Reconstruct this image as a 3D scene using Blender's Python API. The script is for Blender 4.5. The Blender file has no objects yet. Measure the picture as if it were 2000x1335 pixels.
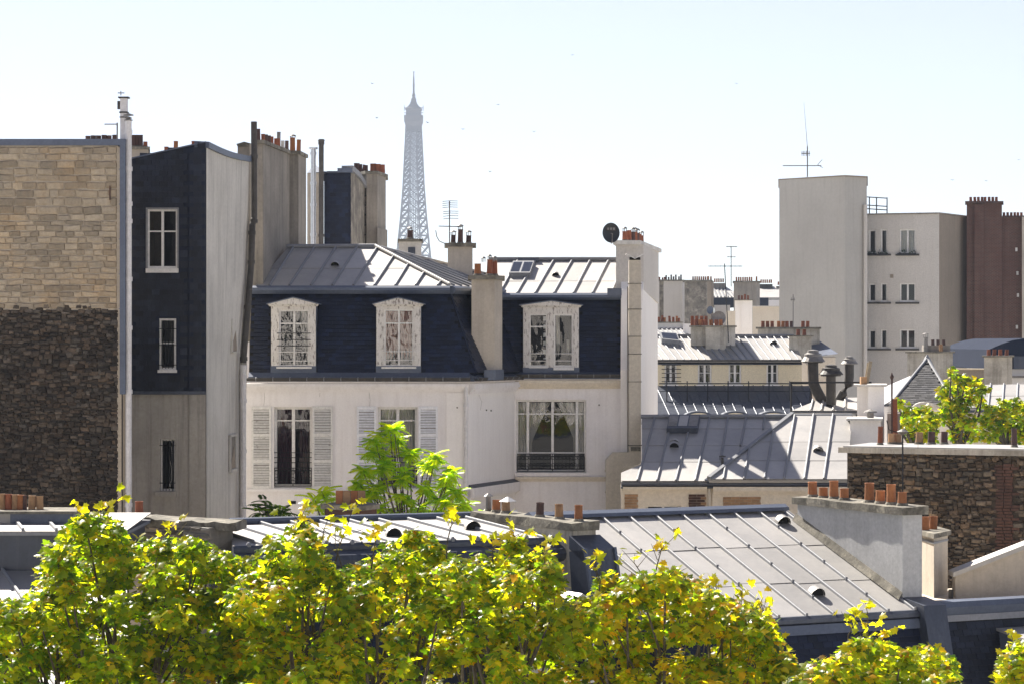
import bpy, math, random
import numpy as np
from mathutils import Vector, Matrix

# ------------------------------------------------------------------ camera, sky, sun, exposure
F, CX, HZ, EYE = 5000.0, 1000.0, 667.5, 18.0      # focal length in photo pixels, principal point, eye height (m)
SUN_AZ, SUN_EL = math.radians(-33), math.radians(42)   # azimuth from the view axis (+Y), negative = left
scene = bpy.context.scene
COL = scene.collection
cam_d = bpy.data.cameras.new('camera'); cam = bpy.data.objects.new('camera', cam_d); COL.objects.link(cam)
cam_d.sensor_width = 36.0; cam_d.lens = 36.0 * F / 2000.0
cam_d.clip_start = 0.5; cam_d.clip_end = 20000
cam.location = (0, 0, EYE); cam.rotation_euler = (math.radians(90), 0, 0)
scene.camera = cam
world = bpy.data.worlds.new('World'); scene.world = world; world.use_nodes = True
wn = world.node_tree; wn.nodes.clear()
sky = wn.nodes.new('ShaderNodeTexSky'); sky.sky_type = 'NISHITA'; sky.sun_disc = False
sky.sun_elevation = SUN_EL; sky.sun_rotation = SUN_AZ
sky.altitude = 50; sky.air_density = 0.72; sky.dust_density = 0.05; sky.ozone_density = 1.0
bg = wn.nodes.new('ShaderNodeBackground'); bg.inputs[1].default_value = 0.05
wo = wn.nodes.new('ShaderNodeOutputWorld')
hs = wn.nodes.new('ShaderNodeHueSaturation'); hs.inputs['Saturation'].default_value = 0.58; hs.inputs['Hue'].default_value = 0.528
wn.links.new(sky.outputs[0], hs.inputs['Color']); wn.links.new(hs.outputs[0], bg.inputs[0]); wn.links.new(bg.outputs[0], wo.inputs[0])
sun_d = bpy.data.lights.new('sun', 'SUN'); sun_d.energy = 5.0; sun_d.angle = math.radians(0.53); sun_d.color = (1.0, 0.935, 0.84)
sun = bpy.data.objects.new('sun', sun_d); COL.objects.link(sun)
sdir = Vector((math.sin(SUN_AZ) * math.cos(SUN_EL), math.cos(SUN_AZ) * math.cos(SUN_EL), math.sin(SUN_EL)))
sun.rotation_euler = sdir.to_track_quat('Z', 'Y').to_euler()
vs = scene.view_settings
vs.view_transform = 'Standard'; vs.look = 'None'; vs.gamma = 1.0; vs.use_curve_mapping = False
vs.exposure = 1.53
scene.render.engine = 'CYCLES'
scene.render.resolution_x = 1024; scene.render.resolution_y = 683

# ------------------------------------------------------------------ helpers
RND = random.Random(11)
def P(x, y, D): return Vector(((x - CX) * D / F, D, EYE + (HZ - y) * D / F))
def XW(x, D): return (x - CX) * D / F
def ZW(y, D): return EYE + (HZ - y) * D / F
def PROJ(v): return (CX + v[0] * F / v[1], HZ - (v[2] - EYE) * F / v[1])
WM = {}
def attach(o, parent):
    o.parent = parent
    o.matrix_parent_inverse = WM[parent.name].inverted()
def tagp(o, label=None, cat=None, group=None, kind=None):
    if label: o['label'] = label
    if cat: o['category'] = cat
    if group: o['group'] = group
    if kind: o['kind'] = kind
    return o
def thing(name, label, cat, loc, group=None):
    o = bpy.data.objects.new(name, None); COL.objects.link(o); o.location = loc
    o.empty_display_size = 0.3
    WM[o.name] = Matrix.Translation(Vector(loc))
    return tagp(o, label, cat, group)
def link_mesh(name, me, parent=None, M=None, kind=None):
    o = bpy.data.objects.new(name, me); COL.objects.link(o)
    if M is None: M = Matrix.Identity(4)
    o.matrix_basis = M
    WM[o.name] = M.copy()
    if parent is not None: attach(o, parent)
    if kind: o['kind'] = kind
    return o

class MB:
    def __init__(s): s.v = []; s.f = []
    def add(s, vs, fs):
        b = len(s.v); s.v += [tuple(p) for p in vs]; s.f += [tuple(i + b for i in f) for f in fs]; return s
    def quad(s, a, b, c, d): return s.add([a, b, c, d], [(0, 1, 2, 3)])
    def hexa(s, p):      # 8 points: 0-3 bottom ring, 4-7 top ring
        return s.add(p, [(3, 2, 1, 0), (4, 5, 6, 7), (0, 1, 5, 4), (1, 2, 6, 5), (2, 3, 7, 6), (3, 0, 4, 7)])
    def box(s, x0, x1, y0, y1, z0, z1):
        return s.hexa([(x0, y0, z0), (x1, y0, z0), (x1, y1, z0), (x0, y1, z0), (x0, y0, z1), (x1, y0, z1), (x1, y1, z1), (x0, y1, z1)])
    def prism(s, poly, vec):
        n = len(poly); vec = Vector(vec); a = [Vector(p) for p in poly]; b = [p + vec for p in a]
        return s.add(a + b, [tuple(range(n - 1, -1, -1)), tuple(range(n, 2 * n))] + [(i, (i + 1) % n, n + (i + 1) % n, n + i) for i in range(n)])
    def loft(s, rings, cap=True):
        n = len(rings[0]); vs = [p for r in rings for p in r]; fs = []
        for k in range(len(rings) - 1):
            for i in range(n):
                j = (i + 1) % n
                fs.append((k * n + i, k * n + j, (k + 1) * n + j, (k + 1) * n + i))
        if cap: fs += [tuple(range(n - 1, -1, -1)), tuple(range((len(rings) - 1) * n, len(rings) * n))]
        return s.add(vs, fs)
    def tube(s, pts, r, n=8, cap=True):
        pts = [Vector(p) for p in pts]; rings = []
        rs = r if isinstance(r, (list, tuple)) else [r] * len(pts)
        for i, p in enumerate(pts):
            d = (pts[min(i + 1, len(pts) - 1)] - pts[max(i - 1, 0)]).normalized()
            a = d.cross(Vector((0, 0, 1)) if abs(d.z) < .9 else Vector((1, 0, 0))).normalized(); b = d.cross(a)
            rings.append([p + (a * math.cos(t) + b * math.sin(t)) * rs[i] for t in [2 * math.pi * k / n for k in range(n)]])
        return s.loft(rings, cap)
    def lathe(s, c, prof, n=12, cap=False):
        c = Vector(c)
        rings = [[c + Vector((r * math.cos(t), r * math.sin(t), z)) for t in [2 * math.pi * k / n for k in range(n)]] for r, z in prof]
        return s.loft(rings, cap)
    def bar(s, a, b, w, h, up=(0, 0, 1)):    # rectangular bar from a to b
        a = Vector(a); b = Vector(b); d = (b - a).normalized(); up = Vector(up)
        if abs(d.dot(up)) > .95: up = Vector((0, 1, 0))
        r = d.cross(up).normalized(); u = r.cross(d)
        q = [r * (-w / 2) + u * (-h / 2), r * (w / 2) + u * (-h / 2), r * (w / 2) + u * (h / 2), r * (-w / 2) + u * (h / 2)]
        return s.hexa([a + k for k in q] + [b + k for k in q])
    def mesh(s, name, mat, smooth=False):
        me = bpy.data.meshes.new(name); me.from_pydata(s.v, [], s.f)
        if mat: me.materials.append(mat)
        if smooth: me.shade_smooth()
        me.validate(); me.update()
        return me
    def build(s, name, mat, parent=None, smooth=False, kind=None, M=None):
        return link_mesh(name, s.mesh(name, mat, smooth), parent, M, kind)

class Fr:
    """vertical facade frame: u along, v = world z, w = outwards (towards the viewer)"""
    def __init__(s, O, ang):
        s.O = Vector((O[0], O[1], 0)); s.U = Vector((math.cos(ang), math.sin(ang), 0)); s.N = Vector((math.sin(ang), -math.cos(ang), 0))
    @staticmethod
    def px(xa, Da, xb, Db):
        a = Vector((XW(xa, Da), Da, 0)); b = Vector((XW(xb, Db), Db, 0)); d = b - a
        return Fr(a, math.atan2(d.y, d.x))
    @staticmethod
    def flat(D): return Fr((0, D, 0), 0)
    def uv(s, x, y, w=0):
        d = Vector(((x - CX) / F, 1, (HZ - y) / F)); o = s.O + s.N * w
        t = o.dot(s.N) / Vector((d.x, d.y, 0)).dot(s.N)
        p = d * t; return ((Vector((p.x, p.y, 0)) - o).dot(s.U), p.z + EYE)
    def pt(s, u, v, w=0): return s.O + s.U * u + s.N * w + Vector((0, 0, v))
    def at(s, x, y, w=0):
        u, v = s.uv(x, y); return s.pt(u, v, w)
    def bx(s, mb, u0, u1, v0, v1, w0, w1):
        return mb.hexa([s.pt(u0, v0, w1), s.pt(u1, v0, w1), s.pt(u1, v0, w0), s.pt(u0, v0, w0), s.pt(u0, v1, w1), s.pt(u1, v1, w1), s.pt(u1, v1, w0), s.pt(u0, v1, w0)])
    def pbx(s, mb, x0, x1, y0, y1, w0, w1):       # pixel rectangle on the facade plane
        u0, v1 = s.uv(x0, y0); u1, v0 = s.uv(x1, y1)
        return s.bx(mb, u0, u1, v0, v1, w0, w1)

def fbox(name, fr, x0, x1, y0, y1, w0, w1, mat, parent, kind=None):
    mb = MB(); fr.pbx(mb, x0, x1, y0, y1, w0, w1); return mb.build(name, mat, parent, kind=kind)

def wall(name, fr, x0, x1, y0, z0, holes, th, mat, parent):
    """wall with real openings; holes are pixel rectangles (x0,x1,y0,y1); goes down to world z0"""
    u0, v1 = fr.uv(x0, y0); u1, _ = fr.uv(x1, y0); hs = []
    for a, b, c, d in holes:
        p, q = fr.uv(a, c); r, t = fr.uv(b, d); hs.append((p, r, t, q))
    us = sorted({u0, u1} | {h[0] for h in hs} | {h[1] for h in hs}); vv = sorted({z0, v1} | {h[2] for h in hs} | {h[3] for h in hs})
    solid = {}
    for i in range(len(us) - 1):
        for j in range(len(vv) - 1):
            cu = (us[i] + us[i + 1]) / 2; cv = (vv[j] + vv[j + 1]) / 2
            solid[i, j] = not any(h[0] < cu < h[1] and h[2] < cv < h[3] for h in hs)
    mb = MB()
    for (i, j), s in solid.items():
        if not s: continue
        a, b, c, d = us[i], us[i + 1], vv[j], vv[j + 1]
        mb.quad(fr.pt(a, c), fr.pt(b, c), fr.pt(b, d), fr.pt(a, d))
        mb.quad(fr.pt(b, c, -th), fr.pt(a, c, -th), fr.pt(a, d, -th), fr.pt(b, d, -th))
        if not solid.get((i - 1, j), False): mb.quad(fr.pt(a, c, -th), fr.pt(a, c), fr.pt(a, d), fr.pt(a, d, -th))
        if not solid.get((i + 1, j), False): mb.quad(fr.pt(b, c), fr.pt(b, c, -th), fr.pt(b, d, -th), fr.pt(b, d))
        if not solid.get((i, j - 1), False): mb.quad(fr.pt(a, c, -th), fr.pt(b, c, -th), fr.pt(b, c), fr.pt(a, c))
        if not solid.get((i, j + 1), False): mb.quad(fr.pt(a, d), fr.pt(b, d), fr.pt(b, d, -th), fr.pt(a, d, -th))
    return mb.build(name, mat, parent)

def plan(name, pts, z0, z1, mat, parent, kind=None):
    """vertical prism over a plan polygon of (pixel x, distance) corners; z1 may be a list, one per corner"""
    n = len(pts); zs = z1 if isinstance(z1, (list, tuple)) else [z1] * n
    a = [Vector((XW(x, D), D, z0)) for x, D in pts]; b = [Vector((XW(x, D), D, z)) for (x, D), z in zip(pts, zs)]
    mb = MB(); mb.add(a + b, [tuple(range(n - 1, -1, -1)), tuple(range(n, 2 * n))] + [(i, (i + 1) % n, n + (i + 1) % n, n + i) for i in range(n)])
    return mb.build(name, mat, parent, kind=kind)

class Pl:
    """sloping plane through three (px,py,D) points; pixel points are cast onto it"""
    def __init__(s, a, b, c, world=False):
        s.a, b, c = [Vector(p) if world else P(*p) for p in (a, b, c)]
        s.N = (b - s.a).cross(c - s.a).normalized()
        if s.N.dot(s.a - Vector((0, 0, EYE))) > 0: s.N = -s.N
        s.U = Vector((0, 0, 1)).cross(s.N).normalized()
        if s.U.x < 0: s.U = -s.U
        s.V = s.N.cross(s.U)
        if s.V.z < 0: s.V = -s.V
    def at(s, x, y, w=0):
        d = Vector(((x - CX) / F, 1, (HZ - y) / F)); o = Vector((0, 0, EYE))
        return o + d * ((s.a - o).dot(s.N) / d.dot(s.N)) + s.N * w
    def uv(s, p): return ((p - s.a).dot(s.U), (p - s.a).dot(s.V))
    def pt(s, u, v, w=0): return s.a + s.U * u + s.V * v + s.N * w

def clip(poly, a, b, c):     # keep a*x+b*y+c >= 0
    out = []; n = len(poly)
    for i in range(n):
        p, q = poly[i], poly[(i + 1) % n]; dp = a * p[0] + b * p[1] + c; dq = a * q[0] + b * q[1] + c
        if dp >= 0: out.append(p)
        if (dp >= 0) != (dq >= 0):
            t = dp / (dp - dq); out.append((p[0] + (q[0] - p[0]) * t, p[1] + (q[1] - p[1]) * t))
    return out
def halfplane(l):            # positive to the right of / above? -> sign decided by caller
    (x0, y0), (x1, y1) = l; return (y1 - y0, -(x1 - x0), -(x0 * (y1 - y0) - y0 * (x1 - x0)))
def area(p): return abs(sum(p[i][0] * p[(i + 1) % len(p)][1] - p[(i + 1) % len(p)][0] * p[i][1] for i in range(len(p)))) / 2
def inside(x, y, poly):
    c = False; n = len(poly)
    for i in range(n):
        (x0, y0), (x1, y1) = poly[i], poly[(i + 1) % n]
        if (y0 > y) != (y1 > y) and x < (x1 - x0) * (y - y0) / (y1 - y0) + x0: c = not c
    return c

def zinc_roof(roof, pl, poly, seams, joints, mat, seam_mat, sw=.035, sh=.05, deck=None, w0=0.0):
    """poly, seams (left to right), joints (top to bottom) in pixels; each sheet and each roll is an object of its own"""
    mb = MB(); mb.prism([pl.at(x, y, w0 - .03) for x, y in poly], pl.N * -.08); mb.build('deck', deck or mat, roof)
    cols = [poly]
    bands = []
    rest = poly
    for s in seams:
        a, b, c = halfplane(s)          # line given top -> bottom: positive side lies to the right in image coordinates
        l = clip(rest, -a, -b, -c); rest = clip(rest, a, b, c)
        bands.append(l)
    bands.append(rest)
    for i, bnd in enumerate(bands):
        if len(bnd) < 3 or area(bnd) < 6: continue
        pieces = []; cur = bnd
        for j in joints:
            if callable(j): l = j(i)
            else: l = j
            a, b, c = halfplane(l)      # given left -> right
            up = clip(cur, a, b, c); dn = clip(cur, -a, -b, -c)
            if len(up) > 2 and area(up) > 6: pieces.append(up)
            cur = dn
            if len(cur) < 3: break
        if len(cur) > 2 and area(cur) > 6: pieces.append(cur)
        for k, pc in enumerate(pieces):
            pts = [pl.at(x, y) for x, y in pc]; cen = sum(pts, Vector()) / len(pts)
            lift = w0 + RND.uniform(-.003, .003)
            loc = []
            for p in pts:
                q = p - cen; v = q.dot(pl.V)
                t = max(0, 1 - .006 / max(q.length, .05))
                loc.append(q * t + pl.N * (lift - .012 * (v > 0) * min(1, v)))
            m = MB(); m.prism([l_ - pl.N * .012 for l_ in loc], pl.N * .012)
            m.build('panel', mat, roof, M=Matrix.Translation(cen))
    for s in seams:
        a = pl.at(*s[0]); b = pl.at(*s[1]); d = (b - a).normalized(); r = d.cross(pl.N).normalized()
        prof = [(-sw, -.01), (-sw * .75, sh * .75), (-sw * .3, sh), (sw * .3, sh), (sw * .75, sh * .75), (sw, -.01)]
        m = MB(); m.loft([[r * x + pl.N * (z + w0) for x, z in prof], [(b - a) + r * x + pl.N * (z + w0) for x, z in prof]])
        m.build('seam', seam_mat, roof, M=Matrix.Translation(a))

def slates(parent, pl, poly, mat, holes=(), rw=.20, rh=.115, single=0, pick=None, stuffname='slates', underlay=True):
    """poly/holes in pixels; overlapping slates; `single` of them become objects of their own"""
    uv = [pl.uv(pl.at(x, y)) for x, y in poly]; hv = [[pl.uv(pl.at(x, y)) for x, y in h] for h in holes]
    u0 = min(p[0] for p in uv); u1 = max(p[0] for p in uv); v0 = min(p[1] for p in uv); v1 = max(p[1] for p in uv)
    if underlay: base = MB(); base.prism([pl.at(x, y, -.012) for x, y in poly], pl.N * -.05); base.build('underlay', mat, parent)
    # one shared slate mesh; local x along U, y up the slope, z out of the plane
    sl = MB(); g = rw / 2 - .003
    sl.hexa([(-g, -rh * .5, .002), (g, -rh * .5, .002), (g, rh * .75, -.012), (-g, rh * .75, -.012), (-g, -rh * .5, .014), (g, -rh * .5, .014), (g, rh * .75, -.006), (-g, rh * .75, -.006)])
    mes = []
    for tn in (.55, .75, .95, 1.15, 1.5):
        q_ = sl.mesh('slate', mat); at = q_.color_attributes.new('stone_tone', 'FLOAT_COLOR', 'POINT'); at.data.foreach_set('color', [tn, tn, tn, 1] * len(sl.v)); mes.append(q_)
    tones = []
    spots = []; v = v0 + rh * .5; r = 0
    while v < v1 - rh * .3:
        u = u0 + (rw / 2 if r % 2 else 0)
        while u < u1 + rw:
            ok = all(inside(u + k, v, uv) for k in (-g * .6, g * .6)) and not any(inside(u, v, h) for h in hv)
            if ok: spots.append((u, v))
            u += rw
        v += rh; r += 1
    rm = Matrix((pl.U, pl.V, pl.N)).transposed().to_4x4()
    if pick: spots.sort(key=lambda s: pick(*PROJ(pl.pt(*s))))
    big = MB()
    for i, (u, v) in enumerate(spots):
        tw = Matrix.Rotation(RND.gauss(0, .012), 4, 'Z'); M = Matrix.Translation(pl.pt(u, v, RND.uniform(0, .004))) @ rm @ tw
        k_ = RND.choice((0, 1, 1, 2, 2, 2, 3, 3, 4))
        if i < single: link_mesh('slate', mes[k_], parent, M)
        else: big.add([M @ Vector(p) for p in sl.v], sl.f); tn = (.55, .75, .95, 1.15, 1.5)[k_] * RND.uniform(.92, 1.08); tones += [tn, tn, tn, 1] * len(sl.v)
    if big.v:
        o = big.build(stuffname, mat, parent, kind='stuff'); at = o.data.color_attributes.new('stone_tone', 'FLOAT_COLOR', 'POINT'); at.data.foreach_set('color', tones)
# ------------------------------------------------------------------ materials (all procedural)
def nodes(name):
    m = bpy.data.materials.new(name); m.use_nodes = True; nt = m.node_tree; nt.nodes.clear()
    out = nt.nodes.new('ShaderNodeOutputMaterial'); return m, nt, out
def N(nt, typ, **kw):
    n = nt.nodes.new('ShaderNode' + typ)
    for k, v in kw.items():
        if k.startswith('_'): setattr(n, k[1:], v)
        else: n.inputs[k.replace('__', ' ')].default_value = v
    return n
def coords(nt, scale):
    g = nt.nodes.new('ShaderNodeNewGeometry'); mp = N(nt, 'Mapping'); mp.inputs['Scale'].default_value = scale if isinstance(scale, tuple) else (scale,) * 3
    nt.links.new(g.outputs['Position'], mp.inputs['Vector']); return mp.outputs[0]
def noise(nt, scale, detail=4, rough=.6):
    n = N(nt, 'TexNoise', Scale=1.0, Detail=detail, Roughness=rough); nt.links.new(coords(nt, scale), n.inputs['Vector']); return n.outputs['Fac']
def ramp(nt, fac, stops):
    r = nt.nodes.new('ShaderNodeValToRGB'); e = r.color_ramp.elements
    while len(e) < len(stops): e.new(.5)
    for i, (p, c) in enumerate(stops): e[i].position = p; e[i].color = (c if len(c) == 4 else (*c, 1)) if isinstance(c, tuple) else (c, c, c, 1)
    nt.links.new(fac, r.inputs[0]); return r.outputs[0]
def mix(nt, fac, a, b, mode='MIX'):
    m = nt.nodes.new('ShaderNodeMix'); m.data_type = 'RGBA'; m.blend_type = mode
    for sock, v in ((m.inputs[0], fac), (m.inputs[6], a), (m.inputs[7], b)):
        if isinstance(v, (int, float)): sock.default_value = v
        elif isinstance(v, tuple): sock.default_value = (*v, 1) if len(v) == 3 else v
        else: nt.links.new(v, sock)
    return m.outputs[2]
def math_(nt, op, a, b=0.0):
    m = nt.nodes.new('ShaderNodeMath'); m.operation = op
    for i, v in enumerate((a, b)):
        if isinstance(v, (int, float)): m.inputs[i].default_value = v
        else: nt.links.new(v, m.inputs[i])
    return m.outputs[0]

def surf(name, col, rough=.8, metal=0.0, dark=None, mottle=(.9, .5), fine=(14, .15), streak=0.0, streak_col=None, bump=.15, bscale=30,
         rand=0.0, rcol=None, spec=.4, patch=None, attr=False):
    """col with large mottling towards `dark`, fine grain, rain streaks, per-object tone and an optional patch colour (col, scale, low, high)"""
    m, nt, out = nodes(name)
    dark = dark or tuple(c * .6 for c in col)
    c = mix(nt, ramp(nt, noise(nt, mottle[0], 5, .65), [(.36, 0.0), (.68, mottle[1])]), col, dark)
    if patch:
        c = mix(nt, ramp(nt, noise(nt, patch[1], 6, .7), [(patch[2], 0.0), (patch[3], 1.0)]), c, patch[0])
    if streak:
        st = noise(nt, (5.0, 5.0, .28), 5, .7)
        c = mix(nt, ramp(nt, st, [(.48, 0.0), (.75, streak)]), c, streak_col or tuple(k * .35 for k in col))
    fn = noise(nt, fine[0], 3, .7)
    c = mix(nt, 1.0, c, ramp(nt, fn, [(.2, 1 - fine[1] * 2), (.8, 1.0)]), 'MULTIPLY')
    if rand:
        oi = nt.nodes.new('ShaderNodeObjectInfo')
        if rcol: c = mix(nt, ramp(nt, oi.outputs['Random'], [(i / (len(rcol) - 1), k) for i, k in enumerate(rcol)]) if False else math_(nt, 'MULTIPLY', oi.outputs['Random'], rand), c, rcol)
        else: c = mix(nt, 1.0, c, ramp(nt, oi.outputs['Random'], [(0, 1 - rand), (1, 1.0)]), 'MULTIPLY')
    if attr:
        an = nt.nodes.new('ShaderNodeAttribute'); an.attribute_name = 'stone_tone'; c = mix(nt, 1.0, c, an.outputs[0], 'MULTIPLY')
    b = N(nt, 'BsdfPrincipled', Roughness=rough, Metallic=metal); b.inputs['Specular IOR Level'].default_value = spec
    nt.links.new(c, b.inputs['Base Color'])
    if bump:
        bp = N(nt, 'Bump', Strength=bump, Distance=.03); nt.links.new(noise(nt, bscale, 4, .65), bp.inputs['Height']); nt.links.new(bp.outputs[0], b.inputs['Normal'])
    nt.links.new(b.outputs[0], out.inputs[0]); return m

MAT = {}
MAT['zinc'] = surf('zinc', (.495, .475, .45), .57, .54, dark=(.39, .38, .37), mottle=(.8, .9), fine=(9, .06), streak=.25, streak_col=(.58, .55, .51), bump=.14, bscale=2.2, rand=.2, spec=.5)
MAT['zinc_roll'] = surf('zinc_roll', (.27, .275, .29), .62, .2, dark=(.19, .195, .21), bump=.03, bscale=5, spec=.5)
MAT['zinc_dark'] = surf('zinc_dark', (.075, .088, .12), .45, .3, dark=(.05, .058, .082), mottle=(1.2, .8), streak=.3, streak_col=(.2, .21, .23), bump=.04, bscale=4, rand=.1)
MAT['zinc_blue'] = surf('zinc_blue', (.125, .15, .205), .5, .25, dark=(.085, .1, .145), mottle=(1.1, .7), bump=.03, bscale=4)
MAT['slate'] = surf('slate', (.0095, .016, .042), .5, 0, dark=(.006, .0105, .029), mottle=(1.5, .8), fine=(22, .2), bump=.12, bscale=26, spec=.35, attr=True)
MAT['slate_flat'] = surf('slate_flat', (.0095, .016, .04), .6, 0, dark=(.006, .0105, .028), mottle=(1.5, .8), bump=.12, bscale=26, spec=.3)
MAT['slate_old'] = surf('slate_old', (.016, .021, .038), .52, 0, dark=(.008, .011, .021), mottle=(1.0, .9), fine=(16, .25), streak=.35, streak_col=(.04, .046, .062), bump=.15, bscale=20, spec=.35, attr=True)
MAT['slate_grey'] = surf('slate_grey', (.105, .10, .098), .7, 0, dark=(.06, .06, .065), mottle=(1.2, .8), patch=((.2, .195, .18), 5, .6, .75), attr=True)
MAT['render_white'] = surf('render_white', (.87, .835, .815), .9, 0, dark=(.76, .72, .695), mottle=(.6, .8), fine=(18, .06), streak=.3, streak_col=(.5, .44, .40), bump=.06, bscale=22)
MAT['render_light'] = surf('render_light', (.90, .865, .825), .9, 0, dark=(.81, .77, .73), mottle=(.6, .6), fine=(18, .05), streak=.2, streak_col=(.58, .52, .47), bump=.06, bscale=22)
MAT['render_cream'] = surf('render_cream', (.80, .715, .58), .9, 0, dark=(.68, .59, .47), mottle=(.5, .6), streak=.2, streak_col=(.5, .42, .33), bump=.06)
MAT['render_cream2'] = surf('render_cream2', (.80, .70, .50), .9, 0, dark=(.68, .58, .40), mottle=(.3, .5), streak=.1, bump=.03)
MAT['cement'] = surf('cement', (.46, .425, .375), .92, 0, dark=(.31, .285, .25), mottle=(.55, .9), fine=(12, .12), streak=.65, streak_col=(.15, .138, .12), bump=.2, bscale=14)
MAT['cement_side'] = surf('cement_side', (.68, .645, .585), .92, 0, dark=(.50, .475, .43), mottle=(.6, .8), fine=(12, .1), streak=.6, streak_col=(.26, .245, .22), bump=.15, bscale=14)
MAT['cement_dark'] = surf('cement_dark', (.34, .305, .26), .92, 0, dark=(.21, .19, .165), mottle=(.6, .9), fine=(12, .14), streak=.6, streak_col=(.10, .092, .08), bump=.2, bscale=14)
MAT['stucco_beige'] = surf('stucco_beige', (.57, .505, .42), .92, 0, dark=(.38, .335, .28), mottle=(.6, .8), fine=(14, .1), streak=.3, streak_col=(.22, .2, .17), bump=.15, bscale=16)
MAT['stucco_tower'] = surf('stucco_tower', (.47, .45, .41), .9, 0, dark=(.385, .365, .335), mottle=(.16, .8), fine=(6, .06), streak=.4, streak_col=(.33, .305, .275), bump=.05)
MAT['stucco_far'] = surf('stucco_far', (.66, .62, .57), .9, 0, dark=(.56, .525, .48), mottle=(.2, .7), streak=.25, streak_col=(.45, .41, .36), bump=.03)
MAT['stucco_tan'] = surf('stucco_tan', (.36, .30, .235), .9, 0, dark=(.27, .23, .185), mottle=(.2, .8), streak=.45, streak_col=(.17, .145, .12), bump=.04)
MAT['duct'] = surf('duct', (.62, .555, .45), .6, 0, dark=(.52, .46, .37), mottle=(.6, .6), streak=.25, streak_col=(.35, .29, .22), bump=.03)
MAT['chimney_white'] = surf('chimney_white', (.78, .75, .70), .9, 0, dark=(.45, .42, .37), mottle=(.9, .55), streak=.45, streak_col=(.28, .25, .21), bump=.12)
MAT['chimney_dirty'] = surf('chimney_dirty', (.60, .56, .49), .92, 0, dark=(.26, .24, .2), mottle=(1.0, .9), streak=.7, streak_col=(.15, .135, .11), bump=.18, patch=((.7, .68, .62), 2, .6, .8))
MAT['chimney_grey'] = surf('chimney_grey', (.56, .56, .555), .92, 0, dark=(.42, .42, .42), mottle=(1.1, .8), streak=.25, streak_col=(.22, .21, .2), bump=.12)
MAT['cap_stone'] = surf('cap_stone', (.30, .275, .225), .95, 0, dark=(.10, .092, .072), mottle=(2.2, 1.0), fine=(20, .25), patch=((.46, .42, .33), 3, .55, .7), bump=.4, bscale=16)
MAT['mortar'] = surf('mortar', (.50, .425, .33), .95, 0, dark=(.38, .325, .26), mottle=(1.2, .8), bump=.25, bscale=20)
MAT['sandstone'] = surf('sandstone', (.56, .455, .32), .93, 0, dark=(.43, .375, .295), mottle=(1.0, .8), fine=(16, .2), patch=((.60, .43, .25), .7, .48, .72), streak=.25, streak_col=(.2, .18, .15), bump=.3, bscale=13, rand=.45)
MAT['soot'] = surf('soot', (.10, .084, .066), .97, 0, dark=(.038, .033, .032), mottle=(.7, 1.0), fine=(18, .3), patch=((.15, .12, .088), 2.6, .56, .78), bump=.6, bscale=12, rand=.3)
MAT['rubble'] = surf('rubble', (.125, .098, .072), .97, 0, dark=(.055, .047, .04), mottle=(2.0, 1.0), fine=(16, .3), patch=((.27, .2, .125), 3.2, .58, .76), bump=.6, bscale=12, rand=.45)
MAT['rubble_far'] = surf('rubble_far', (.27, .24, .195), .95, 0, dark=(.13, .115, .1), mottle=(1.6, 1.0), patch=((.42, .38, .31), 1.8, .5, .7), bump=.3, bscale=4)
MAT['brick_red'] = surf('brick_red', (.14, .072, .052), .92, 0, dark=(.075, .043, .036), mottle=(2.0, .9), bump=.2, rand=.4)
MAT['brick_orange'] = surf('brick_orange', (.52, .32, .17), .92, 0, dark=(.38, .22, .12), mottle=(4, .9), bump=.2, rand=.3)
MAT['terracotta'] = surf('terracotta', (.52, .215, .085), .85, 0, dark=(.33, .12, .05), mottle=(4, .8), fine=(25, .15), streak=.2, streak_col=(.12, .07, .05), bump=.12, rand=.35)
MAT['terracotta_pale'] = surf('terracotta_pale', (.56, .34, .18), .85, 0, dark=(.3, .17, .09), mottle=(4, .9), bump=.12, rand=.3)
MAT['terracotta_dark'] = surf('terracotta_dark', (.16, .085, .07), .85, 0, dark=(.07, .05, .048), mottle=(4, .9), bump=.12, rand=.4)
MAT['terracotta_red'] = surf('terracotta_red', (.38, .125, .06), .85, 0, dark=(.2, .07, .045), mottle=(4, .8), bump=.12, rand=.4)
MAT['rubble_stone'] = surf('rubble_stone', (.22, .165, .115), .97, 0, dark=(.09, .075, .06), mottle=(1.3, 1.0), fine=(16, .3), patch=((.36, .28, .19), 3.0, .55, .75), bump=.6, bscale=12, attr=True)
MAT['soot_stone'] = surf('soot_stone', (.165, .128, .095), .97, 0, dark=(.06, .048, .04), mottle=(.6, 1.0), fine=(18, .3), patch=((.24, .19, .14), 2.6, .56, .78), bump=.6, bscale=12, attr=True)
MAT['parapet_stone'] = surf('parapet_stone', (.36, .32, .27), .97, 0, dark=(.2, .18, .15), mottle=(1.3, 1.0), bump=.5, bscale=12, attr=True)
MAT['opening_shade'] = surf('opening_shade', (.012, .011, .01), .95, bump=0)  # near black sheets, painted shade for the unlit depth of openings
MAT['paint_white'] = surf('paint_white', (.82, .80, .77), .5, 0, dark=(.74, .71, .67), mottle=(3, .5), bump=.03)
MAT['paint_peel'] = surf('paint_peel', (.76, .73, .69), .75, 0, dark=(.66, .62, .57), mottle=(3, .6), fine=(30, .12), patch=((.27, .235, .21), (17, 17, 4.5), .535, .60), bump=.35, bscale=24)
MAT['shutter_worn'] = surf('shutter_worn', (.88, .86, .82), .75, 0, dark=(.78, .755, .71), mottle=(4, .7), patch=((.34, .31, .27), (10, 10, 22), .6, .68), bump=.2, rand=.12)
MAT['shutter_white'] = surf('shutter_white', (.90, .90, .92), .5, 0, dark=(.85, .85, .87), mottle=(3, .4), bump=.03, rand=.05)
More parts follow.
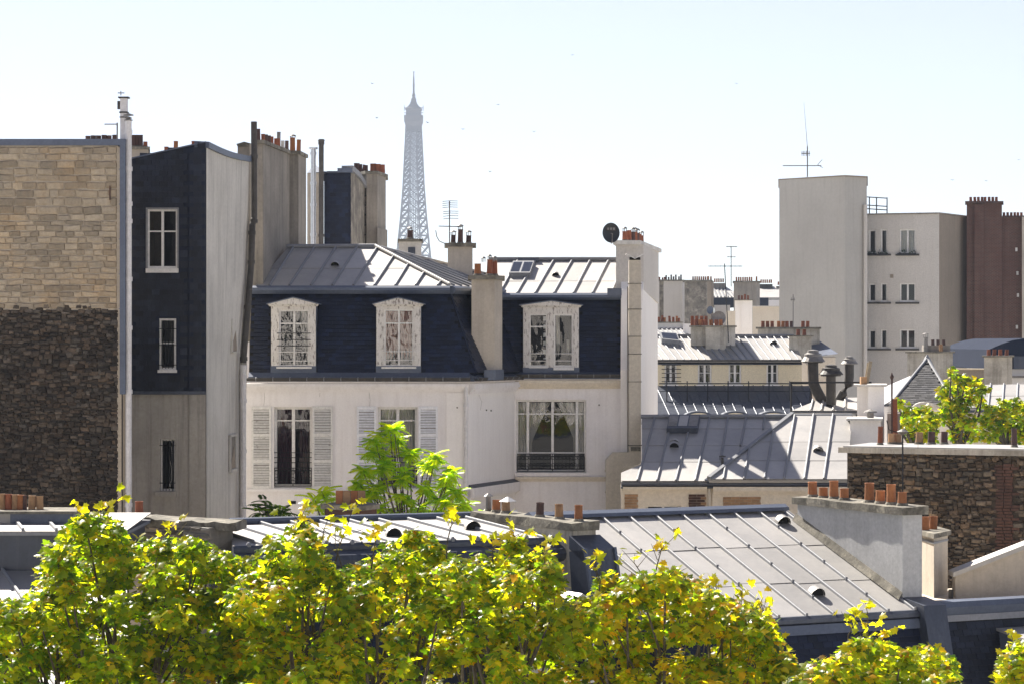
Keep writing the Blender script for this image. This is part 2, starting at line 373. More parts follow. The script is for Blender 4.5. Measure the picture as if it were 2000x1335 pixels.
MAT['pvc'] = surf('pvc', (.76, .74, .74), .45, 0, dark=(.62, .59, .57), mottle=(1.5, .7), streak=.2, bump=.02)
MAT['cast_iron'] = surf('cast_iron', (.105, .095, .085), .7, .1, dark=(.05, .046, .042), mottle=(2.5, .9), fine=(20, .25), patch=((.2, .175, .145), 4, .6, .75), bump=.3, bscale=20)
MAT['iron_black'] = surf('iron_black', (.014, .014, .017), .45, .2, bump=0)
MAT['steel'] = surf('steel', (.62, .62, .63), .28, .9, dark=(.5, .5, .5), bump=.02, bscale=6)
MAT['galva'] = surf('galva', (.30, .285, .265), .55, .4, dark=(.16, .15, .14), mottle=(3, .8), bump=.06, bscale=8)
MAT['galva_dark'] = surf('galva_dark', (.085, .078, .07), .6, .25, dark=(.04, .037, .034), mottle=(3, .9), patch=((.16, .135, .105), 5, .6, .75), bump=.1, bscale=10)
MAT['aerial'] = surf('aerial', (.22, .21, .2), .5, .5, bump=0)
MAT['dish'] = surf('dish', (.045, .05, .055), .5, .2, bump=0)
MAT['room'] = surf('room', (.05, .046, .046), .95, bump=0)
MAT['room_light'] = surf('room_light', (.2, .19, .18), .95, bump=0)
MAT['curtain'] = surf('curtain', (.62, .58, .52), .95, dark=(.5, .47, .42), bump=0)
MAT['curtain_plum'] = surf('curtain_plum', (.075, .03, .045), .95, dark=(.05, .02, .03), bump=0)
MAT['curtain_pink'] = surf('curtain_pink', (.62, .42, .34), .95, dark=(.34, .16, .13), mottle=(7, 1.0), bump=0)
MAT['cloth_black'] = surf('cloth_black', (.02, .02, .03), .95, bump=0)
MAT['iron_tower'] = surf('iron_tower', (.16, .125, .10), .7, .2, bump=0, mottle=(.05, .3))
MAT['blue_matte'] = surf('blue_matte', (.022, .030, .055), .95, 0, dark=(.014, .02, .038), spec=.1, bump=.05)
MAT['bounce_ground'] = surf('pale_bounce_ground', (.46, .445, .425), .95, 0, dark=(.36, .35, .335), mottle=(.2, .8), bump=.1)  # unseen ground, made pale to bounce sunlight up onto the shaded walls
MAT['bark'] = surf('bark', (.12, .10, .075), .95, 0, dark=(.06, .05, .04), mottle=(3, .9), patch=((.28, .25, .18), 5, .55, .65), bump=.4, bscale=18)
MAT['bird'] = surf('bird', (.05, .05, .055), .9, bump=0)
MAT['plank'] = surf('plank', (.45, .37, .25), .8, dark=(.3, .24, .16), mottle=(4, .8), bump=.1)

def brickwork(name, c1, c2, mortar, bw, bh, ms=.012):
    m, nt, out = nodes(name)
    g = nt.nodes.new('ShaderNodeNewGeometry'); sp = nt.nodes.new('ShaderNodeSeparateXYZ'); nt.links.new(g.outputs['Position'], sp.inputs[0])
    cb = nt.nodes.new('ShaderNodeCombineXYZ'); nt.links.new(math_(nt, 'ADD', sp.outputs[0], math_(nt, 'MULTIPLY', sp.outputs[1], .7)), cb.inputs[0]); nt.links.new(sp.outputs[2], cb.inputs[1])
    bt = nt.nodes.new('ShaderNodeTexBrick'); bt.inputs['Scale'].default_value = 1; bt.inputs['Brick Width'].default_value = bw; bt.inputs['Row Height'].default_value = bh
    bt.inputs['Mortar Size'].default_value = ms; bt.inputs['Color1'].default_value = (*c1, 1); bt.inputs['Color2'].default_value = (*c2, 1); bt.inputs['Mortar'].default_value = (*mortar, 1)
    nt.links.new(cb.outputs[0], bt.inputs[0])
    c = mix(nt, ramp(nt, noise(nt, .35, 5, .7), [(.4, 0.0), (.7, .55)]), bt.outputs[0], tuple(k * .5 for k in c1))
    c = mix(nt, ramp(nt, noise(nt, (2, 2, .1), 4, .7), [(.5, 0.0), (.8, .5)]), c, tuple(k * .4 for k in c1))
    b = N(nt, 'BsdfPrincipled', Roughness=.9); nt.links.new(c, b.inputs['Base Color']); nt.links.new(b.outputs[0], out.inputs[0]); return m
MAT['brickwork'] = brickwork('brickwork', (.125, .04, .026), (.08, .027, .019), (.13, .095, .075), .23, .085, .02)

def glass(name, wave, gain, tint=(.9, .93, .95)):
    m, nt, out = nodes(name)
    fr = N(nt, 'Fresnel', IOR=1.5); tr = N(nt, 'BsdfTransparent', Color=(*tint, 1)); gl = N(nt, 'BsdfGlossy', Roughness=.012)
    gl.inputs['Color'].default_value = (1, 1, 1, 1)
    bp = N(nt, 'Bump', Strength=wave, Distance=.05); nt.links.new(noise(nt, (2.6, 2.6, 1.3), 1.5, .5), bp.inputs['Height'])
    nt.links.new(bp.outputs[0], gl.inputs['Normal'])
    mx = nt.nodes.new('ShaderNodeMixShader'); k = math_(nt, 'MULTIPLY', fr.outputs[0], gain); k = math_(nt, 'MINIMUM', k, 1.0)
    nt.links.new(k, mx.inputs[0]); nt.links.new(tr.outputs[0], mx.inputs[1]); nt.links.new(gl.outputs[0], mx.inputs[2]); nt.links.new(mx.outputs[0], out.inputs[0]); return m
MAT['glass'] = glass('glass', .1, 1.0)
MAT['glass_wavy'] = glass('glass_wavy', .5, 2.0)

def leafmat(name, rough=.34, trans=.72):
    m, nt, out = nodes(name)
    at = nt.nodes.new('ShaderNodeAttribute'); at.attribute_name = 'leaf_colour'
    d = N(nt, 'BsdfPrincipled', Roughness=rough); d.inputs['Specular IOR Level'].default_value = .45; nt.links.new(at.outputs[0], d.inputs['Base Color'])
    t = N(nt, 'BsdfTranslucent'); nt.links.new(mix(nt, 1.0, at.outputs[0], (3.3, 3.35, .42), 'MULTIPLY'), t.inputs[0])
    mx = N(nt, 'MixShader', Fac=trans); nt.links.new(d.outputs[0], mx.inputs[1]); nt.links.new(t.outputs[0], mx.inputs[2]); nt.links.new(mx.outputs[0], out.inputs[0]); return m
MAT['leaf'] = leafmat('leaf')
MAT['leaf_far'] = leafmat('leaf_far', .4, .72)

# ------------------------------------------------------------------ small builders shared by the buildings
def unit_pot(mat, taper=.9, n=14):
    mb = MB()
    mb.lathe((0, 0, 0), [(1, 0), (.97 * (1 + taper) / 2, .5), (taper, .93), (taper * 1.06, .94), (taper * 1.06, 1), (taper * .82, 1), (taper * .8, .55)], n)
    b = len(mb.v) - n; mb.f.append(tuple(range(b, b + n)))
    me = mb.mesh('pot', mat, False); return me
POT = {k: unit_pot(MAT[v]) for k, v in dict(o='terracotta', p='terracotta_pale', d='terracotta_dark', r='terracotta_red', w='chimney_white', z='galva').items()}
_b = MB(); _b.lathe((0, 0, 0), [(1.35, -.03), (1.22, .08), (1.03, .2), (.9, .2)], 10); BED = _b.mesh('bedding', MAT['cap_stone'])
def pot(parent, x, y0, y1, D, w, kind='o', name='pot', loc=None):
    """pot standing at pixel x from y1 (foot) to y0 (rim), w pixels wide, at distance D"""
    p = P(x, y1, D); h = (y1 - y0) * D / F; r = w * D / F / 2
    M = Matrix.Translation(p) @ Matrix.Rotation(RND.uniform(0, 6), 4, 'Z') @ Matrix.Rotation(RND.gauss(0, .028), 4, 'X') @ Matrix.Diagonal((r, r, h, 1))
    if D < 80 and name == 'pot': link_mesh('bedding', BED, parent, Matrix.Translation(p) @ Matrix.Diagonal((r, r, min(.05, h * .2) / .2, 1)))
    return link_mesh(name, POT[kind], parent, M)
def cowl(parent, x, y0, y1, D, w):
    """thin wire cowl: little plate on three legs"""
    mb = MB(); c = P(x, y1, D); r = w * D / F / 2; h = (y1 - y0) * D / F
    for k in range(3):
        t = k * 2.1 + .4; mb.tube([c + Vector((math.cos(t) * r * .7, math.sin(t) * r * .7, 0)), c + Vector((math.cos(t) * r * .7, math.sin(t) * r * .7, h))], .012, 5)
    mb.lathe(c + Vector((0, 0, h)), [(r, 0), (r * .6, .03), (.01, .05), (.01, .04), (r, -.01)], 10)
    mb.build('cowl', MAT['galva'], parent)
def capslab(parent, pts, z0, z1, mat='cap_stone', name='cap'):
    return plan(name, pts, z0, z1, MAT[mat], parent)

def window(fr, x0, x1, y0, y1, parent, rec=.18, fw=.06, casements=2, transom=(), frame='paint_white', glassm='glass', room='room', sill=None,
           curtain=None, depth=1.2, lights=None, name='window'):
    """timber window set back in its opening: frame mesh with one pane object per light, a closed room behind"""
    u0, v1 = fr.uv(x0, y0); u1, v0 = fr.uv(x1, y1)
    mb = MB(); t = .05
    fr.bx(mb, u0, u0 + fw, v0, v1, -rec - t, -rec); fr.bx(mb, u1 - fw, u1, v0, v1, -rec - t, -rec)
    fr.bx(mb, u0 + fw, u1 - fw, v1 - fw, v1, -rec - t, -rec); fr.bx(mb, u0 + fw, u1 - fw, v0, v0 + fw * 1.3, -rec - t, -rec)
    edges = [u0 + fw + (u1 - u0 - 2 * fw) * k / casements for k in range(casements + 1)] if lights is None else [u0 + fw] + [u0 + (u1 - u0) * l for l in lights] + [u1 - fw]
    mw = fw * .62
    for e in edges[1:-1]: fr.bx(mb, e - mw, e + mw, v0 + fw, v1 - fw, -rec - t + .004, -rec + .012)
    trs = [v1 - (v1 - v0) * k for k in transom]
    for i in range(len(edges) - 1):
        for tv in trs:
            fr.bx(mb, edges[i] + (mw if i else 0), edges[i + 1] - (mw if i < len(edges) - 2 else 0), tv - .018, tv + .018, -rec - t + .006, -rec - .004)
    wobj = mb.build(name, MAT[frame], parent)
    vs_ = [v1 - fw] + [x for x in trs] + [v0 + fw]
    for i in range(len(edges) - 1):
        for j in range(len(vs_) - 1):
            a, b = edges[i] + (mw if i else 0), edges[i + 1] - (mw if i < len(edges) - 2 else 0)
            g = MB(); g.quad(fr.pt(a, vs_[j + 1], -rec - .03), fr.pt(b, vs_[j + 1], -rec - .03), fr.pt(b, vs_[j], -rec - .03), fr.pt(a, vs_[j], -rec - .03))
            g.build('pane', MAT[glassm], wobj)
    m = MB(); a = fr
    q = lambda *c: m.quad(*[fr.pt(*k) for k in c])
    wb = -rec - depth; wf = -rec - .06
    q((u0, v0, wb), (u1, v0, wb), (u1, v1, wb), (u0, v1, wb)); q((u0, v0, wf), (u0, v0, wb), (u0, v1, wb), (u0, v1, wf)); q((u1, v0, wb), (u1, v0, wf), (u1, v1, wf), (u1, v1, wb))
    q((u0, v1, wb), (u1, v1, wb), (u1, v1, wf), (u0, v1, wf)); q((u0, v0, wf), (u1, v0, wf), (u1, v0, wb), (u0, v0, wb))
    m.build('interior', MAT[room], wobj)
    if sill:
        s = MB(); fr.bx(s, u0 - sill[0], u1 + sill[0], v0 - sill[1], v0 - .003, -rec, sill[2]); s.build('sill', MAT[sill[3]], wobj)
    return wobj
def drape(fr, parent, u0, u1, v0, v1, w, mat, folds=7, tie=None, amp=.03, name='curtain'):
    """pleated hanging cloth between u0..u1; tie=(u,v): gathered towards that point at height v"""
    mb = MB(); n = folds * 6; rows = 10; vs_ = []
    for j in range(rows + 1):
        v = v1 + (v0 - v1) * j / rows
        for i in range(n + 1):
            s = i / n; u = u0 + (u1 - u0) * s
            if tie:
                k = min(1, max(0, (v1 - v) / (v1 - tie[1]))); k = k ** .9; u = u * (1 - k) + (tie[0] + (u - (u0 + u1) / 2) * .22) * k
            vs_.append(fr.pt(u, v, w + amp * math.sin(s * folds * 2 * math.pi + .6 * math.sin(j * .5))))
    mb.add(vs_, [(j * (n + 1) + i, j * (n + 1) + i + 1, (j + 1) * (n + 1) + i + 1, (j + 1) * (n + 1) + i) for j in range(rows) for i in range(n)])
    return mb.build(name, MAT[mat], parent, smooth=True)
def hbars(fr, x0, x1, ys, w, parent, mat, r=.012, name='bar'):
    for y in ys:
        mb = MB(); u0, v = fr.uv(x0, y); u1, _ = fr.uv(x1, y); mb.tube([fr.pt(u0, v, w), fr.pt(u1, v, w)], r, 6); mb.build(name, MAT[mat], parent)
def vbars(fr, xs, y0, y1, w, parent, mat, r=.012, name='bar'):
    for x in xs:
        mb = MB(); mb.tube([fr.at(x, y0, w), fr.at(x, y1, w)], r, 6); mb.build(name, MAT[mat], parent)
def pipe(name, pts, r, mat, parent, n=10, collars=()):
    mb = MB(); mb.tube(pts, r, n)
    for c in collars: mb.tube([Vector(c) - Vector((0, 0, .05)), Vector(c) + Vector((0, 0, .05))], r * 1.25, n)
    return mb.build(name, MAT[mat], parent, smooth=False)
def hood_vent(roof, pl, x, y, s=1.0, mat='galva_dark', name='vent'):
    """small half-round roof vent whose mouth looks down the slope"""
    c = pl.at(x, y); mb = MB(); r = .13 * s; L = .26 * s; n = 8
    ring = lambda v, k: [c + pl.U * (math.cos(t) * r * k) + pl.V * v + pl.N * (math.sin(t) * r * 1.05 * k) for t in [math.pi * i / n for i in range(n + 1)]]
    a, b, e = ring(0, 1), ring(L * .5, .95), ring(L, .12)
    for p, q in ((a, b), (b, e)): mb.add(p + q, [(i, i + 1, n + 2 + i, n + 1 + i) for i in range(n)])
    o = mb.build(name, MAT['zinc'], roof)
    m2 = MB(); r2 = [c + pl.U * (math.cos(t) * r * .9) + pl.V * .05 + pl.N * (math.sin(t) * r * .95) for t in [math.pi * i / n for i in range(n + 1)]]
    m2.add(r2, [tuple(range(n + 1))]); m2.build('mouth', MAT['opening_shade'], roof); return o
def yagi(name, label, x, ytop, ybot, D, booms, extra=None, r=.014, lean=0, group=None, mat='aerial'):
    """aerial on a mast; booms: (y, x0, x1, elements, element px height, vertical?)"""
    t = thing(name, label, 'antenna', P(x, ybot, D), group)
    mb = MB(); mb.tube([P(x, ybot, D), P(x + lean, ytop, D)], r * 1.4, 6); mb.build('mast', MAT[mat], t)
    for (y, xa, xb, n, h, dx, dD) in booms:
        mb = MB(); a = P(xa, y, D - .05); b = P(xb, y, D - .05) + Vector((0, dD, 0)); mb.tube([a, b], r, 5); mb.build('boom', MAT[mat], t)
        for k in range(n):
            c = a + (b - a) * ((k + .5) / n); e = MB(); v = Vector((dx * D / F, 0, h * D / F)) / 2
            e.tube([c - v, c + v], r * .7, 5); e.build('element', MAT[mat], t)
    return t
# ------------------------------------------------------------------ the setting
def ground():
    ys = [-160, 250, 600, 1200, 2000, 3100]; zs = [0, 0, -8, -20, -33, -33]; mb = MB()
    for i in range(5): mb.quad((-2300, ys[i], zs[i]), (2300, ys[i], zs[i]), (2300, ys[i + 1], zs[i + 1]), (-2300, ys[i + 1], zs[i + 1]))
    mb.build('ground', MAT['bounce_ground'], kind='structure')
    h = MB(); h.box(-2400, 2400, -200, 3200, -35, 300)
    m, nt, out = nodes('haze_air'); v = N(nt, 'VolumePrincipled', Density=.00016); v.inputs['Color'].default_value = (.70, .82, 1.0, 1)
    nt.links.new(v.outputs[0], out.inputs['Volume'])
    o = h.build('haze', m, kind='stuff'); o['label'] = 'pale summer haze over the roofs'
ground()

# ------------------------------------------------------------------ white house with the slate mansard
def railing(fr, x0, x1, y0, y1, w, parent, posts, scrolls=True):
    mb = MB(); u0, v1 = fr.uv(x0, y0); u1, v0 = fr.uv(x1, y1); h = v1 - v0
    for v in (v1, v1 - .07, v0, v0 + .06): mb.tube([fr.pt(u0, v, w), fr.pt(u1, v, w)], .013, 6)
    for x in posts:
        u, _ = fr.uv(x, y0); mb.tube([fr.pt(u, v0, w), fr.pt(u, v1, w)], .013, 6)
    n = max(4, int((u1 - u0) / .105))
    for k in range(n + 1):
        u = u0 + (u1 - u0) * k / n; mb.tube([fr.pt(u, v0 + .06, w), fr.pt(u, v1 - .07, w)], .007, 5)
        if k < n and scrolls:
            c = u + (u1 - u0) / n / 2; rr = (u1 - u0) / n * .46
            for cv, s in ((v0 + .06 + rr, 1), (v0 + .06 + 2.6 * rr, .8), (v1 - .07 - rr, .9)):
                mb.tube([fr.pt(c + rr * s * math.cos(t), cv + rr * s * math.sin(t), w) for t in [2 * math.pi * i / 10 for i in range(11)]], .007, 4)
    return mb.build('balcony_railing', MAT['iron_black'], parent)
def shutter(fr, x0, x1, y0, y1, w, parent, mat):
    u0, v1 = fr.uv(x0, y0); u1, v0 = fr.uv(x1, y1); s = .055; mb = MB()
    rails = [v1 - .04, v1 - (v1 - v0) * .345, v1 - (v1 - v0) * .66, v0 + .05]
    fr.bx(mb, u0, u0 + s, v0, v1, w, w + .035); fr.bx(mb, u1 - s, u1, v0, v1, w, w + .035)
    for r in rails: fr.bx(mb, u0 + s, u1 - s, r - .05, r + .04, w + .002, w + .032)
    o = mb.build('shutter', MAT[mat], parent); me = None
    bk = MB(); fr.bx(bk, u0 + .02, u1 - .02, v0 + .02, v1 - .02, w - .008, w - .004); bk.build('gap_shade', MAT['cement_dark'], o)  # dark sheet behind the slats, painted shade for the gaps
    for a, b in zip(rails[:-1], rails[1:]):
        n = 9; st = (a - .05 - b - .04) / n
        for k in range(n):
            c = fr.pt((u0 + u1) / 2, a - .05 - st * (k + .5), w + .017); g = (u1 - u0) / 2 - s
            if me is None:
                m = MB(); q = st * .38
                m.hexa([fr.U * -g + fr.N * .024 + Vector((0, 0, -q)), fr.U * g + fr.N * .024 + Vector((0, 0, -q)), fr.U * g + fr.N * .017 + Vector((0, 0, -q)), fr.U * -g + fr.N * .017 + Vector((0, 0, -q)),
                        fr.U * -g + fr.N * -.017 + Vector((0, 0, q)), fr.U * g + fr.N * -.017 + Vector((0, 0, q)), fr.U * g + fr.N * -.024 + Vector((0, 0, q)), fr.U * -g + fr.N * -.024 + Vector((0, 0, q))])
                me = m.mesh('slat', MAT[mat])
            link_mesh('slat', me, o, Matrix.Translation(c + Vector((0, 0, RND.gauss(0, .003)))) @ Matrix.Rotation(RND.gauss(0, .006), 4, 'Y'))
    return o
def dormer(parent, D, x0, x1, yev, yap, ybot, holes, back, mat='paint_peel'):
    fr = Fr.flat(D); d = wall('dormer', fr, x0, x1, yev - 1, ZW(ybot - 14, D), [(a, b, c, min(e, ybot - 14.5)) for a, b, c, e in holes], .10, MAT[mat], parent)
    m = MB(); fr.pbx(m, x0 - .6, x0 + 3, yev, ybot, -back, -.105); fr.pbx(m, x1 - 3, x1 + .6, yev, ybot, -back, -.105); m.build('cheek', MAT['zinc_blue'], d)
    m = MB(); fr.pbx(m, x0 - 1, x1 + 1, ybot - 14, ybot + 2, -.3, .012); m.build('apron', MAT['zinc_blue'], d)
    xm = (x0 + x1) / 2; e = 7
    m = MB(); m.prism([fr.at(x0 - e, yev - 2.5, .14), fr.at(x1 + e, yev - 2.5, .14), fr.at(xm, yap, .14)], fr.N * -.26); m.build('pediment', MAT[mat], d)
    m = MB(); m.prism([fr.at(x0 - 3, yev + 1.5, .06), fr.at(x1 + 3, yev + 1.5, .06), fr.at(x1 + 6, yev - 2.6, .10), fr.at(x0 - 6, yev - 2.6, .10)], fr.N * -.18); m.build('moulding', MAT[mat], d)
    m = MB()
    for s in (-1, 1):
        xe = xm + s * ((x1 - x0) / 2 + e + 1)
        m.prism([fr.at(xm, yap - 2.2, .17), fr.at(xm, yap - .2, .17), fr.at(xe, yev - 2.0, .17), fr.at(xe, yev - 4.0, .17)], fr.N * -(back + .35))
    m.build('dormer_roof', MAT['zinc_blue'], d)
    return fr, d

def main_house():
    H = thing('white_house', 'white rendered house with dark slate mansard, zinc roof and three peeling dormers', 'house', P(850, 1935, 74))
    FA = Fr.flat(71.0); e = Vector((.36, .93, 0)).normalized()
    wall('wall', FA, 478, 915, 748, 0, [(535, 609, 794, 952), (738, 815, 794, 952)], .42, MAT['render_white'], H)
    fbox('pilaster', FA, 872, 914, 766, 950, .001, .03, MAT['render_light'], H)  # raised strip added where the front turns paler, in the lighter render
    FC = Fr.px(915, 71.0, 1005, 74.3); FR = Fr.flat(74.3)
    wall('wall', FC, 915, 1005, 750, 0, [], .42, MAT['render_light'], H)  # canted face in a paler copy of the render, standing in for bounce light
    wall('wall', FR, 1005, 1228, 745, 0, [(1008, 1145, 780, 922)], .42, MAT['render_white'], H)
    plan('wall', [(478, 80), (1216, 82), (1216, 82.4), (478, 80.4)], 0, ZW(560, 74), MAT['render_white'], H)
    # cornices and string courses
    for fr, a, b, dy in ((FA, 482, 915.5, 0), (FC, 915, 1004.5, 0), (FR, 1006, 1213, -6)):
        m = MB(); fr.pbx(m, a, b, 748 + dy, 755 + dy, .001, .20); fr.pbx(m, a, b, 755 + dy, 760 + dy, .002, .13); fr.pbx(m, a, b, 760 + dy, 764 + dy, .003, .06); m.build('cornice', MAT['render_cream'] if fr is FR else MAT['render_white'], H)
    fbox('string_course', FA, 482, 915, 954, 959, .001, .09, MAT['render_white'], H)
    m = MB(); FC.pbx(m, 915, 1006, 952, 957, .001, .16); FC.pbx(m, 915, 1006, 957, 961, .001, .08); m.build('string_course', MAT['render_white'], H)
    m = MB(); m.prism([FC.at(915, 952, .16), FC.at(915, 952, 0), FC.at(915, 946, 0)], FC.at(1005, 952, 0) - FC.at(915, 952, 0) - Vector((0, 0, (FC.at(1005, 952, 0) - FC.at(915, 952, 0)).z))); m.build('ledge_flashing', MAT['zinc_dark'], H)
    m = MB(); FR.pbx(m, 1006, 1186, 930, 934, .001, .10); FR.pbx(m, 1006, 1186, 934, 939, .001, .05); m.build('string_course', MAT['render_cream'], H)
    fbox('sill_band', FR, 1006, 1150, 922, 929, .001, .05, MAT['render_white'], H)
    fbox('vent_grille', FA, 565, 578, 977, 983, .001, .01, MAT['opening_shade'], H)
    # plaster frame round the big window
    m = MB(); FR.pbx(m, 1005.5, 1150, 776, 779.7, .001, .03); FR.pbx(m, 1145.3, 1149, 779.7, 922, .001, .03); m.build('window_surround', MAT['render_white'], H)
    for fr, pts in ((FA, ((516, 766), (517, 778), (515, 792))), (FA, ((625, 766), (624, 774))), (FA, ((721, 766), (723, 780), (722, 793))), (FC, ((935, 770), (941, 784), (938, 800)))):
        m = MB(); m.tube([fr.at(x, y, .002) for x, y in pts], .004, 4); m.build('crack', MAT['cement'], H)
    for x, y in ((948, 800), (957, 801), (893, 795), (1170, 790)):
        fr = FC if x < 1005 else FR
        if x < 915: fr = FA
        m = MB(); m.lathe((0, 0, 0), [(.025, 0), (.02, .01), (.0, .012)], 6); m.build('wall_plug', MAT['cap_stone'], H, M=Matrix.Translation(fr.at(x, y, .035)) @ Matrix.Rotation(math.radians(90), 4, 'X'))
    # windows
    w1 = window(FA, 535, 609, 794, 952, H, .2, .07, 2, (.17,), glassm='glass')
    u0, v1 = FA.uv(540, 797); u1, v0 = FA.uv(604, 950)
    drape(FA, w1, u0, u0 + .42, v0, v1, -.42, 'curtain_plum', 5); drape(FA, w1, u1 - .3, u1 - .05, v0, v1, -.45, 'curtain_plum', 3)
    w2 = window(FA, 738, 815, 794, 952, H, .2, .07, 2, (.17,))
    u0, v1 = FA.uv(744, 797); u1, v0 = FA.uv(810, 950)
    drape(FA, w2, u0, u0 + .48, v0, v1, -.40, 'curtain', 6); drape(FA, w2, u1 - .52, u1, v0, v1, -.42, 'curtain', 6)
    hbars(FA, 534, 610, (883, 892.6, 902.5), -.05, H, 'iron_black', .012); hbars(FA, 738, 816, (883, 892.6, 902.5), -.05, H, 'iron_black', .012)
    railing(FA, 535.5, 608.5, 913, 948, -.05, H, (536, 572, 608)); railing(FA, 738.5, 814.5, 913, 948, -.05, H, (739, 776, 814))
    w3 = window(FR, 1008, 1145, 780, 922, H, .16, .06, 4, (.195, .73), lights=(.168, .521, .869), depth=2.2)
    a = lambda x, y: FR.uv(x, y)
    drape(FR, w3, a(1030, 0)[0], a(1076, 0)[0], a(0, 884)[1], a(0, 786)[1], -.36, 'curtain', 8, tie=(a(1034, 0)[0], a(0, 862)[1]))
    drape(FR, w3, a(1088, 0)[0], a(1126, 0)[0], a(0, 884)[1], a(0, 786)[1], -.36, 'curtain', 7, tie=(a(1125, 0)[0], a(0, 856)[1]))
    drape(FR, w3, a(1011, 0)[0], a(1029, 0)[0], a(0, 884)[1], a(0, 786)[1], -.34, 'curtain', 4); drape(FR, w3, a(1130, 0)[0], a(1142, 0)[0], a(0, 884)[1], a(0, 786)[1], -.34, 'curtain', 3)
    railing(FR, 1010, 1142, 885.5, 919.5, -.04, H, (1011, 1031, 1079, 1127, 1141))
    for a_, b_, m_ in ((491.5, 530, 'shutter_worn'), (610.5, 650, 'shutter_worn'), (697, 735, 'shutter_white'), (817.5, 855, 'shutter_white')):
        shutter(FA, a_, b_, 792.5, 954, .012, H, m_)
    # gutters with brackets
    def gutter(fr, a, b, y0, mat='galva_dark'):
        u0, v = fr.uv(a, y0); u1, _ = fr.uv(b, y0); m = MB(); n = 8; r = .085
        prof = [(.24 + r * math.cos(t), -r * math.sin(t) * 1.1) for t in [math.pi * i / n for i in range(n + 1)]]; prof += [(x_ * .93 + .017, z_ * .9 + .004) for x_, z_ in prof[::-1]]
        m.loft([[fr.pt(u0, v + z, w) for w, z in prof], [fr.pt(u1, v + z, w) for w, z in prof]]); g = m.build('gutter', MAT[mat], H)
        k = u0 + .25
        while k < u1:
            q = MB(); q.loft([[fr.pt(k + s, v + z * 1.06 - .002, .24 + (w - .24) * 1.06) for w, z in prof[:n + 1]] + [fr.pt(k + s, v + .03, .2)] for s in (-.012, .012)]); q.build('bracket', MAT['zinc_roll'], g); k += .47
    gutter(FA, 484, 919, 737); gutter(FC, 915.5, 1006, 737); gutter(FR, 984, 1213, 730)
    m = MB(); u0, v0 = FA.uv(486, 737); u1, v1 = FA.uv(917, 726)
    m.prism([FA.pt(u0, v0 - .1, .16), FA.pt(u0, v0 + .03, .17), FA.pt(u0, v1, -.02), FA.pt(u0, v1, -.06), FA.pt(u0, v0 - .1, -.06)], FA.U * (u1 - u0)); m.build('apron', MAT['zinc_blue'], H)
    m = MB(); u0, v0 = FR.uv(1003, 731); u1, v1 = FR.uv(1213, 726)
    m.prism([FR.pt(u0, v0 - .12, .16), FR.pt(u0, v0 + .02, .17), FR.pt(u0, v1, -.02), FR.pt(u0, v1, -.06), FR.pt(u0, v0 - .12, -.06)], FR.U * (u1 - u0)); m.build('apron', MAT['zinc_blue'], H)
    m = MB(); u0, v0 = FC.uv(916, 737); u1, v1 = FC.uv(1005, 726)
    m.prism([FC.pt(u0, v0 - .1, .16), FC.pt(u0, v0 + .03, .17), FC.pt(u0, v1, -.02), FC.pt(u0, v1, -.3), FC.pt(u0, v0 - .1, -.3)], FC.U * (u1 - u0)); m.build('apron', MAT['zinc_blue'], H)
    pipe('downpipe', [P(910, 752, 70.85), P(910, 775, 70.88), P(910, 1935, 70.88)], .055, 'pvc', H, collars=[P(910, 790, 70.88), P(910, 868, 70.88), P(910, 940, 70.88)])
    # mansard slopes
    man = MB().build('mansard', None, H) if False else None
    T = P(878, 566, 71.75); B = P(930, 727, 71.02)
    pa = Pl((490, 727, 71.02), (930, 727, 71.02), (878, 566, 71.75))
    backing = MB(); backing.prism([pa.at(x, y, -.08) for x, y in ((486, 729), (931, 729), (879, 563), (492, 563))], pa.N * -.08)
    ma = backing.build('mansard', MAT['slate_flat'], H)
    slates(ma, pa, [(486, 727), (930, 727), (878, 566), (492, 566)], MAT['slate'],
           holes=[[(529, 728), (617, 728), (617, 592), (529, 592)], [(735, 728), (822, 728), (822, 592), (735, 592)]], single=250, pick=lambda x, y: abs(x - 676) * .8 + abs(y - 650))
    pc = Pl(T, B, B + e * 3, True); q = [PROJ(v) for v in (T, B, B + e * 3.4, T + e * 3.4)]
    backing = MB(); backing.prism([pc.at(x, y, -.08) for x, y in q], pc.N * -.08); mc = backing.build('mansard', MAT['slate_flat'], H)
    slates(mc, pc, q, MAT['slate'], single=0)
    pr = Pl((983, 727, 74.32), (1213, 727, 74.32), (1213, 577, 75.0))
    backing = MB(); backing.prism([pr.at(x, y, -.08) for x, y in ((970, 729), (1213, 729), (1213, 575), (962, 575))], pr.N * -.08); mr = backing.build('mansard', MAT['slate_flat'], H)
    slates(mr, pr, [(972, 727), (1212, 727), (1212, 577), (964, 577)], MAT['slate'], holes=[[(1022, 728), (1131, 728), (1131, 598), (1022, 598)]], single=50, pick=lambda x, y: abs(x - 1172) + abs(y - 640) * .5)
    m = MB(); d = (B - T); m.bar(T + pa.N * .012, B + pa.N * .012, .05, .02, up=(pa.N + pc.N)); m.build('hip_flashing', MAT['slate_flat'], H)
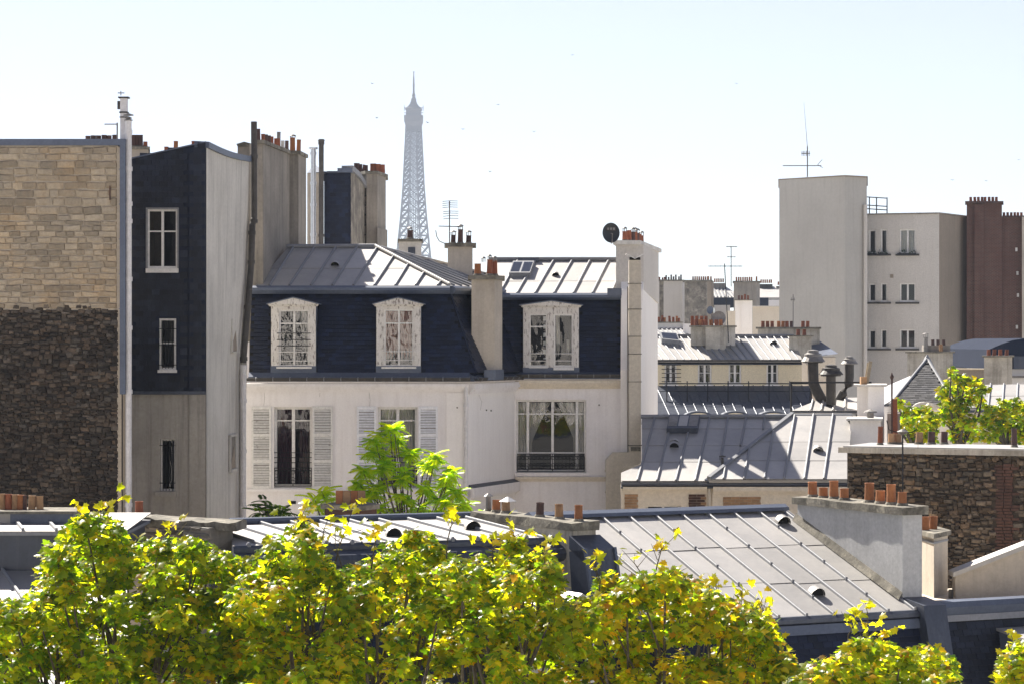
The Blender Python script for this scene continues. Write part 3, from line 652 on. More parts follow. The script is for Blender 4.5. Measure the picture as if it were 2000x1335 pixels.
    # dormers
    for x0, x1, win, gl in ((529.5, 616.5, (545, 604, 605, 716), 'glass_wavy'), (735, 821.5, (750, 808, 604, 716), 'glass_wavy')):
        fr, dm = dormer(H, 71.0, x0, x1, 597, 582, 728, [win], .75)
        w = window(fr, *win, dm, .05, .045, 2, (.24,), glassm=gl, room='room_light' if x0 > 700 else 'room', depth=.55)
        fbox('sill', fr, win[0] - 5, win[1] + 5, 715.5, 719, -.05, .06, MAT['paint_white'], dm)
        if x0 < 700:
            hbars(fr, 541, 607, (650.5, 663, 675), .02, dm, 'iron_black', .012); hbars(fr, 541, 607, (687, 704), .02, dm, 'paint_white', .012)
            u0, v1 = fr.uv(580, 608); u1, v0 = fr.uv(602, 714); drape(fr, dm, u0, u1, v0, v1, -.22, 'curtain', 4, tie=(u1 - .05, v0 + .3))
        else:
            hbars(fr, 747, 812, (686, 703), .02, dm, 'paint_white', .012)
            u0, v1 = fr.uv(752, 608); u1, v0 = fr.uv(806, 714); drape(fr, dm, u0, u1, v0, v1, -.2, 'curtain_pink', 9, amp=.05)
    fr, dm = dormer(H, 74.3, 1022, 1130.5, 599, 588.5, 731, [(1034, 1069, 613, 716), (1081.5, 1120, 613, 720)], .75)
    w = window(fr, 1034, 1069, 613, 716, dm, .04, .04, 1, (.24,), glassm='glass', depth=.55)
    w_ = window(fr, 1081.5, 1120, 613, 717, dm, .04, .05, 1, (), glassm='glass', room='room_light', depth=.55)
    fbox('sill', fr, 1081, 1121, 717, 722, -.04, .07, MAT['paint_white'], dm); fbox('sill', fr, 1033, 1070, 715.5, 718, -.04, .05, MAT['paint_white'], dm)
    hbars(fr, 1033, 1070, (690, 704), .02, dm, 'paint_white', .012); hbars(fr, 1081, 1121, (690, 704), .02, dm, 'paint_white', .012)
    u0, v1 = fr.uv(1060, 618); u1, v0 = fr.uv(1068, 714); n = 12
    for k in range(n): 
        m = MB(); fr.bx(m, u0 + (.02 if k % 2 else 0), u1, v0 + (v1 - v0) * k / n, v0 + (v1 - v0) * (k + 1) / n, -.16, -.15); m.build('curtain_stripe', MAT['paint_white' if k % 2 else 'cloth_black'], dm)
    u0, v1 = fr.uv(1083, 616); u1, v0 = fr.uv(1118, 714); drape(fr, dm, u0 + .05, u0 + .16, v0, v1, -.2, 'curtain', 2); drape(fr, dm, u1 - .16, u1 - .08, v0, v1 - .7, -.22, 'curtain', 2)
    # zinc top roofs
    pm = Pl((500, 558, 71.75), (878, 558, 71.75), (733, 483, 74.69))
    S = [((573, 483), (526, 558)), ((614, 483), (565, 558)), ((656, 483), (607, 558)), ((697, 483), (649, 558)), ((736, 485), (690, 558)), ((768, 502), (731, 558)), ((797, 517), (772, 558)), ((828, 533), (812, 558)), ((861, 550), (855, 558))]
    m = MB(); m.prism([pm.at(x, y, -.14) for x, y in ((500, 558), (878, 558), (733, 483), (563, 483))], pm.N * -.05); rf = m.build('roof', MAT['zinc_dark'], H)
    zinc_roof(rf, pm, [(499, 558), (878, 558), (733, 483), (562, 483)], S, [((480, 524), (900, 524))], MAT['zinc'], MAT['zinc_roll'])
    hood_vent(rf, pm, 654, 520, .95)
    R_ = pm.at(733, 483); C_ = pm.at(878, 558); Cf = C_ + e * 8
    ph = Pl(R_, C_, Cf, True); uvp = [ph.uv(v) for v in (R_, C_, Cf)]; seams = []
    L = (Cf - C_).length; sd = (Cf - C_).normalized(); up = ph.N.cross(sd)
    if up.z < 0: up = -up
    apex = (R_ - C_).dot(sd); hgt = (R_ - C_).dot(up); ss = []
    t = .35
    while t < L - .3:
        hh = hgt * (t / apex if t < apex else (L - t) / (L - apex)); ss.append((PROJ(C_ + sd * t + up * hh), PROJ(C_ + sd * t))); t += .55
    zinc_roof(rf, ph, [PROJ(v) for v in (R_, C_, Cf)], sorted(ss, key=lambda s: s[1][0]), [], MAT['zinc'], MAT['zinc_roll'])
    m = MB(); m.tube([R_ + Vector((0, 0, .04)), C_ + Vector((0, 0, .04))], .05, 8); m.tube([R_ + Vector((0, 0, .04)), Cf + Vector((0, 0, .04))], .05, 8); m.build('hip_roll', MAT['zinc'], rf)
    m = MB(); m.tube([pm.at(560, 483, .03), pm.at(735, 482, .03)], .06, 8); m.build('ridge_roll', MAT['zinc_roll'], rf)
    # back slopes so the roof is closed from every side
    m = MB(); a, b = pm.at(562, 483), pm.at(733, 483); m.quad(a, b, b + Vector((1.2, 4, -1.3)), a + Vector((0, 4, -1.3))); m.quad(b, Cf, Cf + Vector((-1, 3, -.6)), b + Vector((1.2, 4, -1.3))); m.build('back_slope', MAT['zinc'], rf)
    # the rolled zinc edge between roof and slates
    m = MB(); a = pm.at(492, 561, -.02); b = pm.at(879, 561, -.02)
    m.prism([a + Vector((0, -.06, .06)), a + Vector((0, -.16, 0)), a + Vector((0, -.17, -.07)), a + Vector((0, -.1, -.17)), a + Vector((0, .1, -.17)), a + Vector((0, .1, .03))], b - a); m.build('eave_roll', MAT['zinc_blue'], rf)
    a2 = b; b2 = b + e * 4; nn = Vector((e.y, -e.x, 0)); m = MB()
    m.prism([a2 + nn * .06 + Vector((0, 0, .06)), a2 + nn * .16, a2 + nn * .17 + Vector((0, 0, -.07)), a2 + nn * .1 + Vector((0, 0, -.17)), a2 - nn * .1 + Vector((0, 0, -.17)), a2 - nn * .1 + Vector((0, 0, .03))], b2 - a2); m.build('eave_roll', MAT['zinc_blue'], rf)
    pz = Pl((960, 573, 75.0), (1213, 573, 75.0), (1100, 508, 77.9))
    S = [((1012, 508), (976, 573)), ((1047, 508), (1010, 573)), ((1082, 508), (1045, 573)), ((1118, 508), (1082, 573)), ((1153, 508), (1120, 573)), ((1189, 508), (1157, 573)), ((1222, 508), (1194, 573))]
    m = MB(); m.prism([pz.at(x, y, -.14) for x, y in ((955, 573), (1213, 573), (1230, 508), (965, 508))], pz.N * -.05); rz = m.build('roof', MAT['zinc_dark'], H)
    zinc_roof(rz, pz, [(945, 573), (1214, 573), (1231, 508), (960, 508)], S, [((940, 549), (1250, 549))], MAT['zinc'], MAT['zinc_roll'])
    hood_vent(rz, pz, 1085, 539, .85)
    m = MB(); m.tube([pz.at(955, 508, .04), pz.at(1231, 508, .04)], .06, 8); m.build('ridge_roll', MAT['zinc_roll'], rz)
    m = MB(); a, b = pz.at(955, 508), pz.at(1231, 508); m.quad(a, b, b + Vector((0, 4.2, -1.6)), a + Vector((0, 4.2, -1.6))); m.build('back_slope', MAT['zinc'], rz)
    m = MB(); a = pz.at(962, 575, -.02); b = pz.at(1213, 575, -.02)
    m.prism([a + Vector((0, -.06, .06)), a + Vector((0, -.16, 0)), a + Vector((0, -.17, -.07)), a + Vector((0, -.1, -.14)), a + Vector((0, .1, -.14)), a + Vector((0, .1, .03))], b - a); m.build('eave_roll', MAT['zinc_blue'], rz)
    fbox('eave_upstand', Fr.flat(74.75), 1186, 1214, 563, 577, 0, .06, MAT['zinc_blue'], rz)
    # skylights
    def skylight(pl, roof, x0, x1, y0, y1, panes=2, h=.14):
        m = MB(); c = [pl.at(x0, y1), pl.at(x1, y1), pl.at(x1 + (y1 - y0) * .35, y0), pl.at(x0 + (y1 - y0) * .35, y0)]
        m.prism(c, pl.N * h); s = m.build('skylight', MAT['zinc_roll'], roof)
        for k in range(panes):
            f = lambda t, r: (c[0] + (c[1] - c[0]) * t) * (1 - r) + (c[3] + (c[2] - c[3]) * t) * r + pl.N * (h + .006)
            a = (k + .08) / panes; b = (k + .92) / panes; g = MB(); g.quad(f(a, .08), f(b, .08), f(b, .92), f(a, .92)); g.build('pane', MAT['glass'], s)
    skylight(pz, rz, 994, 1035, 518, 541)
    fbox('roof_hatch', Fr.flat(78.2), 1012, 1052, 504, 512, 0, .5, MAT['zinc_dark'], rz)
    # chimneys on the roof
    c = plan('chimney', [(921, 71.85), (966, 71.85), (981, 72.4), (981, 73.3), (921, 73.3)], ZW(735, 71), ZW(545, 71.8), MAT['stucco_beige'], H)
    capslab(c, [(914, 71.7), (968, 71.7), (986, 72.3), (986, 73.5), (914, 73.5)], ZW(546, 71.8), ZW(538, 71.8))
    plan('flashing', [(945, 71.5), (968, 71.5), (984, 72.1), (984, 72.6), (945, 72.6)], ZW(742, 71), ZW(722, 71), MAT['zinc_blue'], c)
    pot(c, 933, 515, 538, 72.3, 14, 'o'); pot(c, 956, 507, 538, 72.2, 12, 'r'); pot(c, 966, 509, 538, 72.5, 12, 'r'); pot(c, 960, 511, 538, 72.9, 11, 'd')
    for x, y in ((956, 500), (966, 503), (944, 504)): cowl(c, x, y, y + 8, 72.4, 10)
    c = plan('chimney', [(874.5, 76.0), (923, 76.0), (923, 77.1), (874.5, 77.1)], ZW(575, 76), ZW(481, 76), MAT['stucco_beige'], H)
    capslab(c, [(868, 75.85), (930, 75.85), (930, 77.3), (868, 77.3)], ZW(482, 76), ZW(475, 76))
    pot(c, 885, 459, 476, 76.5, 10, 'd'); pot(c, 899, 448, 476, 76.4, 11, 'd'); pot(c, 915, 460, 476, 76.6, 11, 'd')
    cowl(c, 885, 453, 459, 76.5, 14); cowl(c, 899, 441, 448, 76.4, 14); cowl(c, 915, 453, 460, 76.6, 14)
    c = plan('chimney', [(779, 79), (823, 79), (823, 80.2), (779, 80.2)], ZW(540, 79), ZW(471, 79), MAT['chimney_white'], H)
    capslab(c, [(776.5, 78.85), (826, 78.85), (826, 80.4), (776.5, 80.4)], ZW(472, 79), ZW(467, 79)); pot(c, 801, 450, 467, 79.5, 12, 'd'); cowl(c, 801, 446, 450, 79.5, 12)
    fbox('hatch', Fr.flat(79), 797, 811, 483, 497, .001, .03, MAT['zinc_dark'], c)
    # party wall with the chimney head at the right-hand end
    def LX(D): return 3.13 + (D - 73.8) * .055
    def RX(D): return 3.70 + (D - 73.8) * .118
    prof = [(73.8, 0), (73.8, ZW(722, 73.8)), (74.9, ZW(566, 74.9)), (75.4, ZW(540, 75.4)), (82, ZW(540, 75.4)), (82, 0)]
    m = MB(); a = [Vector((LX(D), D, z)) for D, z in prof]; b = [Vector((RX(D), D, z)) for D, z in prof]; n = len(prof)
    m.add(a + b, [tuple(range(n)), tuple(range(2 * n - 1, n - 1, -1))] + [(i, n + i, n + (i + 1) % n, (i + 1) % n) for i in range(n)]); m.build('party_wall', MAT['render_light'], H)
    c = MB(); 
    for z0, z1, o in ((ZW(566, 75.2), ZW(477, 75.2), 0),):
        pts = [(XW(1203, 75.2), 75.2), (RX(75.2), 75.2), (RX(82) + .02, 81.8), (XW(1203, 75.2) + .7, 81.8)]
        c.add([(x, y, z0 - (0 if i < 2 else .3)) for i, (x, y) in enumerate(pts)] + [(x, y, z1) for x, y in pts], [(3, 2, 1, 0), (4, 5, 6, 7), (0, 1, 5, 4), (1, 2, 6, 5), (2, 3, 7, 6), (3, 0, 4, 7)])
    c = c.build('chimney', MAT['stucco_far'], H)
    m = MB(); pts = [(XW(1203, 75.2) - .1, 75.0), (RX(75.2) - .1, 75.0), (RX(82) + .12, 81.9), (XW(1203, 75.2) + .6, 81.9)]; z0 = ZW(478, 75.2); z1 = ZW(470, 75.2)
    m.add([(x, y, z0) for x, y in pts] + [(x, y, z1) for x, y in pts], [(3, 2, 1, 0), (4, 5, 6, 7), (0, 1, 5, 4), (1, 2, 6, 5), (2, 3, 7, 6), (3, 0, 4, 7)]); m.build('cap', MAT['chimney_white'], c)
    for k, (x, y, d, t) in enumerate(((1220, 452, 75.7, 'r'), (1229, 450, 75.9, 'r'), (1236, 453, 76.5, 'd'), (1240, 453, 77.3, 'r'), (1245, 455, 78.2, 'd'), (1249, 457, 79.0, 'r'), (1253, 460, 79.8, 'r'), (1225, 452, 76.4, 'd'))):
        yb = HZ - (z1 - EYE) * F / d; pot(c, x, y, yb, d, 10, t)
        if k % 2 == 0 or k == 3: cowl(c, x, y - 6, y, d, 11)
    # square vent duct in front of the party wall
    dk = MB(); fd = Fr.flat(73.45); fd.pbx(dk, 1228.5, 1252, 508, 882, -.34, 0); dk = dk.build('vent_duct', MAT['duct'], H)
    for y in (553, 603, 656, 690, 744, 868):
        m = MB(); fd.pbx(m, 1227, 1253.5, y, y + 1.6, -.335, .014); m.build('collar', MAT['cap_stone'], dk)
    m = MB()
    for s in (-1, 1): m.prism([fd.at(1240, 506, .12), fd.at(1240 + s * 17, 497, .12), fd.at(1240 + s * 17, 495.5, .12), fd.at(1240, 504, .12)], (0, .6, 0))
    m.build('rain_hat', MAT['paint_white'], dk)
    fbox('mouth', fd, 1230, 1251, 502.5, 508, -.3, -.03, MAT['opening_shade'], dk)
    m = MB(); m.prism([fd.at(x, y) for x, y in ((1252, 882), (1252, 902), (1246, 906), (1222, 911), (1213, 920), (1183, 920), (1183, 898), (1197, 883))], (0, .34, 0)); m.build('elbow', MAT['duct'], dk)
    m = MB(); fd.pbx(m, 1184, 1212, 920.5, 1250, -.338, 0); m.build('lower_duct', MAT['duct'], dk)
    m = MB(); fd.pbx(m, 1182, 1214, 918, 921, -.335, .014); fd.pbx(m, 1182, 1214, 960, 961.5, -.335, .01); m.build('collar', MAT['duct'], dk)
    m = MB(); fd.pbx(m, 1232, 1251, 872, 880, .0, .03); m.build('collar', MAT['cap_stone'], dk)
    pipe('conduit', [P(1226, 560, 73.6), P(1226, 885, 73.6)], .018, 'cement_dark', H)
    return H
main_house()

def dish_thing(name, label, x, y, D, rx, ry, mat, face=(0, -1, .25), arm=None, plate=False):
    t = thing(name, label, 'satellite dish', P(x, y + ry, D)); c = P(x, y, D); s = D / F; n = Vector(face).normalized(); a = n.cross(Vector((0, 0, 1))).normalized(); b = a.cross(n)
    m = MB(); rings = []
    for k in range(6):
        r = k / 5 + .001; rings.append([c + a * (math.cos(q) * rx * s * r) + b * (math.sin(q) * ry * s * r) + n * (.09 * r * r) for q in [2 * math.pi * i / 24 for i in range(24)]])
    m.loft(rings, False); m.build('reflector', MAT[mat], t, smooth=True)
    m = MB(); m.lathe((0, 0, 0), [(rx * s * 1.0, -.01), (rx * s * 1.03, 0), (rx * s * 1.0, .012)], 24)
    if arm:
        m2 = MB(); m2.tube([c - b * ry * s, c - b * ry * s * 1.15 + n * .35, c - b * ry * s * .35 + n * .5], .016, 6); m2.build('feed_arm', MAT['aerial'], t)
        m2 = MB(); m2.tube([c, P(*arm)], .025, 6); m2.build('bracket', MAT['aerial'], t)
    if plate:
        m2 = MB(); q = lambda i, j: c + a * i * rx * s + b * j * ry * s + n * .06
        m2.quad(q(-.55, .2), q(.55, .2), q(.55, .62), q(-.55, .62)); m2.build('name_plate', MAT['galva_dark'], t)
        for k in range(3):
            m2 = MB(); x0 = -.45 + k * .33; q2 = lambda i, j: q(i, j) + n * .006; m2.quad(q2(x0, .3), q2(x0 + .22, .3), q2(x0 + .22, .52), q2(x0, .52)); m2.build('letter', MAT['galva'], t)
    return t
dish_thing('satellite_dish', 'round black satellite dish beside the white chimney head', 1193, 456, 74.9, 17, 20, 'dish', (.05, -1, .15), arm=(1208, 474, 75.3), plate=True)
yagi('tv_antenna', 'comb shaped aerial on thin mast above the grey roof chimney', 878, 392, 476, 76.2, [(442, 857, 902, 5, 1, 1, .4)], mat='aerial')
def comb_aerial():
    t = [o for o in bpy.data.objects if o.name.startswith('tv_antenna') and o.type == 'EMPTY'][-1]
    for j, y in enumerate((394, 398, 402, 406, 414, 418, 423, 428)):
        m = MB(); dx = 1.5 if j > 3 else 0; m.tube([P(864 + dx, y, 76.1), P(879, y - 1.5, 76.1), P(894 + dx, y - 1, 76.1)], .009, 5); m.build('element', MAT['aerial'], t)
    m = MB(); m.tube([P(851, 450, 76.1), P(853, 462, 76.1), P(858, 471, 76.1), P(869, 476, 76.1)], .014, 6); m.build('cable', MAT['aerial'], t)
comb_aerial()
# ------------------------------------------------------------------ left-hand houses
def stone_unit(mat, seed, jit=.12, inset=.12):
    r = random.Random(seed); j = lambda k: r.uniform(-k, k); n = 8; m = MB()
    out = [(-1, -1), (0, -1.04), (1, -1), (1.03, 0), (1, 1), (0, 1.03), (-1, 1), (-1.03, 0)]
    ring0 = [Vector((x, 1, z)) for x, z in out]
    ring1 = [Vector((x * (1 - inset) + j(jit), -.5 + j(.3), z * (1 - inset) + j(jit))) for x, z in out]
    ring2 = [Vector((p.x * .72 + j(jit), -1 + j(.25), p.z * .72 + j(jit))) for p in ring1]
    m.loft([ring0, ring1, ring2], False); m.f.append((16, 17, 18, 19, 20, 21, 22, 23)); return m
def stone_rows(parent, fr, x0, x1, y0, y1, mat, rh, rw, depth, single=True, seed=1, name='stone', stuff='rubble_stones', skip=None, fade=None):
    r = random.Random(seed); units = [stone_unit(mat, seed * 50 + k) for k in range(8)]; meshes = [u.mesh(name, mat) for u in units] if single else None
    big = MB(); tones = []; y = y0
    while y < y1 - rh[0] * .4:
        h = min(r.uniform(*rh), y1 - y); hh0 = h; x = x0 + r.uniform(-.4, 0) * rw[0]
        while x < x1 - 1:
            w = min(r.uniform(*rw), x1 - x)
            if x1 - (x + w) < rw[0] * .4: w = x1 - x
            xa = max(x, x0)
            if w > 2 and not (skip and skip((xa + x + w) / 2, y + h / 2)):
                u0, v1 = fr.uv(xa, y); u1, v0 = fr.uv(x + w, y + h); g = .005 if single else .004
                jv = r.uniform(-.07, .07) * (v1 - v0) if single else r.uniform(-.5, .5) * (v1 - v0); sc_ = r.uniform(.86, 1.02) if single else r.uniform(.75, 1.5)
                c = fr.pt((u0 + u1) / 2, (v0 + v1) / 2 + jv, r.uniform(-.2, .25) * depth); k = r.randrange(8)
                rot = Matrix((fr.U, -fr.N, Vector((0, 0, 1)))).transposed().to_4x4()
                M = Matrix.Translation(c) @ rot @ Matrix.Diagonal((((u1 - u0) / 2 - g) * r.choice((-1, 1)) if not single else (u1 - u0) / 2 - g, depth, ((v1 - v0) / 2 - g) * sc_, 1)) @ Matrix.Rotation(r.gauss(0, .03 if single else .12), 4, 'Y')
                if single: link_mesh(name, meshes[k], parent, M)
                else:
                    big.add([M @ Vector(p) for p in units[k].v], units[k].f); tn = r.choice((.35, .5, .6, .75, .9, 1.0, 1.0, 1.35)) * r.uniform(.8, 1.15); wm = r.uniform(-.1, .1); tn *= 1 - (min(1, max(0, (y - fade[0]) / (fade[1] - fade[0]))) * fade[2] if fade else 0); tones += [(tn * (1 + wm), tn, tn * (1 - wm), 1)] * len(units[k].v)
            x += w
        y += h
    if big.v:
        o = big.build(stuff, mat, parent, kind='stuff'); at = o.data.color_attributes.new('stone_tone', 'FLOAT_COLOR', 'POINT'); at.data.foreach_set('color', [q for t_ in tones for q in t_])

def stone_house():
    H = thing('stone_gable_house', 'tall blind gable of beige stone above soot black rubble, zinc coping on top', 'house', P(110, 2165, 60))
    F0 = Fr.flat(60.0)
    plan('wall', [(-160, 60.02), (230, 60.02), (238, 60.9), (240, 63.6), (-160, 63.6)], ZW(606, 60), ZW(284, 60), MAT['mortar'], H)
    w2 = plan('wall', [(-160, 60.02), (233, 60.02), (238, 60.9), (240, 63.6), (-160, 63.6)], 0, ZW(606, 60), MAT['soot'], H)
    top = MB().box(0, 0, 0, 0, 0, 0)
    up = fbox('upper_masonry', F0, 0, 229, 288, 603, -.06, -.016, MAT['mortar'], H)
    stone_rows(up, F0, -8, 228, 287, 440, MAT['sandstone'], (12.5, 16.5), (16, 46), .018, True, 3)
    stone_rows(up, F0, -8, 228, 440, 604, MAT['sandstone'], (10.5, 14), (15, 36), .018, True, 4)
    rgd = random.Random(77); edge = [rgd.uniform(593, 610) for _ in range(40)]
    stone_rows(w2, F0, -8, 231, 590, 1060, MAT['soot_stone'], (4.5, 9), (7, 19), .028, False, 5, skip=lambda x, y: y < edge[int((x + 10) / 7) % 40], fade=(640, 1000, .4))
    fbox('edge_strip', F0, 229, 237, 287, 1060, -.05, .012, MAT['mortar'], H)
    m = MB(); F0.pbx(m, -160, 246, 272, 284.5, -.4, .06); m.build('coping', MAT['zinc_blue'], H)
    m = MB(); F0.pbx(m, 234.5, 245.5, 284.5, 769, -.2, .05); m.build('flashing', MAT['zinc_blue'], H)
    for k in range(7):
        y = 330 + k * 68; m = MB(); F0.pbx(m, 232.6, 235, y, y + 2.5, .0, .062); m.build('clip', MAT['zinc_roll'], H)
    pipe('flue_pipe', [P(251, 236, 60.1), P(251, 1100, 60.1)], .075, 'pvc', H, 12, [P(251, y, 60.1) for y in (258, 330, 398, 432, 545, 640, 764, 985)])
    m = MB()
    for y, k in ((236, 1.0), (232, .8), (226, 1.2)): m.lathe(P(251, y, 60.1), [(.02, .05), (.1 * k, .02), (.1 * k, 0), (.02, -.01)], 10)
    m.build('flue_cap', MAT['galva'], H)
    m = MB(); F0.pbx(m, 231, 244.5, 190, 272, -.45, -.28); m.build('flue_shaft', MAT['pvc'], H)
    m = MB(); F0.pbx(m, 229.5, 246, 216, 219, -.47, -.26); F0.pbx(m, 230, 245.5, 226, 228, -.47, -.26); F0.pbx(m, 227.5, 248, 187, 189.6, -.5, -.23); m.build('collar', MAT['galva_dark'], H)
    m = MB(); m.tube([P(236, 187, 60.3), P(236, 178, 60.3)], .012, 5); m.tube([P(230, 182, 60.3), P(243, 182, 60.3)], .012, 5); m.build('vane', MAT['aerial'], H)
    m = MB(); F0.pbx(m, 225, 230.5, 195, 211, -.4, -.32); m.build('side_vent', MAT['galva_dark'], H)
    fbox('iron_tie', F0, 214, 216, 363, 391, .0, .05, MAT['brick_red'], H)
    return H
stone_house()
def back_stack():
    H = thing('chimney_stack', 'low cream chimney stack with dark clay pots behind the stone gable', 'chimney', P(230, 2000, 65))
    c = plan('stack', [(165, 69), (290, 69), (290, 70.2), (165, 70.2)], 0, ZW(292, 69), MAT['stucco_beige'], H)
    capslab(H, [(163, 68.9), (293, 68.9), (293, 70.4), (163, 70.4)], ZW(292, 69), ZW(287, 69))
    for x, y in ((172, 266), (182, 265), (192, 265), (203, 264), (213, 265), (224, 264)): pot(H, x, y, 288, 69.5, 11, 'd')
    for x in (261, 268, 275): pot(H, x, 264, 288, 69.5, 9, 'd')
    pot(H, 284, 277, 288, 69.5, 9, 'r')
back_stack()
yagi('tv_antenna', 'small bare aerial poking out left of the white flue pipes', 229, 240, 290, 61.5, [(243, 204, 228, 4, 1.5, 0, 0)])

def slate_clad_house():
    H = thing('slate_clad_house', 'narrow slate clad house with cement base and pale flank, left of the mansard', 'house', P(360, 2080, 66))
    FB = Fr.flat(64.0)
    holes_u = [(288, 347, 409, 525), (311, 344, 622, 722)]
    w = wall('wall', FB, 256, 402, 311, ZW(766, 64), holes_u, .35, MAT['slate_flat'], H)
    m = MB(); m.prism([FB.at(256, 311), FB.at(402, 311), FB.at(402, 279), FB.at(399, 279)], (0, .35, 0)); m.build('wall_top', MAT['slate_flat'], H)
    lw = wall('wall', FB, 256, 402, 766, 0, [(313, 342, 857, 958)], .35, MAT['cement'], H)
    fbox('pilaster', FB, 370, 402, 770, 1080, .001, .05, MAT['cement'], H)
    pv = Pl((256, 766, 63.96), (402, 766, 63.96), (402, 279, 63.96))
    slates(w, pv, [(257, 766), (369, 766), (369, 286), (257, 311)], MAT['slate_old'], holes=[[(283, 403), (353, 403), (353, 537), (283, 537)], [(305, 615), (351, 615), (351, 731), (305, 731)]], rw=.20, rh=.135, single=200, pick=lambda x, y: abs(x - 310) * .6 + abs(y - 470) * .5, underlay=False)
    pv2 = Pl((370, 766, 63.9), (402, 766, 63.9), (402, 279, 63.9))
    m = MB(); FB.pbx(m, 369.5, 402, 290, 766, .0, .085); m.build('pilaster', MAT['slate_flat'], H)
    slates(w, pv2, [(370, 766), (402, 766), (402, 279), (370, 287)], MAT['slate_old'], rw=.20, rh=.135, single=100, underlay=False, pick=lambda x, y: abs(y - 470))
    fbox('flashing', FB, 256, 402.5, 763, 769.5, .0, .12, MAT['zinc_dark'], H)
    m = MB(); m.prism([FB.at(255, 311.5, .1), FB.at(403, 279, .1), FB.at(403, 276.5, .1), FB.at(255, 309, .1)], (0, .5, 0)); m.build('coping', MAT['zinc_blue'], H)
    a = window(FB, 288, 347, 409, 525, H, .02, .05, 2, (.37,)); fbox('sill', FB, 285.5, 349, 524.5, 533, -.05, .09, MAT['paint_white'], a)
    fbox('surround', FB, 285.5, 288, 406, 524, -.05, .06, MAT['zinc_roll'], a); fbox('surround', FB, 347, 349.5, 406, 524, -.05, .06, MAT['zinc_roll'], a); fbox('surround', FB, 285.5, 349.5, 406, 409, -.05, .062, MAT['zinc_roll'], a)
    b = window(FB, 311, 344, 622, 722, H, .02, .05, 1, (.48,), room='room_light'); fbox('sill', FB, 308.5, 346, 721.5, 727, -.05, .08, MAT['paint_white'], b)
    hbars(FB, 310, 345, (642, 674, 712), .05, b, 'iron_black', .01); vbars(FB, (318, 324, 330, 337), 626, 719, .05, b, 'iron_black', .009)
    c = window(FB, 313, 342, 857, 958, H, .1, .04, 1, ()); fbox('sill', FB, 304, 346, 959, 969, -.05, .10, MAT['cement'], c)
    hbars(FB, 312, 343, (869, 942), .03, c, 'iron_black', .012); vbars(FB, (319, 325, 331, 337), 858, 957, .03, c, 'iron_black', .01)
    # battered flank, pale render
    ys = [(466, 2000), (466, 730), (471, 660), (479, 550), (484, 420), (487, 309)]
    near = []; far = []
    for x, y in ys:
        z = max(0, ZW(y, 68.8)); far.append(Vector((XW(x, 68.8), 68.8, z)))
        near.append(Vector((XW(403, 63.97), 63.97, z if y != 309 else ZW(281, 63.97))))
    m = MB(); n = len(ys); k = 10; pts = []
    for i in range(n):
        for j in range(k + 1):
            t = j / k; p = near[i].lerp(far[i], t)
            if i == n - 1: p.z -= .06 * math.sin(math.pi * t)
            pts.append(p)
    m.add(pts, [(i * (k + 1) + j, i * (k + 1) + j + 1, (i + 1) * (k + 1) + j + 1, (i + 1) * (k + 1) + j) for i in range(n - 1) for j in range(k)])
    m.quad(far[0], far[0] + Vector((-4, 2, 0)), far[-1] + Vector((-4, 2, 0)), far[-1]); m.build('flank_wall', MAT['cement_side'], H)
    m = MB(); rings = []
    for j in range(k + 1):
        p = pts[(n - 1) * (k + 1) + j]; rings.append([p + Vector((.07, 0, -.1)), p + Vector((.07, 0, .05)), p + Vector((-.3, 0, .07)), p + Vector((-.3, 0, -.1))])
    m.loft(rings); m.build('coping', MAT['zinc_blue'], H)
    fl = Fr.px(403, 63.97, 466, 68.8)
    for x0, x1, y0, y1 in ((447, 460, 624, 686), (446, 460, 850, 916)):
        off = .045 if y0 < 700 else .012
        m = MB(); fl.pbx(m, x0, x1, y0, y1, .0, .004 + off); o = m.build('niche', MAT['cement_dark'], H)  # proud panel, darkened in place of the shade inside a recess
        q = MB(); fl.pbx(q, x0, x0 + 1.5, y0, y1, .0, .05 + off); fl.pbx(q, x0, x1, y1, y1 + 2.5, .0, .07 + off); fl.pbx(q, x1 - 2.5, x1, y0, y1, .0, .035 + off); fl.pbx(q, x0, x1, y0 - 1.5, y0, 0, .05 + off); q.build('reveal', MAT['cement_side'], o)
        q = MB(); q.prism([fl.at(x0 + 2, y1 - 1, .004 + off), fl.at(x1 - 2, y1 - 1, .004 + off), fl.at((x0 + x1) / 2 + 2, y0 + 20, .004 + off)], fl.N * .02); q.build('shade_wedge', MAT['stucco_tan'], o)  # toned wedge giving the flat panel a recess's inner shade
    # roof behind the parapets
    m = MB(); m.quad(FB.at(256, 312, -.2), FB.at(402, 281, -.2), Vector((XW(480, 69), 69, ZW(312, 69))), Vector((XW(250, 69), 69, ZW(330, 69)))); m.build('roof', MAT['zinc'], H)
    m = MB(); m.quad(P(256, 315, 64.2), P(250, 335, 72), P(250, 2000, 72), P(256, 2080, 64.2)); m.build('wall', MAT['cement'], H)
    for x, y0, y1, kd in ((325, 287, 305, 'r'), (343, 276, 305, 'o'), (378, 276, 300, 'r')): pot(H, x, y0, y1, 67, 9.5, kd)
    # soil pipe: cast iron above, white below
    pipe('drainpipe', [P(496, 238, 68.85), P(496.5, 425, 68.85), P(493, 440, 68.75), P(491, 512, 68.7), P(476.5, 690, 68.4), P(475, 708, 68.4)], .082, 'cast_iron', H, 12, [P(496, 306, 68.85), P(496, 432, 68.8), P(492, 455, 68.7), P(491, 512, 68.7), P(484, 600, 68.5), P(476, 700, 68.4)])
    pipe('drainpipe', [P(475, 712, 68.4), P(475, 2000, 68.4)], .08, 'pvc', H, 12, [P(475, y, 68.4) for y in (716, 735, 782, 880, 990)])
    return H
slate_clad_house()

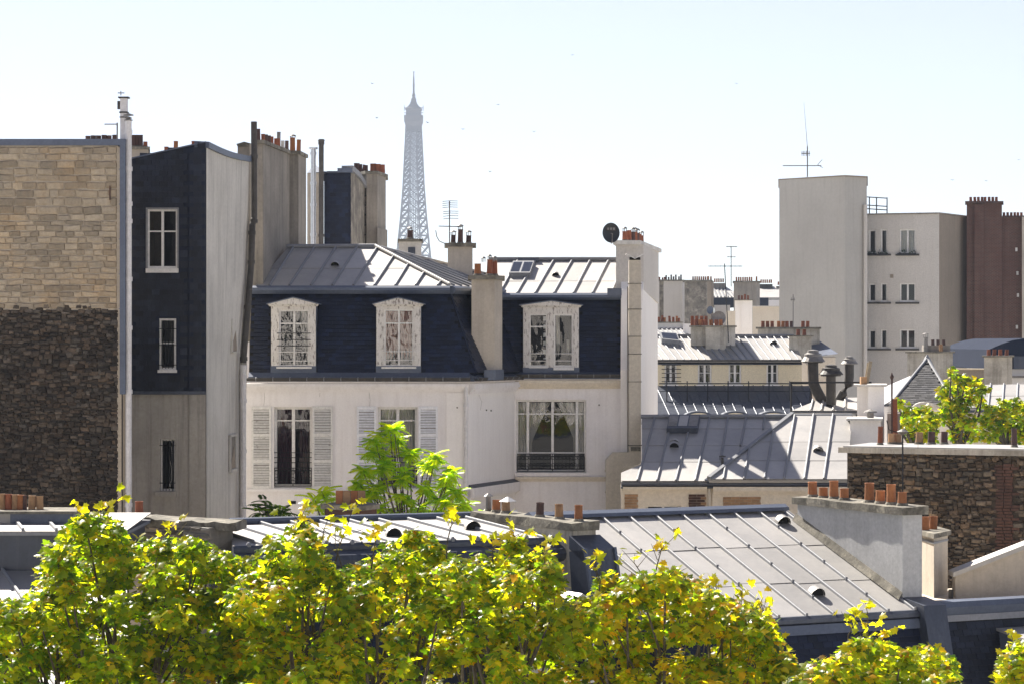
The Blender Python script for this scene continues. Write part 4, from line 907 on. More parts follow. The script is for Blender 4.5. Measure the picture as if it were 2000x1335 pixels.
def chimney_wall():
    H = thing('chimney_wall', 'broad brown cement chimney wall carrying a crowded row of clay pots', 'chimney', P(550, 1950, 72))
    z = 5.55 + EYE
    b = plan('stack', [(487, 71.9), (514, 71.85), (566, 75.9), (583, 75.9), (598, 77.4), (560, 77.8), (487, 73.8)], EYE - 1, z, MAT['cement_dark'], H)
    plan('cap', [(499, 71.65), (516, 71.65), (568, 75.7), (586, 75.7), (602, 77.4), (560, 78.0), (494, 74)], z, z + .10, MAT['cap_stone'], H)
    fr = Fr.px(514, 69.5, 566, 73.5)
    for x, y0, y1, kd, w, D in ((505, 252, 288, 'd', 8, 70), (514, 262, 288, 'r', 8, 70.4), (520, 263, 289, 'd', 7, 70.9), (526, 265, 290, 'd', 7, 71.3), (531, 267, 290, 'r', 7, 71.7), (541, 271, 292, 'r', 13, 72.3), (552, 275, 294, 'w', 8, 72.9), (560, 275, 295, 'd', 8, 73.4), (571.5, 269, 298, 'o', 11, 74.1), (583, 273, 299, 'o', 9, 74.6), (544, 258, 292, 'z', 8, 72.8)):
        D += 2.35; zb = z + .1; yb = HZ - (zb - EYE) * F / D; pot(H, x, y0, yb, D, w, kd)
    cowl(H, 571.5, 265.5, 269, 76.5, 15)
    s = plan('side_stack', [(464, 74), (490, 74), (490, 75.2), (464, 75.2)], EYE, ZW(286, 74), MAT['cement_dark'], H)
    m = MB(); m.prism([P(461.5, 281.5, 73.9), P(477, 277, 73.9), P(492, 281, 73.9), P(492, 286.5, 73.9), P(464, 286.5, 73.9)], (0, 1.5, 0)); m.build('stack_lid', MAT['cap_stone'], s)
chimney_wall()

def rear_house():
    H = thing('rear_slate_house', 'dark slate clad gable with ladder rungs and tall cement chimney, behind the mansard ridge', 'house', P(680, 1500, 96))
    plan('wall', [(600, 93), (632, 93), (632, 99), (600, 99)], 0, ZW(338, 93), MAT['stucco_beige'], H)
    m = MB(); m.prism([P(600, 338, 92.9), P(614, 320, 94), P(632, 336, 92.9)], (0, 5, 0)); m.build('zinc_gable', MAT['zinc_blue'], H)
    w = plan('wall', [(633, 94), (685.5, 94), (685.5, 98.5), (633, 99)], 0, ZW(336, 94), MAT['slate_flat'], H)
    pv = Pl((633, 500, 93.96), (686, 500, 93.96), (686, 336, 93.96)); slates(w, pv, [(633, 520), (685, 520), (685, 336), (633, 336)], MAT['slate'], rw=.22, rh=.15, underlay=False)
    plan('wall', [(685.5, 93.93), (719, 98.5), (640, 99.3)], 0, [ZW(330, 93.93), ZW(374, 98.5), ZW(374, 98.5)], MAT['rubble_far'], H)
    m = MB(); a, b, c = P(685.5, 329, 93.85), P(700, 342, 96), P(719.5, 374, 98.5); v = Vector((-.35, .1, 0))
    m.loft([[p + Vector((.08, -.05, -.1)), p + Vector((.08, -.05, .1)), p + v + Vector((0, 0, .1)), p + v + Vector((0, 0, -.1))] for p in (a, b, c)]); m.build('coping', MAT['zinc_roll'], H)
    fbox('coping', Fr.flat(93.8), 659, 688, 328.5, 337, -3, 0, MAT['zinc_blue'], H); fbox('coping', Fr.flat(93.85), 632, 660, 335, 338, -3, 0, MAT['zinc_dark'], H)
    fr = Fr.px(685.5, 93.93, 719, 98.5)
    for y in (383, 401, 420, 440, 459):
        m = MB(); m.tube([fr.at(711, y, .05), fr.at(724, y, .05)], .03, 5); m.build('rung', MAT['iron_black'], H)
    c = plan('chimney', [(716, 97.5), (737, 97.5), (753.5, 99.5), (753.5, 101), (694, 101), (694, 99)], 0, ZW(342, 98), MAT['cement_dark'], H)
    plan('chimney_foot', [(737, 97.3), (756.5, 99.4), (756.5, 101), (737, 101)], 0, ZW(446, 98), MAT['cement_dark'], c)
    capslab(c, [(713, 97.2), (738, 97.2), (758, 99.4), (758, 101.3), (690, 101.3), (690, 98.7)], ZW(342, 98), ZW(336.5, 98))
    for x, y in ((695, 319), (700, 319), (705, 321), (710, 322), (716, 323)): pot(c, x, y, 338, 99.5, 6 if x > 696 else 9, 'd')
    for x, y in ((729, 320), (738, 321), (746, 322)): pot(c, x, y, 338, 98.8, 13, 'r')
    pipe('steel_flue', [P(612, 292, 92.6), P(612, 620, 92.6)], .095, 'steel', H, 14, [P(612, y, 92.6) for y in (300, 358, 400, 458)])
    m = MB(); m.lathe(P(612, 291, 92.6), [(.17, .05), (.17, 0), (.1, -.02)], 10); m.build('flue_cap', MAT['steel'], H)
    pipe('iron_flue', [P(627.5, 276, 92.5), P(627.5, 620, 92.5)], .09, 'cast_iron', H, 12, [P(627.5, y, 92.5) for y in (280, 460)])
    m = MB(); m.lathe(P(627.5, 275, 92.5), [(.1, .05), (.13, 0), (.1, -.05)], 8); m.build('flue_cap', MAT['cast_iron'], H)
rear_house()

# ------------------------------------------------------------------ the iron lattice tower on the skyline
def tower():
    D = 2600.0; x0 = XW(808, D); base = EYE - 50.7
    H = thing('lattice_tower', 'tall pale iron lattice tower fading in the haze behind the roofs', 'tower', (x0, D, base))
    prof = [(0, 62), (30, 46), (57, 34), (85, 25.5), (115, 19.5), (138, 16.8), (175, 13.0), (209, 10.4), (242, 8.9), (262, 7.9), (276, 7.4)]
    def hw(h):
        for (a, wa), (b, wb) in zip(prof, prof[1:]):
            if a <= h <= b: return wa + (wb - wa) * (h - a) / (b - a)
        return prof[-1][1]
    pt = lambda sx, sy, h: Vector((x0 + sx * hw(h), D + sy * hw(h), base + h))
    inn = lambda h: .55 if h < 57 else (.6 if h < 115 else .42)
    levels = [0, 14, 28, 42, 57, 70, 84, 99, 115]; h = 115
    while h < 270: h += max(5.5, hw(h) * .62); levels.append(min(h, 272))
    for sx, sy in ((-1, -1), (1, -1), (1, 1), (-1, 1)):
        leg = MB()
        for a, b in zip(levels, levels[1:]):
            ka, kb = inn(a + .01), inn(b - .01); th = 1.5 if a < 115 else 1.05
            A = [(sx, sy), (sx * ka, sy), (sx * ka, sy * ka), (sx, sy * ka)]; B = [(sx, sy), (sx * kb, sy), (sx * kb, sy * kb), (sx, sy * kb)]
            for i in range(4):
                p, q = pt(*A[i], a), pt(*B[i], b); r, s = pt(*A[(i + 1) % 4], a), pt(*B[(i + 1) % 4], b)
                leg.bar(p, q, th, th); leg.bar(p, s, th * .62, th * .62); leg.bar(r, q, th * .62, th * .62); leg.bar(q, s, th * .6, th * .6)
        leg.build('leg', MAT['iron_tower'], H)
    core = MB()
    for a, b in zip(levels, levels[1:]):
        if a < 115: continue
        k = .42
        for sx, sy, tx, ty in ((-k, -1, k, -1), (-k, 1, k, 1), (-1, -k, -1, k), (1, -k, 1, k)):
            core.bar(pt(sx, sy, a), pt(tx, ty, b), .7, .7); core.bar(pt(tx, ty, a), pt(sx, sy, b), .7, .7); core.bar(pt(sx, sy, b), pt(tx, ty, b), .7, .7)
        n = 7
        for j in range(n):
            s = -k + 2 * k * j / (n - 1); core.bar(pt(s, -.2, a), pt(s, -.2, b), .55, .55); core.bar(pt(s, .3, a), pt(s, .3, b), .55, .55)
    core.build('core_lattice', MAT['iron_tower'], H)
    for hh, w, t in ((57, 37, 6), (115, 21.5, 5)):
        m = MB(); m.box(x0 - w, x0 + w, D - w, D + w, base + hh - t / 2, base + hh + t / 2); m.build('platform', MAT['iron_tower'], H)
    m = MB(); sq = lambda w, z: [(x0 - w, D - w, base + z), (x0 + w, D - w, base + z), (x0 + w, D + w, base + z), (x0 - w, D + w, base + z)]
    m.loft([sq(7.3, 264), sq(7.6, 268), sq(9.3, 274), sq(9.5, 280), sq(7.7, 280.2), sq(7.5, 285.5), sq(8.3, 285.7), sq(8.3, 287), sq(5.4, 289.5), sq(3.6, 292), sq(2.6, 295), sq(1.4, 299)]); m.build('top_gallery', MAT['iron_tower'], H)
    m = MB()
    for s in (-1, 1):
        for zz in (283, 288): m.bar((x0 + s * 7, D, base + zz), (x0 + s * 9.8, D, base + zz), .7, .7)
        m.bar((x0 + s * 9.6, D, base + 285), (x0 + s * 9.6, D, base + 290.5), .6, .6)
    m.build('side_aerial', MAT['iron_tower'], H)
    m = MB(); c = (x0, D, base)
    m.lathe(c, [(2.6, 294), (2.7, 297), (1.3, 299), (1.9, 301), (1.0, 303), (.95, 310), (1.15, 310.2), (.8, 314), (.75, 320), (.45, 320.2), (.4, 324), (.9, 324.2), (.9, 325), (.05, 325.2)], 8); m.build('mast', MAT['iron_tower'], H)
tower()
# ------------------------------------------------------------------ low zinc-roofed house right of the party wall
def hip_house():
    H = thing('zinc_roof_house', 'low cream house with broad grey zinc roof and brick panels, right of the party wall', 'house', P(1430, 1950, 71))
    pl = Pl((1215, 938, 69.1), (1650, 938, 69.1), (1400, 815, 73.3))
    m = MB(); m.prism([pl.at(x, y, -.16) for x, y in ((1254, 815), (1660, 815), (1655, 939), (1213, 939), (1213, 920), (1254, 905))], pl.N * -.05); rf = m.build('roof', MAT['zinc_dark'], H)
    S = [((1278.5, 815), (1245, 938)), ((1313, 815), (1283, 938)), ((1351, 815), (1320, 938)), ((1386, 815), (1358, 938)), ((1421.5, 815), (1407, 897)), ((1457, 815), (1446, 870)), ((1493, 815), (1490, 838))]
    zinc_roof(rf, pl, [(1254, 815), (1545, 815), (1381, 938), (1213, 938), (1213, 922), (1254, 905)], S, [((1200, 836), (1560, 836)), ((1200, 869), (1560, 869)), ((1200, 901), (1560, 901))], MAT['zinc'], MAT['zinc_roll'])
    S = [((1417, 915), (1413, 941)), ((1463, 882), (1453, 941)), ((1510, 848), (1493, 941)), ((1552, 817), (1531, 941)), ((1589, 815), (1571, 941)), ((1627, 815), (1609, 941))]
    zinc_roof(rf, pl, [(1549, 815), (1664, 815), (1655, 941), (1385, 941)], S, [((1350, 868), (1700, 868)), ((1350, 905), (1700, 905))], MAT['zinc'], MAT['zinc_roll'], w0=.10)
    m = MB(); m.bar(pl.at(1547.5, 814, .08), pl.at(1384, 940, .08), .10, .16, up=pl.N); m.build('verge', MAT['zinc_roll'], rf)
    m = MB(); m.bar(pl.at(1543, 814, .02), pl.at(1378, 938, .02), .07, .03, up=pl.N); m.build('gutter_shade', MAT['zinc_dark'], rf)  # dark strip: gutter with the step's shadow gap put into its colour
    m = MB(); m.tube([pl.at(1252, 814.5, .03), pl.at(1664, 814.5, .06)], .06, 8); m.build('ridge_roll', MAT['zinc_roll'], rf)
    m = MB(); a, b = pl.at(1254, 815), pl.at(1660, 815); m.quad(a, b, b + Vector((0, 2.6, -1.4)), a + Vector((0, .4, -.2))); m.build('back_slope', MAT['zinc'], rf)
    hood_vent(rf, pl, 1317, 874, 1.1); hood_vent(rf, pl, 1598, 888, 1.15)
    for v in [o for o in rf.children if o.name.startswith(('vent', 'mouth'))][-2:]: v.location = pl.N * .1
    pipe('vent_pipe', [pl.at(1411, 910), pl.at(1411, 910) + Vector((0, 0, .24))], .035, 'galva_dark', rf); m = MB(); m.lathe(pl.at(1411, 910) + Vector((0, 0, .26)), [(.09, 0), (.09, .03), (.01, .05)], 8); m.build('vent_cap', MAT['galva_dark'], rf)
    m = MB(); c = [pl.at(x, y) for x, y in ((1302, 845), (1362, 845), (1367, 819), (1307, 819))]; m.prism(c, pl.N * .16); s = m.build('skylight', MAT['zinc_dark'], rf)
    for k in range(3):
        f = lambda t, r: (c[0] + (c[1] - c[0]) * t) * (1 - r) + (c[3] + (c[2] - c[3]) * t) * r + pl.N * .168
        g = MB(); a, b = (k + .07) / 3, (k + .93) / 3; g.quad(f(a, .14), f(b, .14), f(b, .92), f(a, .92)); g.build('pane', MAT['zinc'] if k == 1 else MAT['galva'], s)
    fw = Fr.flat(69.25)
    m = MB(); n = 8; r = .075; a = fw.uv(1213, 942); b = fw.uv(1656, 942)
    prof = [(.16 + r * math.cos(t), -r * math.sin(t)) for t in [math.pi * i / n for i in range(n + 1)]]
    m.loft([[fw.pt(u, a[1] + z, w) for w, z in prof] for u in (a[0], b[0])]); m.build('gutter', MAT['zinc_dark'], H)
    fbox('fascia', fw, 1214, 1655, 940, 948.5, -.1, .08, MAT['zinc_dark'], H)
    w = wall('wall', fw, 1213, 1655, 946, 0, [(1263, 1329, 986, 1075), (1562, 1592, 1000, 1060)], .35, MAT['render_cream'], H)
    m = MB(); fw.pbx(m, 1216, 1380, 949, 954, .001, .16); fw.pbx(m, 1216, 1380, 954, 958, .001, .08); fw.pbx(m, 1392, 1655, 948.8, 958, .002, .2); fw.pbx(m, 1392, 1655, 958, 963, .002, .1); m.build('cornice', MAT['render_cream'], H)
    fbox('bay', fw, 1391, 1655, 963.3, 1400, .0, .05, MAT['render_cream'], H)
    window(fw, 1263, 1329, 986, 1075, H, .2, .05, 2); window(fw, 1562, 1592, 1000, 1060, H, .1, .05, 1)
    pipe('downpipe', [fw.at(1385, 950, .05), fw.at(1385, 1300, .05)], .045, 'duct', H)
    bm = MB(); g = .105; hh = .03; bm.box(-g, g, -.012, .03, -hh, hh); bme = bm.mesh('brick', MAT['brick_orange']); bm2 = bm.mesh('brick', MAT['brick_red'])
    for x0, x1, y0, y1, wz, dark in ((1220, 1246, 964, 1000, .012, 0), (1345, 1379, 964, 1000, .012, 1), (1412, 1485, 969, 993, .062, 0)):
        p = fbox('brick_panel', fw, x0, x1, y0, y1, 0, wz - .008, MAT['mortar'], H); u0, v1 = fw.uv(x0, y0); u1, v0 = fw.uv(x1, y1); v = v1 - .035; r = 0
        while v > v0:
            u = u0 + .11 - (.11 if r % 2 else 0)
            while u < u1 + .05:
                if u - .04 > u0 - .05 and u + .04 < u1 + .05: link_mesh('brick', bm2 if (dark and RND.random() < .45) else bme, p, Matrix.Translation(fw.pt(min(max(u, u0 + .1), u1 - .1), v, wz + RND.uniform(0, .006))))
                u += .22
            v -= .072; r += 1
hip_house()

def mushroom(label, x, yt, yb, w, pts, D, mat='galva', dark=False):
    t = thing('mushroom_vent', label, 'vent', P(*pts[-1], D), 'mushroom vents on the small hip roof'); s = D / F; r = w / 2 * s; h = (yb - yt) * s
    m = MB(); prof = [(.01, h), (r * .45, h * .93), (r * .5, h * .7), (r * .72, h * .62), (r * .75, h * .38), (r, 0), (r * .95, -.02), (.02, h * .5)]
    m.lathe(P(x, yb, D), prof, 18); m.build('cap', MAT[mat], t, smooth=False)
    ps = [P(a, b, D) for a, b in pts]; m = MB(); m.tube(ps, pts_r * s, 12); m.build('shaft', MAT['galva_dark'], t)
    m = MB(); c = ps[0] - Vector((0, 0, h * .35)); m.lathe(c, [(r * .8, 0), (r * .85, .03), (r * .8, .06), (r * .7, .03), (r * .8, 0)], 14); m.build('ring', MAT['iron_black'], t)
    for k in range(4):
        a = k * math.pi / 2 + .5; m = MB(); d = Vector((math.cos(a), math.sin(a), 0)) * r * .78; m.tube([c + d, c + d * .8 + Vector((0, 0, h * .5))], .02, 5); m.build('stay', MAT['iron_black'], t)
pts_r = 10.5
mushroom('large pale mushroom cap on a bent grey flue, leftmost of three', 1588, 682, 705, 47, [(1588, 700), (1588, 722), (1589, 748), (1596, 764), (1608, 785)], 76.2)
pts_r = 9.5
mushroom('squat dark mushroom cap on a straight flue between two taller ones', 1623, 711, 730, 48, [(1623, 727), (1623, 790)], 75.6, 'galva_dark', True)
pts_r = 9
mushroom('small pale mushroom cap on a bent flue, rightmost of three', 1659, 695, 710, 34, [(1659, 706), (1659, 735), (1657, 750), (1647, 766), (1636, 785)], 76.4)
def vent_house():
    D = 76; H = thing('vent_housing', 'small zinc hip roof on dark louvred posts carrying the mushroom vents', 'roof', P(1615, 1800, 76))
    a, b, c, d = P(1546, 801, 75), P(1688, 801, 75), P(1680, 774, 76.6), P(1606, 776, 76.6)
    pl = Pl(a, b, c, True)
    m = MB(); m.prism([p - Vector((0, 0, .06)) for p in (a, b, c, d)], (0, 0, .03)); rf = m.build('roof', MAT['zinc_dark'], H)
    zinc_roof(rf, pl, [(1546, 801), (1688, 801), (1681, 774), (1606, 776)], [((1588, 781), (1583, 801)), ((1609, 775), (1604, 801)), ((1630, 775), (1627, 801)), ((1651, 774), (1650, 801))], [], MAT['zinc'], MAT['zinc'])
    m = MB(); e, f = P(1546, 801, 79), P(1688, 801, 79); m.quad(c, f, e, d); m.add([a, d, e], [(0, 1, 2)]); m.add([b, f, c], [(0, 1, 2)]); m.build('back_slope', MAT['zinc'], H)
    fr = Fr.flat(75.4)
    for x in (1552, 1572, 1592, 1610, 1632, 1652, 1672): 
        m = MB(); fr.pbx(m, x, x + (14 if x in (1592, 1632) else 3), 801, 842, -.1, 0); m.build('post', MAT['iron_black'], H)
    m = MB(); fr.pbx(m, 1550, 1676, 812, 816, -.1, .01); m.build('rail', MAT['iron_black'], H)
    plan('base', [(1546, 75.2), (1686, 75.2), (1686, 79), (1546, 79)], 0, ZW(842, 75.2), MAT['render_cream'], H)
    m = MB(); m.bar(P(1545, 745, 74.9), P(1545, 818, 74.9), .05, .05); m.bar(P(1543, 746, 74.9), P(1702, 746, 74.9), .05, .05); m.build('pipe_frame', MAT['iron_black'], H)
vent_house()
def white_stacks():
    H = thing('white_chimney', 'clean white chimney block with leaning plank, right of the mushroom vents', 'chimney', P(1700, 1800, 74))
    c = plan('stack', [(1674, 74.6), (1695, 74.6), (1695, 74.2), (1727, 74.2), (1727, 76), (1674, 76)], 0, ZW(754, 74.4), MAT['render_light'], H)
    capslab(H, [(1668, 74.3), (1692, 74.3), (1692, 74.0), (1732, 74.0), (1732, 76.2), (1668, 76.2)], ZW(754, 74.4), ZW(750, 74.4), 'chimney_white')
    m = MB(); fr = Fr.flat(74.5); fr.pbx(m, 1681.5, 1693.5, 735, 750, -.25, 0); m.build('clay_block', MAT['terracotta_pale'], H)
    m = MB(); m.bar(P(1693, 748, 74.6), P(1700.5, 705, 74.8), .1, .03, up=(0, -1, 0)); m.bar(P(1690, 748, 74.7), P(1696, 708, 74.9), .07, .03, up=(0, -1, 0)); m.build('plank', MAT['plank'], H)
    H2 = thing('white_block', 'white rendered block with small metal vent, at the end of the zinc roof', 'chimney', P(1690, 1900, 72))
    plan('stack', [(1660, 72.2), (1721, 72.2), (1721, 74.0), (1664, 74.0)], 0, ZW(820, 72.2), MAT['render_light'], H2)
    capslab(H2, [(1653, 72.0), (1724, 72.0), (1724, 74.1), (1655, 74.1)], ZW(820, 72.2), ZW(816, 72.2), 'chimney_white')
    m = MB(); m.lathe(P(1700, 816, 72.8), [(.1, 0), (.1, .16), (.2, .16), (.18, .2), (.02, .26)], 12); m.build('vent', MAT['galva'], H2)
white_stacks()

# ------------------------------------------------------------------ rubble wall with flat roof, right edge
def rubble_house():
    H = thing('rubble_wall_house', 'dark rubble wall with pale flat coping and clay pots at the right edge', 'house', P(1830, 2150, 61))
    fr = Fr.px(1652, 61, 2000, 59.2)
    u0, v1 = fr.uv(1654, 880); u1, _ = fr.uv(2060, 880)
    m = MB(); fr.bx(m, u0, u1, 0, v1 + .02, -2.2, -.03); w = m.build('wall', MAT['rubble'], H)
    stone_rows(w, fr, 1655, 2010, 882, 1225, MAT['rubble_stone'], (5, 11), (7, 22), .035, False, 9, skip=lambda x, y: 1942 < x < 1984 and y > 905)
    bm = MB(); r = random.Random(4)
    y = 905
    while y < 1225:
        x = 1942 + (r.random() * 6)
        while x < 1978:
            a = fr.uv(x, y); b = fr.uv(x + 15, y + 5); fr.bx(bm, a[0], b[0], b[1], a[1], -.05, .02 + r.uniform(0, .015)); x += 16.5
        y += 6.2
    bm.build('bricks', MAT['brick_red'], w, kind='stuff')
    m = MB(); u0, v1 = fr.uv(1640, 872); fr.bx(m, u0, u1, v1 - .13, v1, -2.3, .12); c = m.build('coping', MAT['chimney_dirty'], H)
    m = MB(); fr.bx(m, u0 + .1, u1, v1 + .003, v1 + .03, -2.2, .05); m.build('roof_sheet', MAT['zinc'], H)
    zt = v1 + .03
    def pt(x, y0, w, kd, D):
        yb = HZ - (zt - EYE) * F / D; return pot(H, x, y0, yb, D, w, kd)
    for a in ((1719, 832, 11, 'r', 61.6), (1741, 846, 14, 'p', 62), (1755, 847, 13, 'p', 62), (1795, 843, 15, 'p', 62), (1819, 842, 15, 'd', 62), (1844, 842, 14, 'd', 62), (1981, 836, 12, 'd', 60.2)): pt(*a)
rubble_house()
t = yagi('wall_aerial', 'thin dark aerial pole with drooping arms in front of rubble wall', 1763, 838, 962, 59.8, [], mat='iron_black')
m = MB(); m.tube([P(1732, 820, 59.8), P(1736, 838, 59.8), P(1748, 842, 59.8), P(1763, 845, 59.8), P(1780, 843, 59.8), P(1790, 838, 59.8), P(1793, 822, 59.8)], .012, 5); m.build('arm', MAT['iron_black'], t)
m = MB(); m.lathe(P(1763, 842, 59.8), [(.02, .06), (.14, 0), (.1, -.03), (.03, -.08)], 10); m.build('head', MAT['aerial'], t)
for a, b in (((1745, 880), (1762, 930)), ((1793, 845), (1793, 955))):
    m = MB(); m.tube([P(*a, 59.8), P(*b, 59.9)], .004, 4); m.build('wire', MAT['aerial'], t)
t = thing('iron_post', 'rusty iron post with finial rising left of the plane tree', 'post', P(1742, 830, 72))
m = MB(); m.tube([P(1742, 735, 72), P(1742, 860, 72)], .028, 6); m.lathe(P(1742, 735, 72), [(.02, -.1), (.06, 0), (.02, .08), (.01, .12)], 8); m.build('shaft', MAT['brick_red'], t)
m = MB(); m.bar(P(1747, 778, 72.2), P(1748, 860, 72.2), .14, .14); m.build('clay_flue', MAT['terracotta_red'], t)
t = thing('tile_stub', 'stained cement stub wall under the rusty post', 'wall', P(1745, 1800, 72.5))
plan('body', [(1733, 72.6), (1758, 72.6), (1758, 74), (1733, 74)], 0, ZW(806, 72.6), MAT['cement_dark'], t)

def gable_wall():
    H = thing('beige_gable', 'beige rendered gable with sloping zinc coping at the lower right edge', 'house', P(1930, 2350, 53))
    D = 52.6; m = MB(); m.prism([P(1866, 1124, D), P(2080, 1041, D), P(2080, 2300, D), P(1866, 2300, D)], (0, .4, 0)); m.build('wall', MAT['stucco_beige'], H)
    m = MB(); m.prism([P(1862, 1126, D - .15), P(1862, 1117, D - .15), P(2080, 1032, D - .15), P(2080, 1041, D - .15)], (0, .6, 0)); m.build('coping', MAT['zinc'], H)
    pipe('downpipe', [P(1857, 1150, 52.5), P(1857, 1330, 52.5)], .05, 'cast_iron', H)
gable_wall()

# ------------------------------------------------------------------ cream house and its neighbours in the middle distance
def cream_house():
    H = thing('cream_house', 'cream house with four white windows and striped zinc roof beyond the party wall', 'house', P(1430, 1350, 138))
    pl = Pl((1283, 703, 135), (1568, 703, 135), (1400, 657, 138.4))
    m = MB(); m.prism([pl.at(x, y, -.2) for x, y in ((1270, 703), (1567, 703), (1548, 657), (1270, 657))], pl.N * -.05); rf = m.build('roof', MAT['zinc_dark'], H)
    S = [((x, 657), (x + 36, 703)) for x in range(1244, 1560, 14)]
    S = [s if s[1][0] < 1567 else (s[0], (s[0][0] + 36 * .5, 680)) for s in S if s[0][0] < 1545]
    S = [(((1270, 657 + (1270 - s[0][0]) * 46 / 36)), s[1]) if s[0][0] < 1270 else s for s in S]
    zinc_roof(rf, pl, [(1270, 703), (1567, 703), (1548, 657), (1270, 657)], S, [], MAT['zinc'], MAT['zinc_roll'], .05, .07)
    m = MB(); m.tube([pl.at(1270, 657, .05), pl.at(1550, 657, .05)], .09, 6); m.build('ridge_roll', MAT['zinc_roll'], rf)
    m = MB(); a, b = pl.at(1270, 657), pl.at(1548, 657); m.quad(a, b, b + Vector((0, 4, -1.5)), a + Vector((0, 4, -1.5))); m.build('back_slope', MAT['zinc'], rf)
    fw = Fr.flat(135.3); xs = ((1298, 1322), (1363, 1390), (1423, 1448), (1497, 1520))
    fbox('eave', fw, 1272, 1569, 701.5, 706, -.2, .45, MAT['galva_dark'], H)
    wall('wall', fw, 1272, 1566, 704, 0, [(a, b, 709, 750) for a, b in xs], .4, MAT['render_cream2'], H)
    for a, b in xs:
        w = window(fw, a, b, 709, 750, H, .1, .09, 2, (.45,), sill=(.08, .08, .06, 'paint_white'))
    hbars(fw, 1292, 1330, (712, 720, 728, 736, 744), .15, H, 'iron_black', .02)
    plan('wall', [(1566, 135.3), (1594, 139), (1594, 142), (1566, 142)], 0, ZW(704, 135), MAT['render_cream'], H)
    hood_vent(rf, pl, 1511, 673, 1.6)
    m = MB(); m.prism([pl.at(x, y) for x, y in ((1292, 671), (1327, 675), (1322, 660), (1288, 658))], pl.N * .3); s = m.build('skylight', MAT['zinc_roll'], rf)
    g = MB(); g.quad(*[pl.at(x, y, .31) for x, y in ((1294, 670), (1325, 673.5), (1320, 661), (1291, 659))]); g.build('pane', MAT['glass'], s)
    # lower blue-grey slope with safety rail and round-headed dormers
    p2 = Pl((1287, 802, 132), (1590, 802, 132), (1400, 752, 134.8))
    m = MB(); m.prism([p2.at(x, y, -.1) for x, y in ((1270, 812), (1592, 812), (1580, 752), (1270, 752))], p2.N * -.1); lr = m.build('lower_roof', MAT['zinc_dark'], H)
    zinc_roof(lr, p2, [(1270, 812), (1592, 812), (1580, 752), (1270, 752)], [((x, 752), (x + 28, 812)) for x in range(1262, 1575, 19)][1:], [((1200, 784), (1650, 784))], MAT['zinc_dark'], MAT['zinc_dark'], .03, .04)
    rl = MB(); rl.tube([p2.at(1287, 765, .5), p2.at(1588, 765, .5)], .03, 5); rl.tube([p2.at(1287, 777, .4), p2.at(1588, 777, .4)], .02, 5); rl = rl.build('safety_rail', MAT['iron_black'], H)
    for x in range(1302, 1590, 40):
        m = MB(); m.tube([p2.at(x, 783), p2.at(x, 770) + Vector((0, 0, .7))], .035, 5); m.build('post', MAT['iron_black'], rl)
    fd = Fr.flat(130.6)
    for x in (1365, 1437, 1511):
        n = 12; o = [fd.at(x + 31 * math.cos(math.pi * i / n), 816 - 14 * math.sin(math.pi * i / n)) for i in range(n + 1)]; m = MB(); m.prism(o, (0, 1.5, 0)); d = m.build('round_dormer', MAT['zinc_dark'], H)
        o = [fd.at(x + 27 * math.cos(math.pi * i / n), 817 - 11.5 * math.sin(math.pi * i / n), .06) for i in range(n + 1)]; m = MB(); m.prism(o, (0, .1, 0)); m.build('arch', MAT['render_cream2'], d)
        o = [fd.at(x + 20 * math.cos(math.pi * i / n), 820 - 9 * math.sin(math.pi * i / n), .08) for i in range(n + 1)]; m = MB(); m.prism(o, (0, .05, 0)); m.build('pane', MAT['opening_shade'], d)
    # chimneys
    c = plan('chimney', [(1378, 136.5), (1418, 136.5), (1418, 138.2), (1378, 138.2)], ZW(690, 136.5), ZW(638, 136.5), MAT['chimney_dirty'], H)
    plan('chimney_wing', [(1349, 136.9), (1378, 136.9), (1378, 138), (1349, 138)], ZW(675, 136.5), ZW(638, 136.5), MAT['chimney_dirty'], c)
    plan('chimney_wing', [(1418, 137), (1436, 137), (1436, 138), (1418, 138)], ZW(675, 136.5), ZW(638, 136.5), MAT['chimney_white'], c)
    capslab(c, [(1346, 136.3), (1439, 136.3), (1439, 138.4), (1346, 138.4)], ZW(638.5, 136.5), ZW(635.5, 136.5))
    for x, k in ((1359, 'r'), (1367, 'o'), (1376, 'r'), (1389, 'o'), (1399, 'r'), (1408, 'o')): pot(c, x, 624, 636, 137, 8, k)
    for x in (1352, 1361, 1370, 1379): pot(c, x, 617, 636, 138, 7, 'r')
    c = plan('chimney', [(1480, 139.5), (1601, 139.5), (1601, 141), (1480, 141)], ZW(690, 139), ZW(642, 139.5), MAT['chimney_dirty'], H)
    capslab(c, [(1476, 139.3), (1604, 139.3), (1604, 141.2), (1476, 141.2)], ZW(642, 139.5), ZW(638.5, 139.5))
    for x, k in ((1490, 'r'), (1499, 'r'), (1508, 'r'), (1521, 'o'), (1529, 'o'), (1537, 'r'), (1546, 'd'), (1568, 'r'), (1577, 'r')): pot(c, x, 627, 639, 140, 7.5, k)
    c = plan('chimney', [(1541, 136.4), (1585, 136.4), (1585, 137.8), (1541, 137.8)], ZW(712, 136), ZW(657, 136.4), MAT['chimney_dirty'], H)
    capslab(c, [(1537, 136.2), (1589, 136.2), (1589, 138), (1537, 138)], ZW(657, 136.4), ZW(654.5, 136.4)); pot(c, 1559, 643, 655, 137, 8, 'r'); pot(c, 1571, 643, 655, 137, 8, 'r')
    m = MB(); m.hexa([P(1585, 697, 137), P(1637, 690, 137), P(1637, 690, 142), P(1585, 697, 142), P(1585, 659, 141), P(1590, 659, 141), P(1592, 659, 142), P(1585, 659, 142)]); m.build('side_roof', MAT['zinc_blue'], H)
    plan('side_wall', [(1586, 137.1), (1632, 137.1), (1632, 142), (1586, 142)], 0, ZW(697, 137.1), MAT['render_cream'], H)
cream_house()
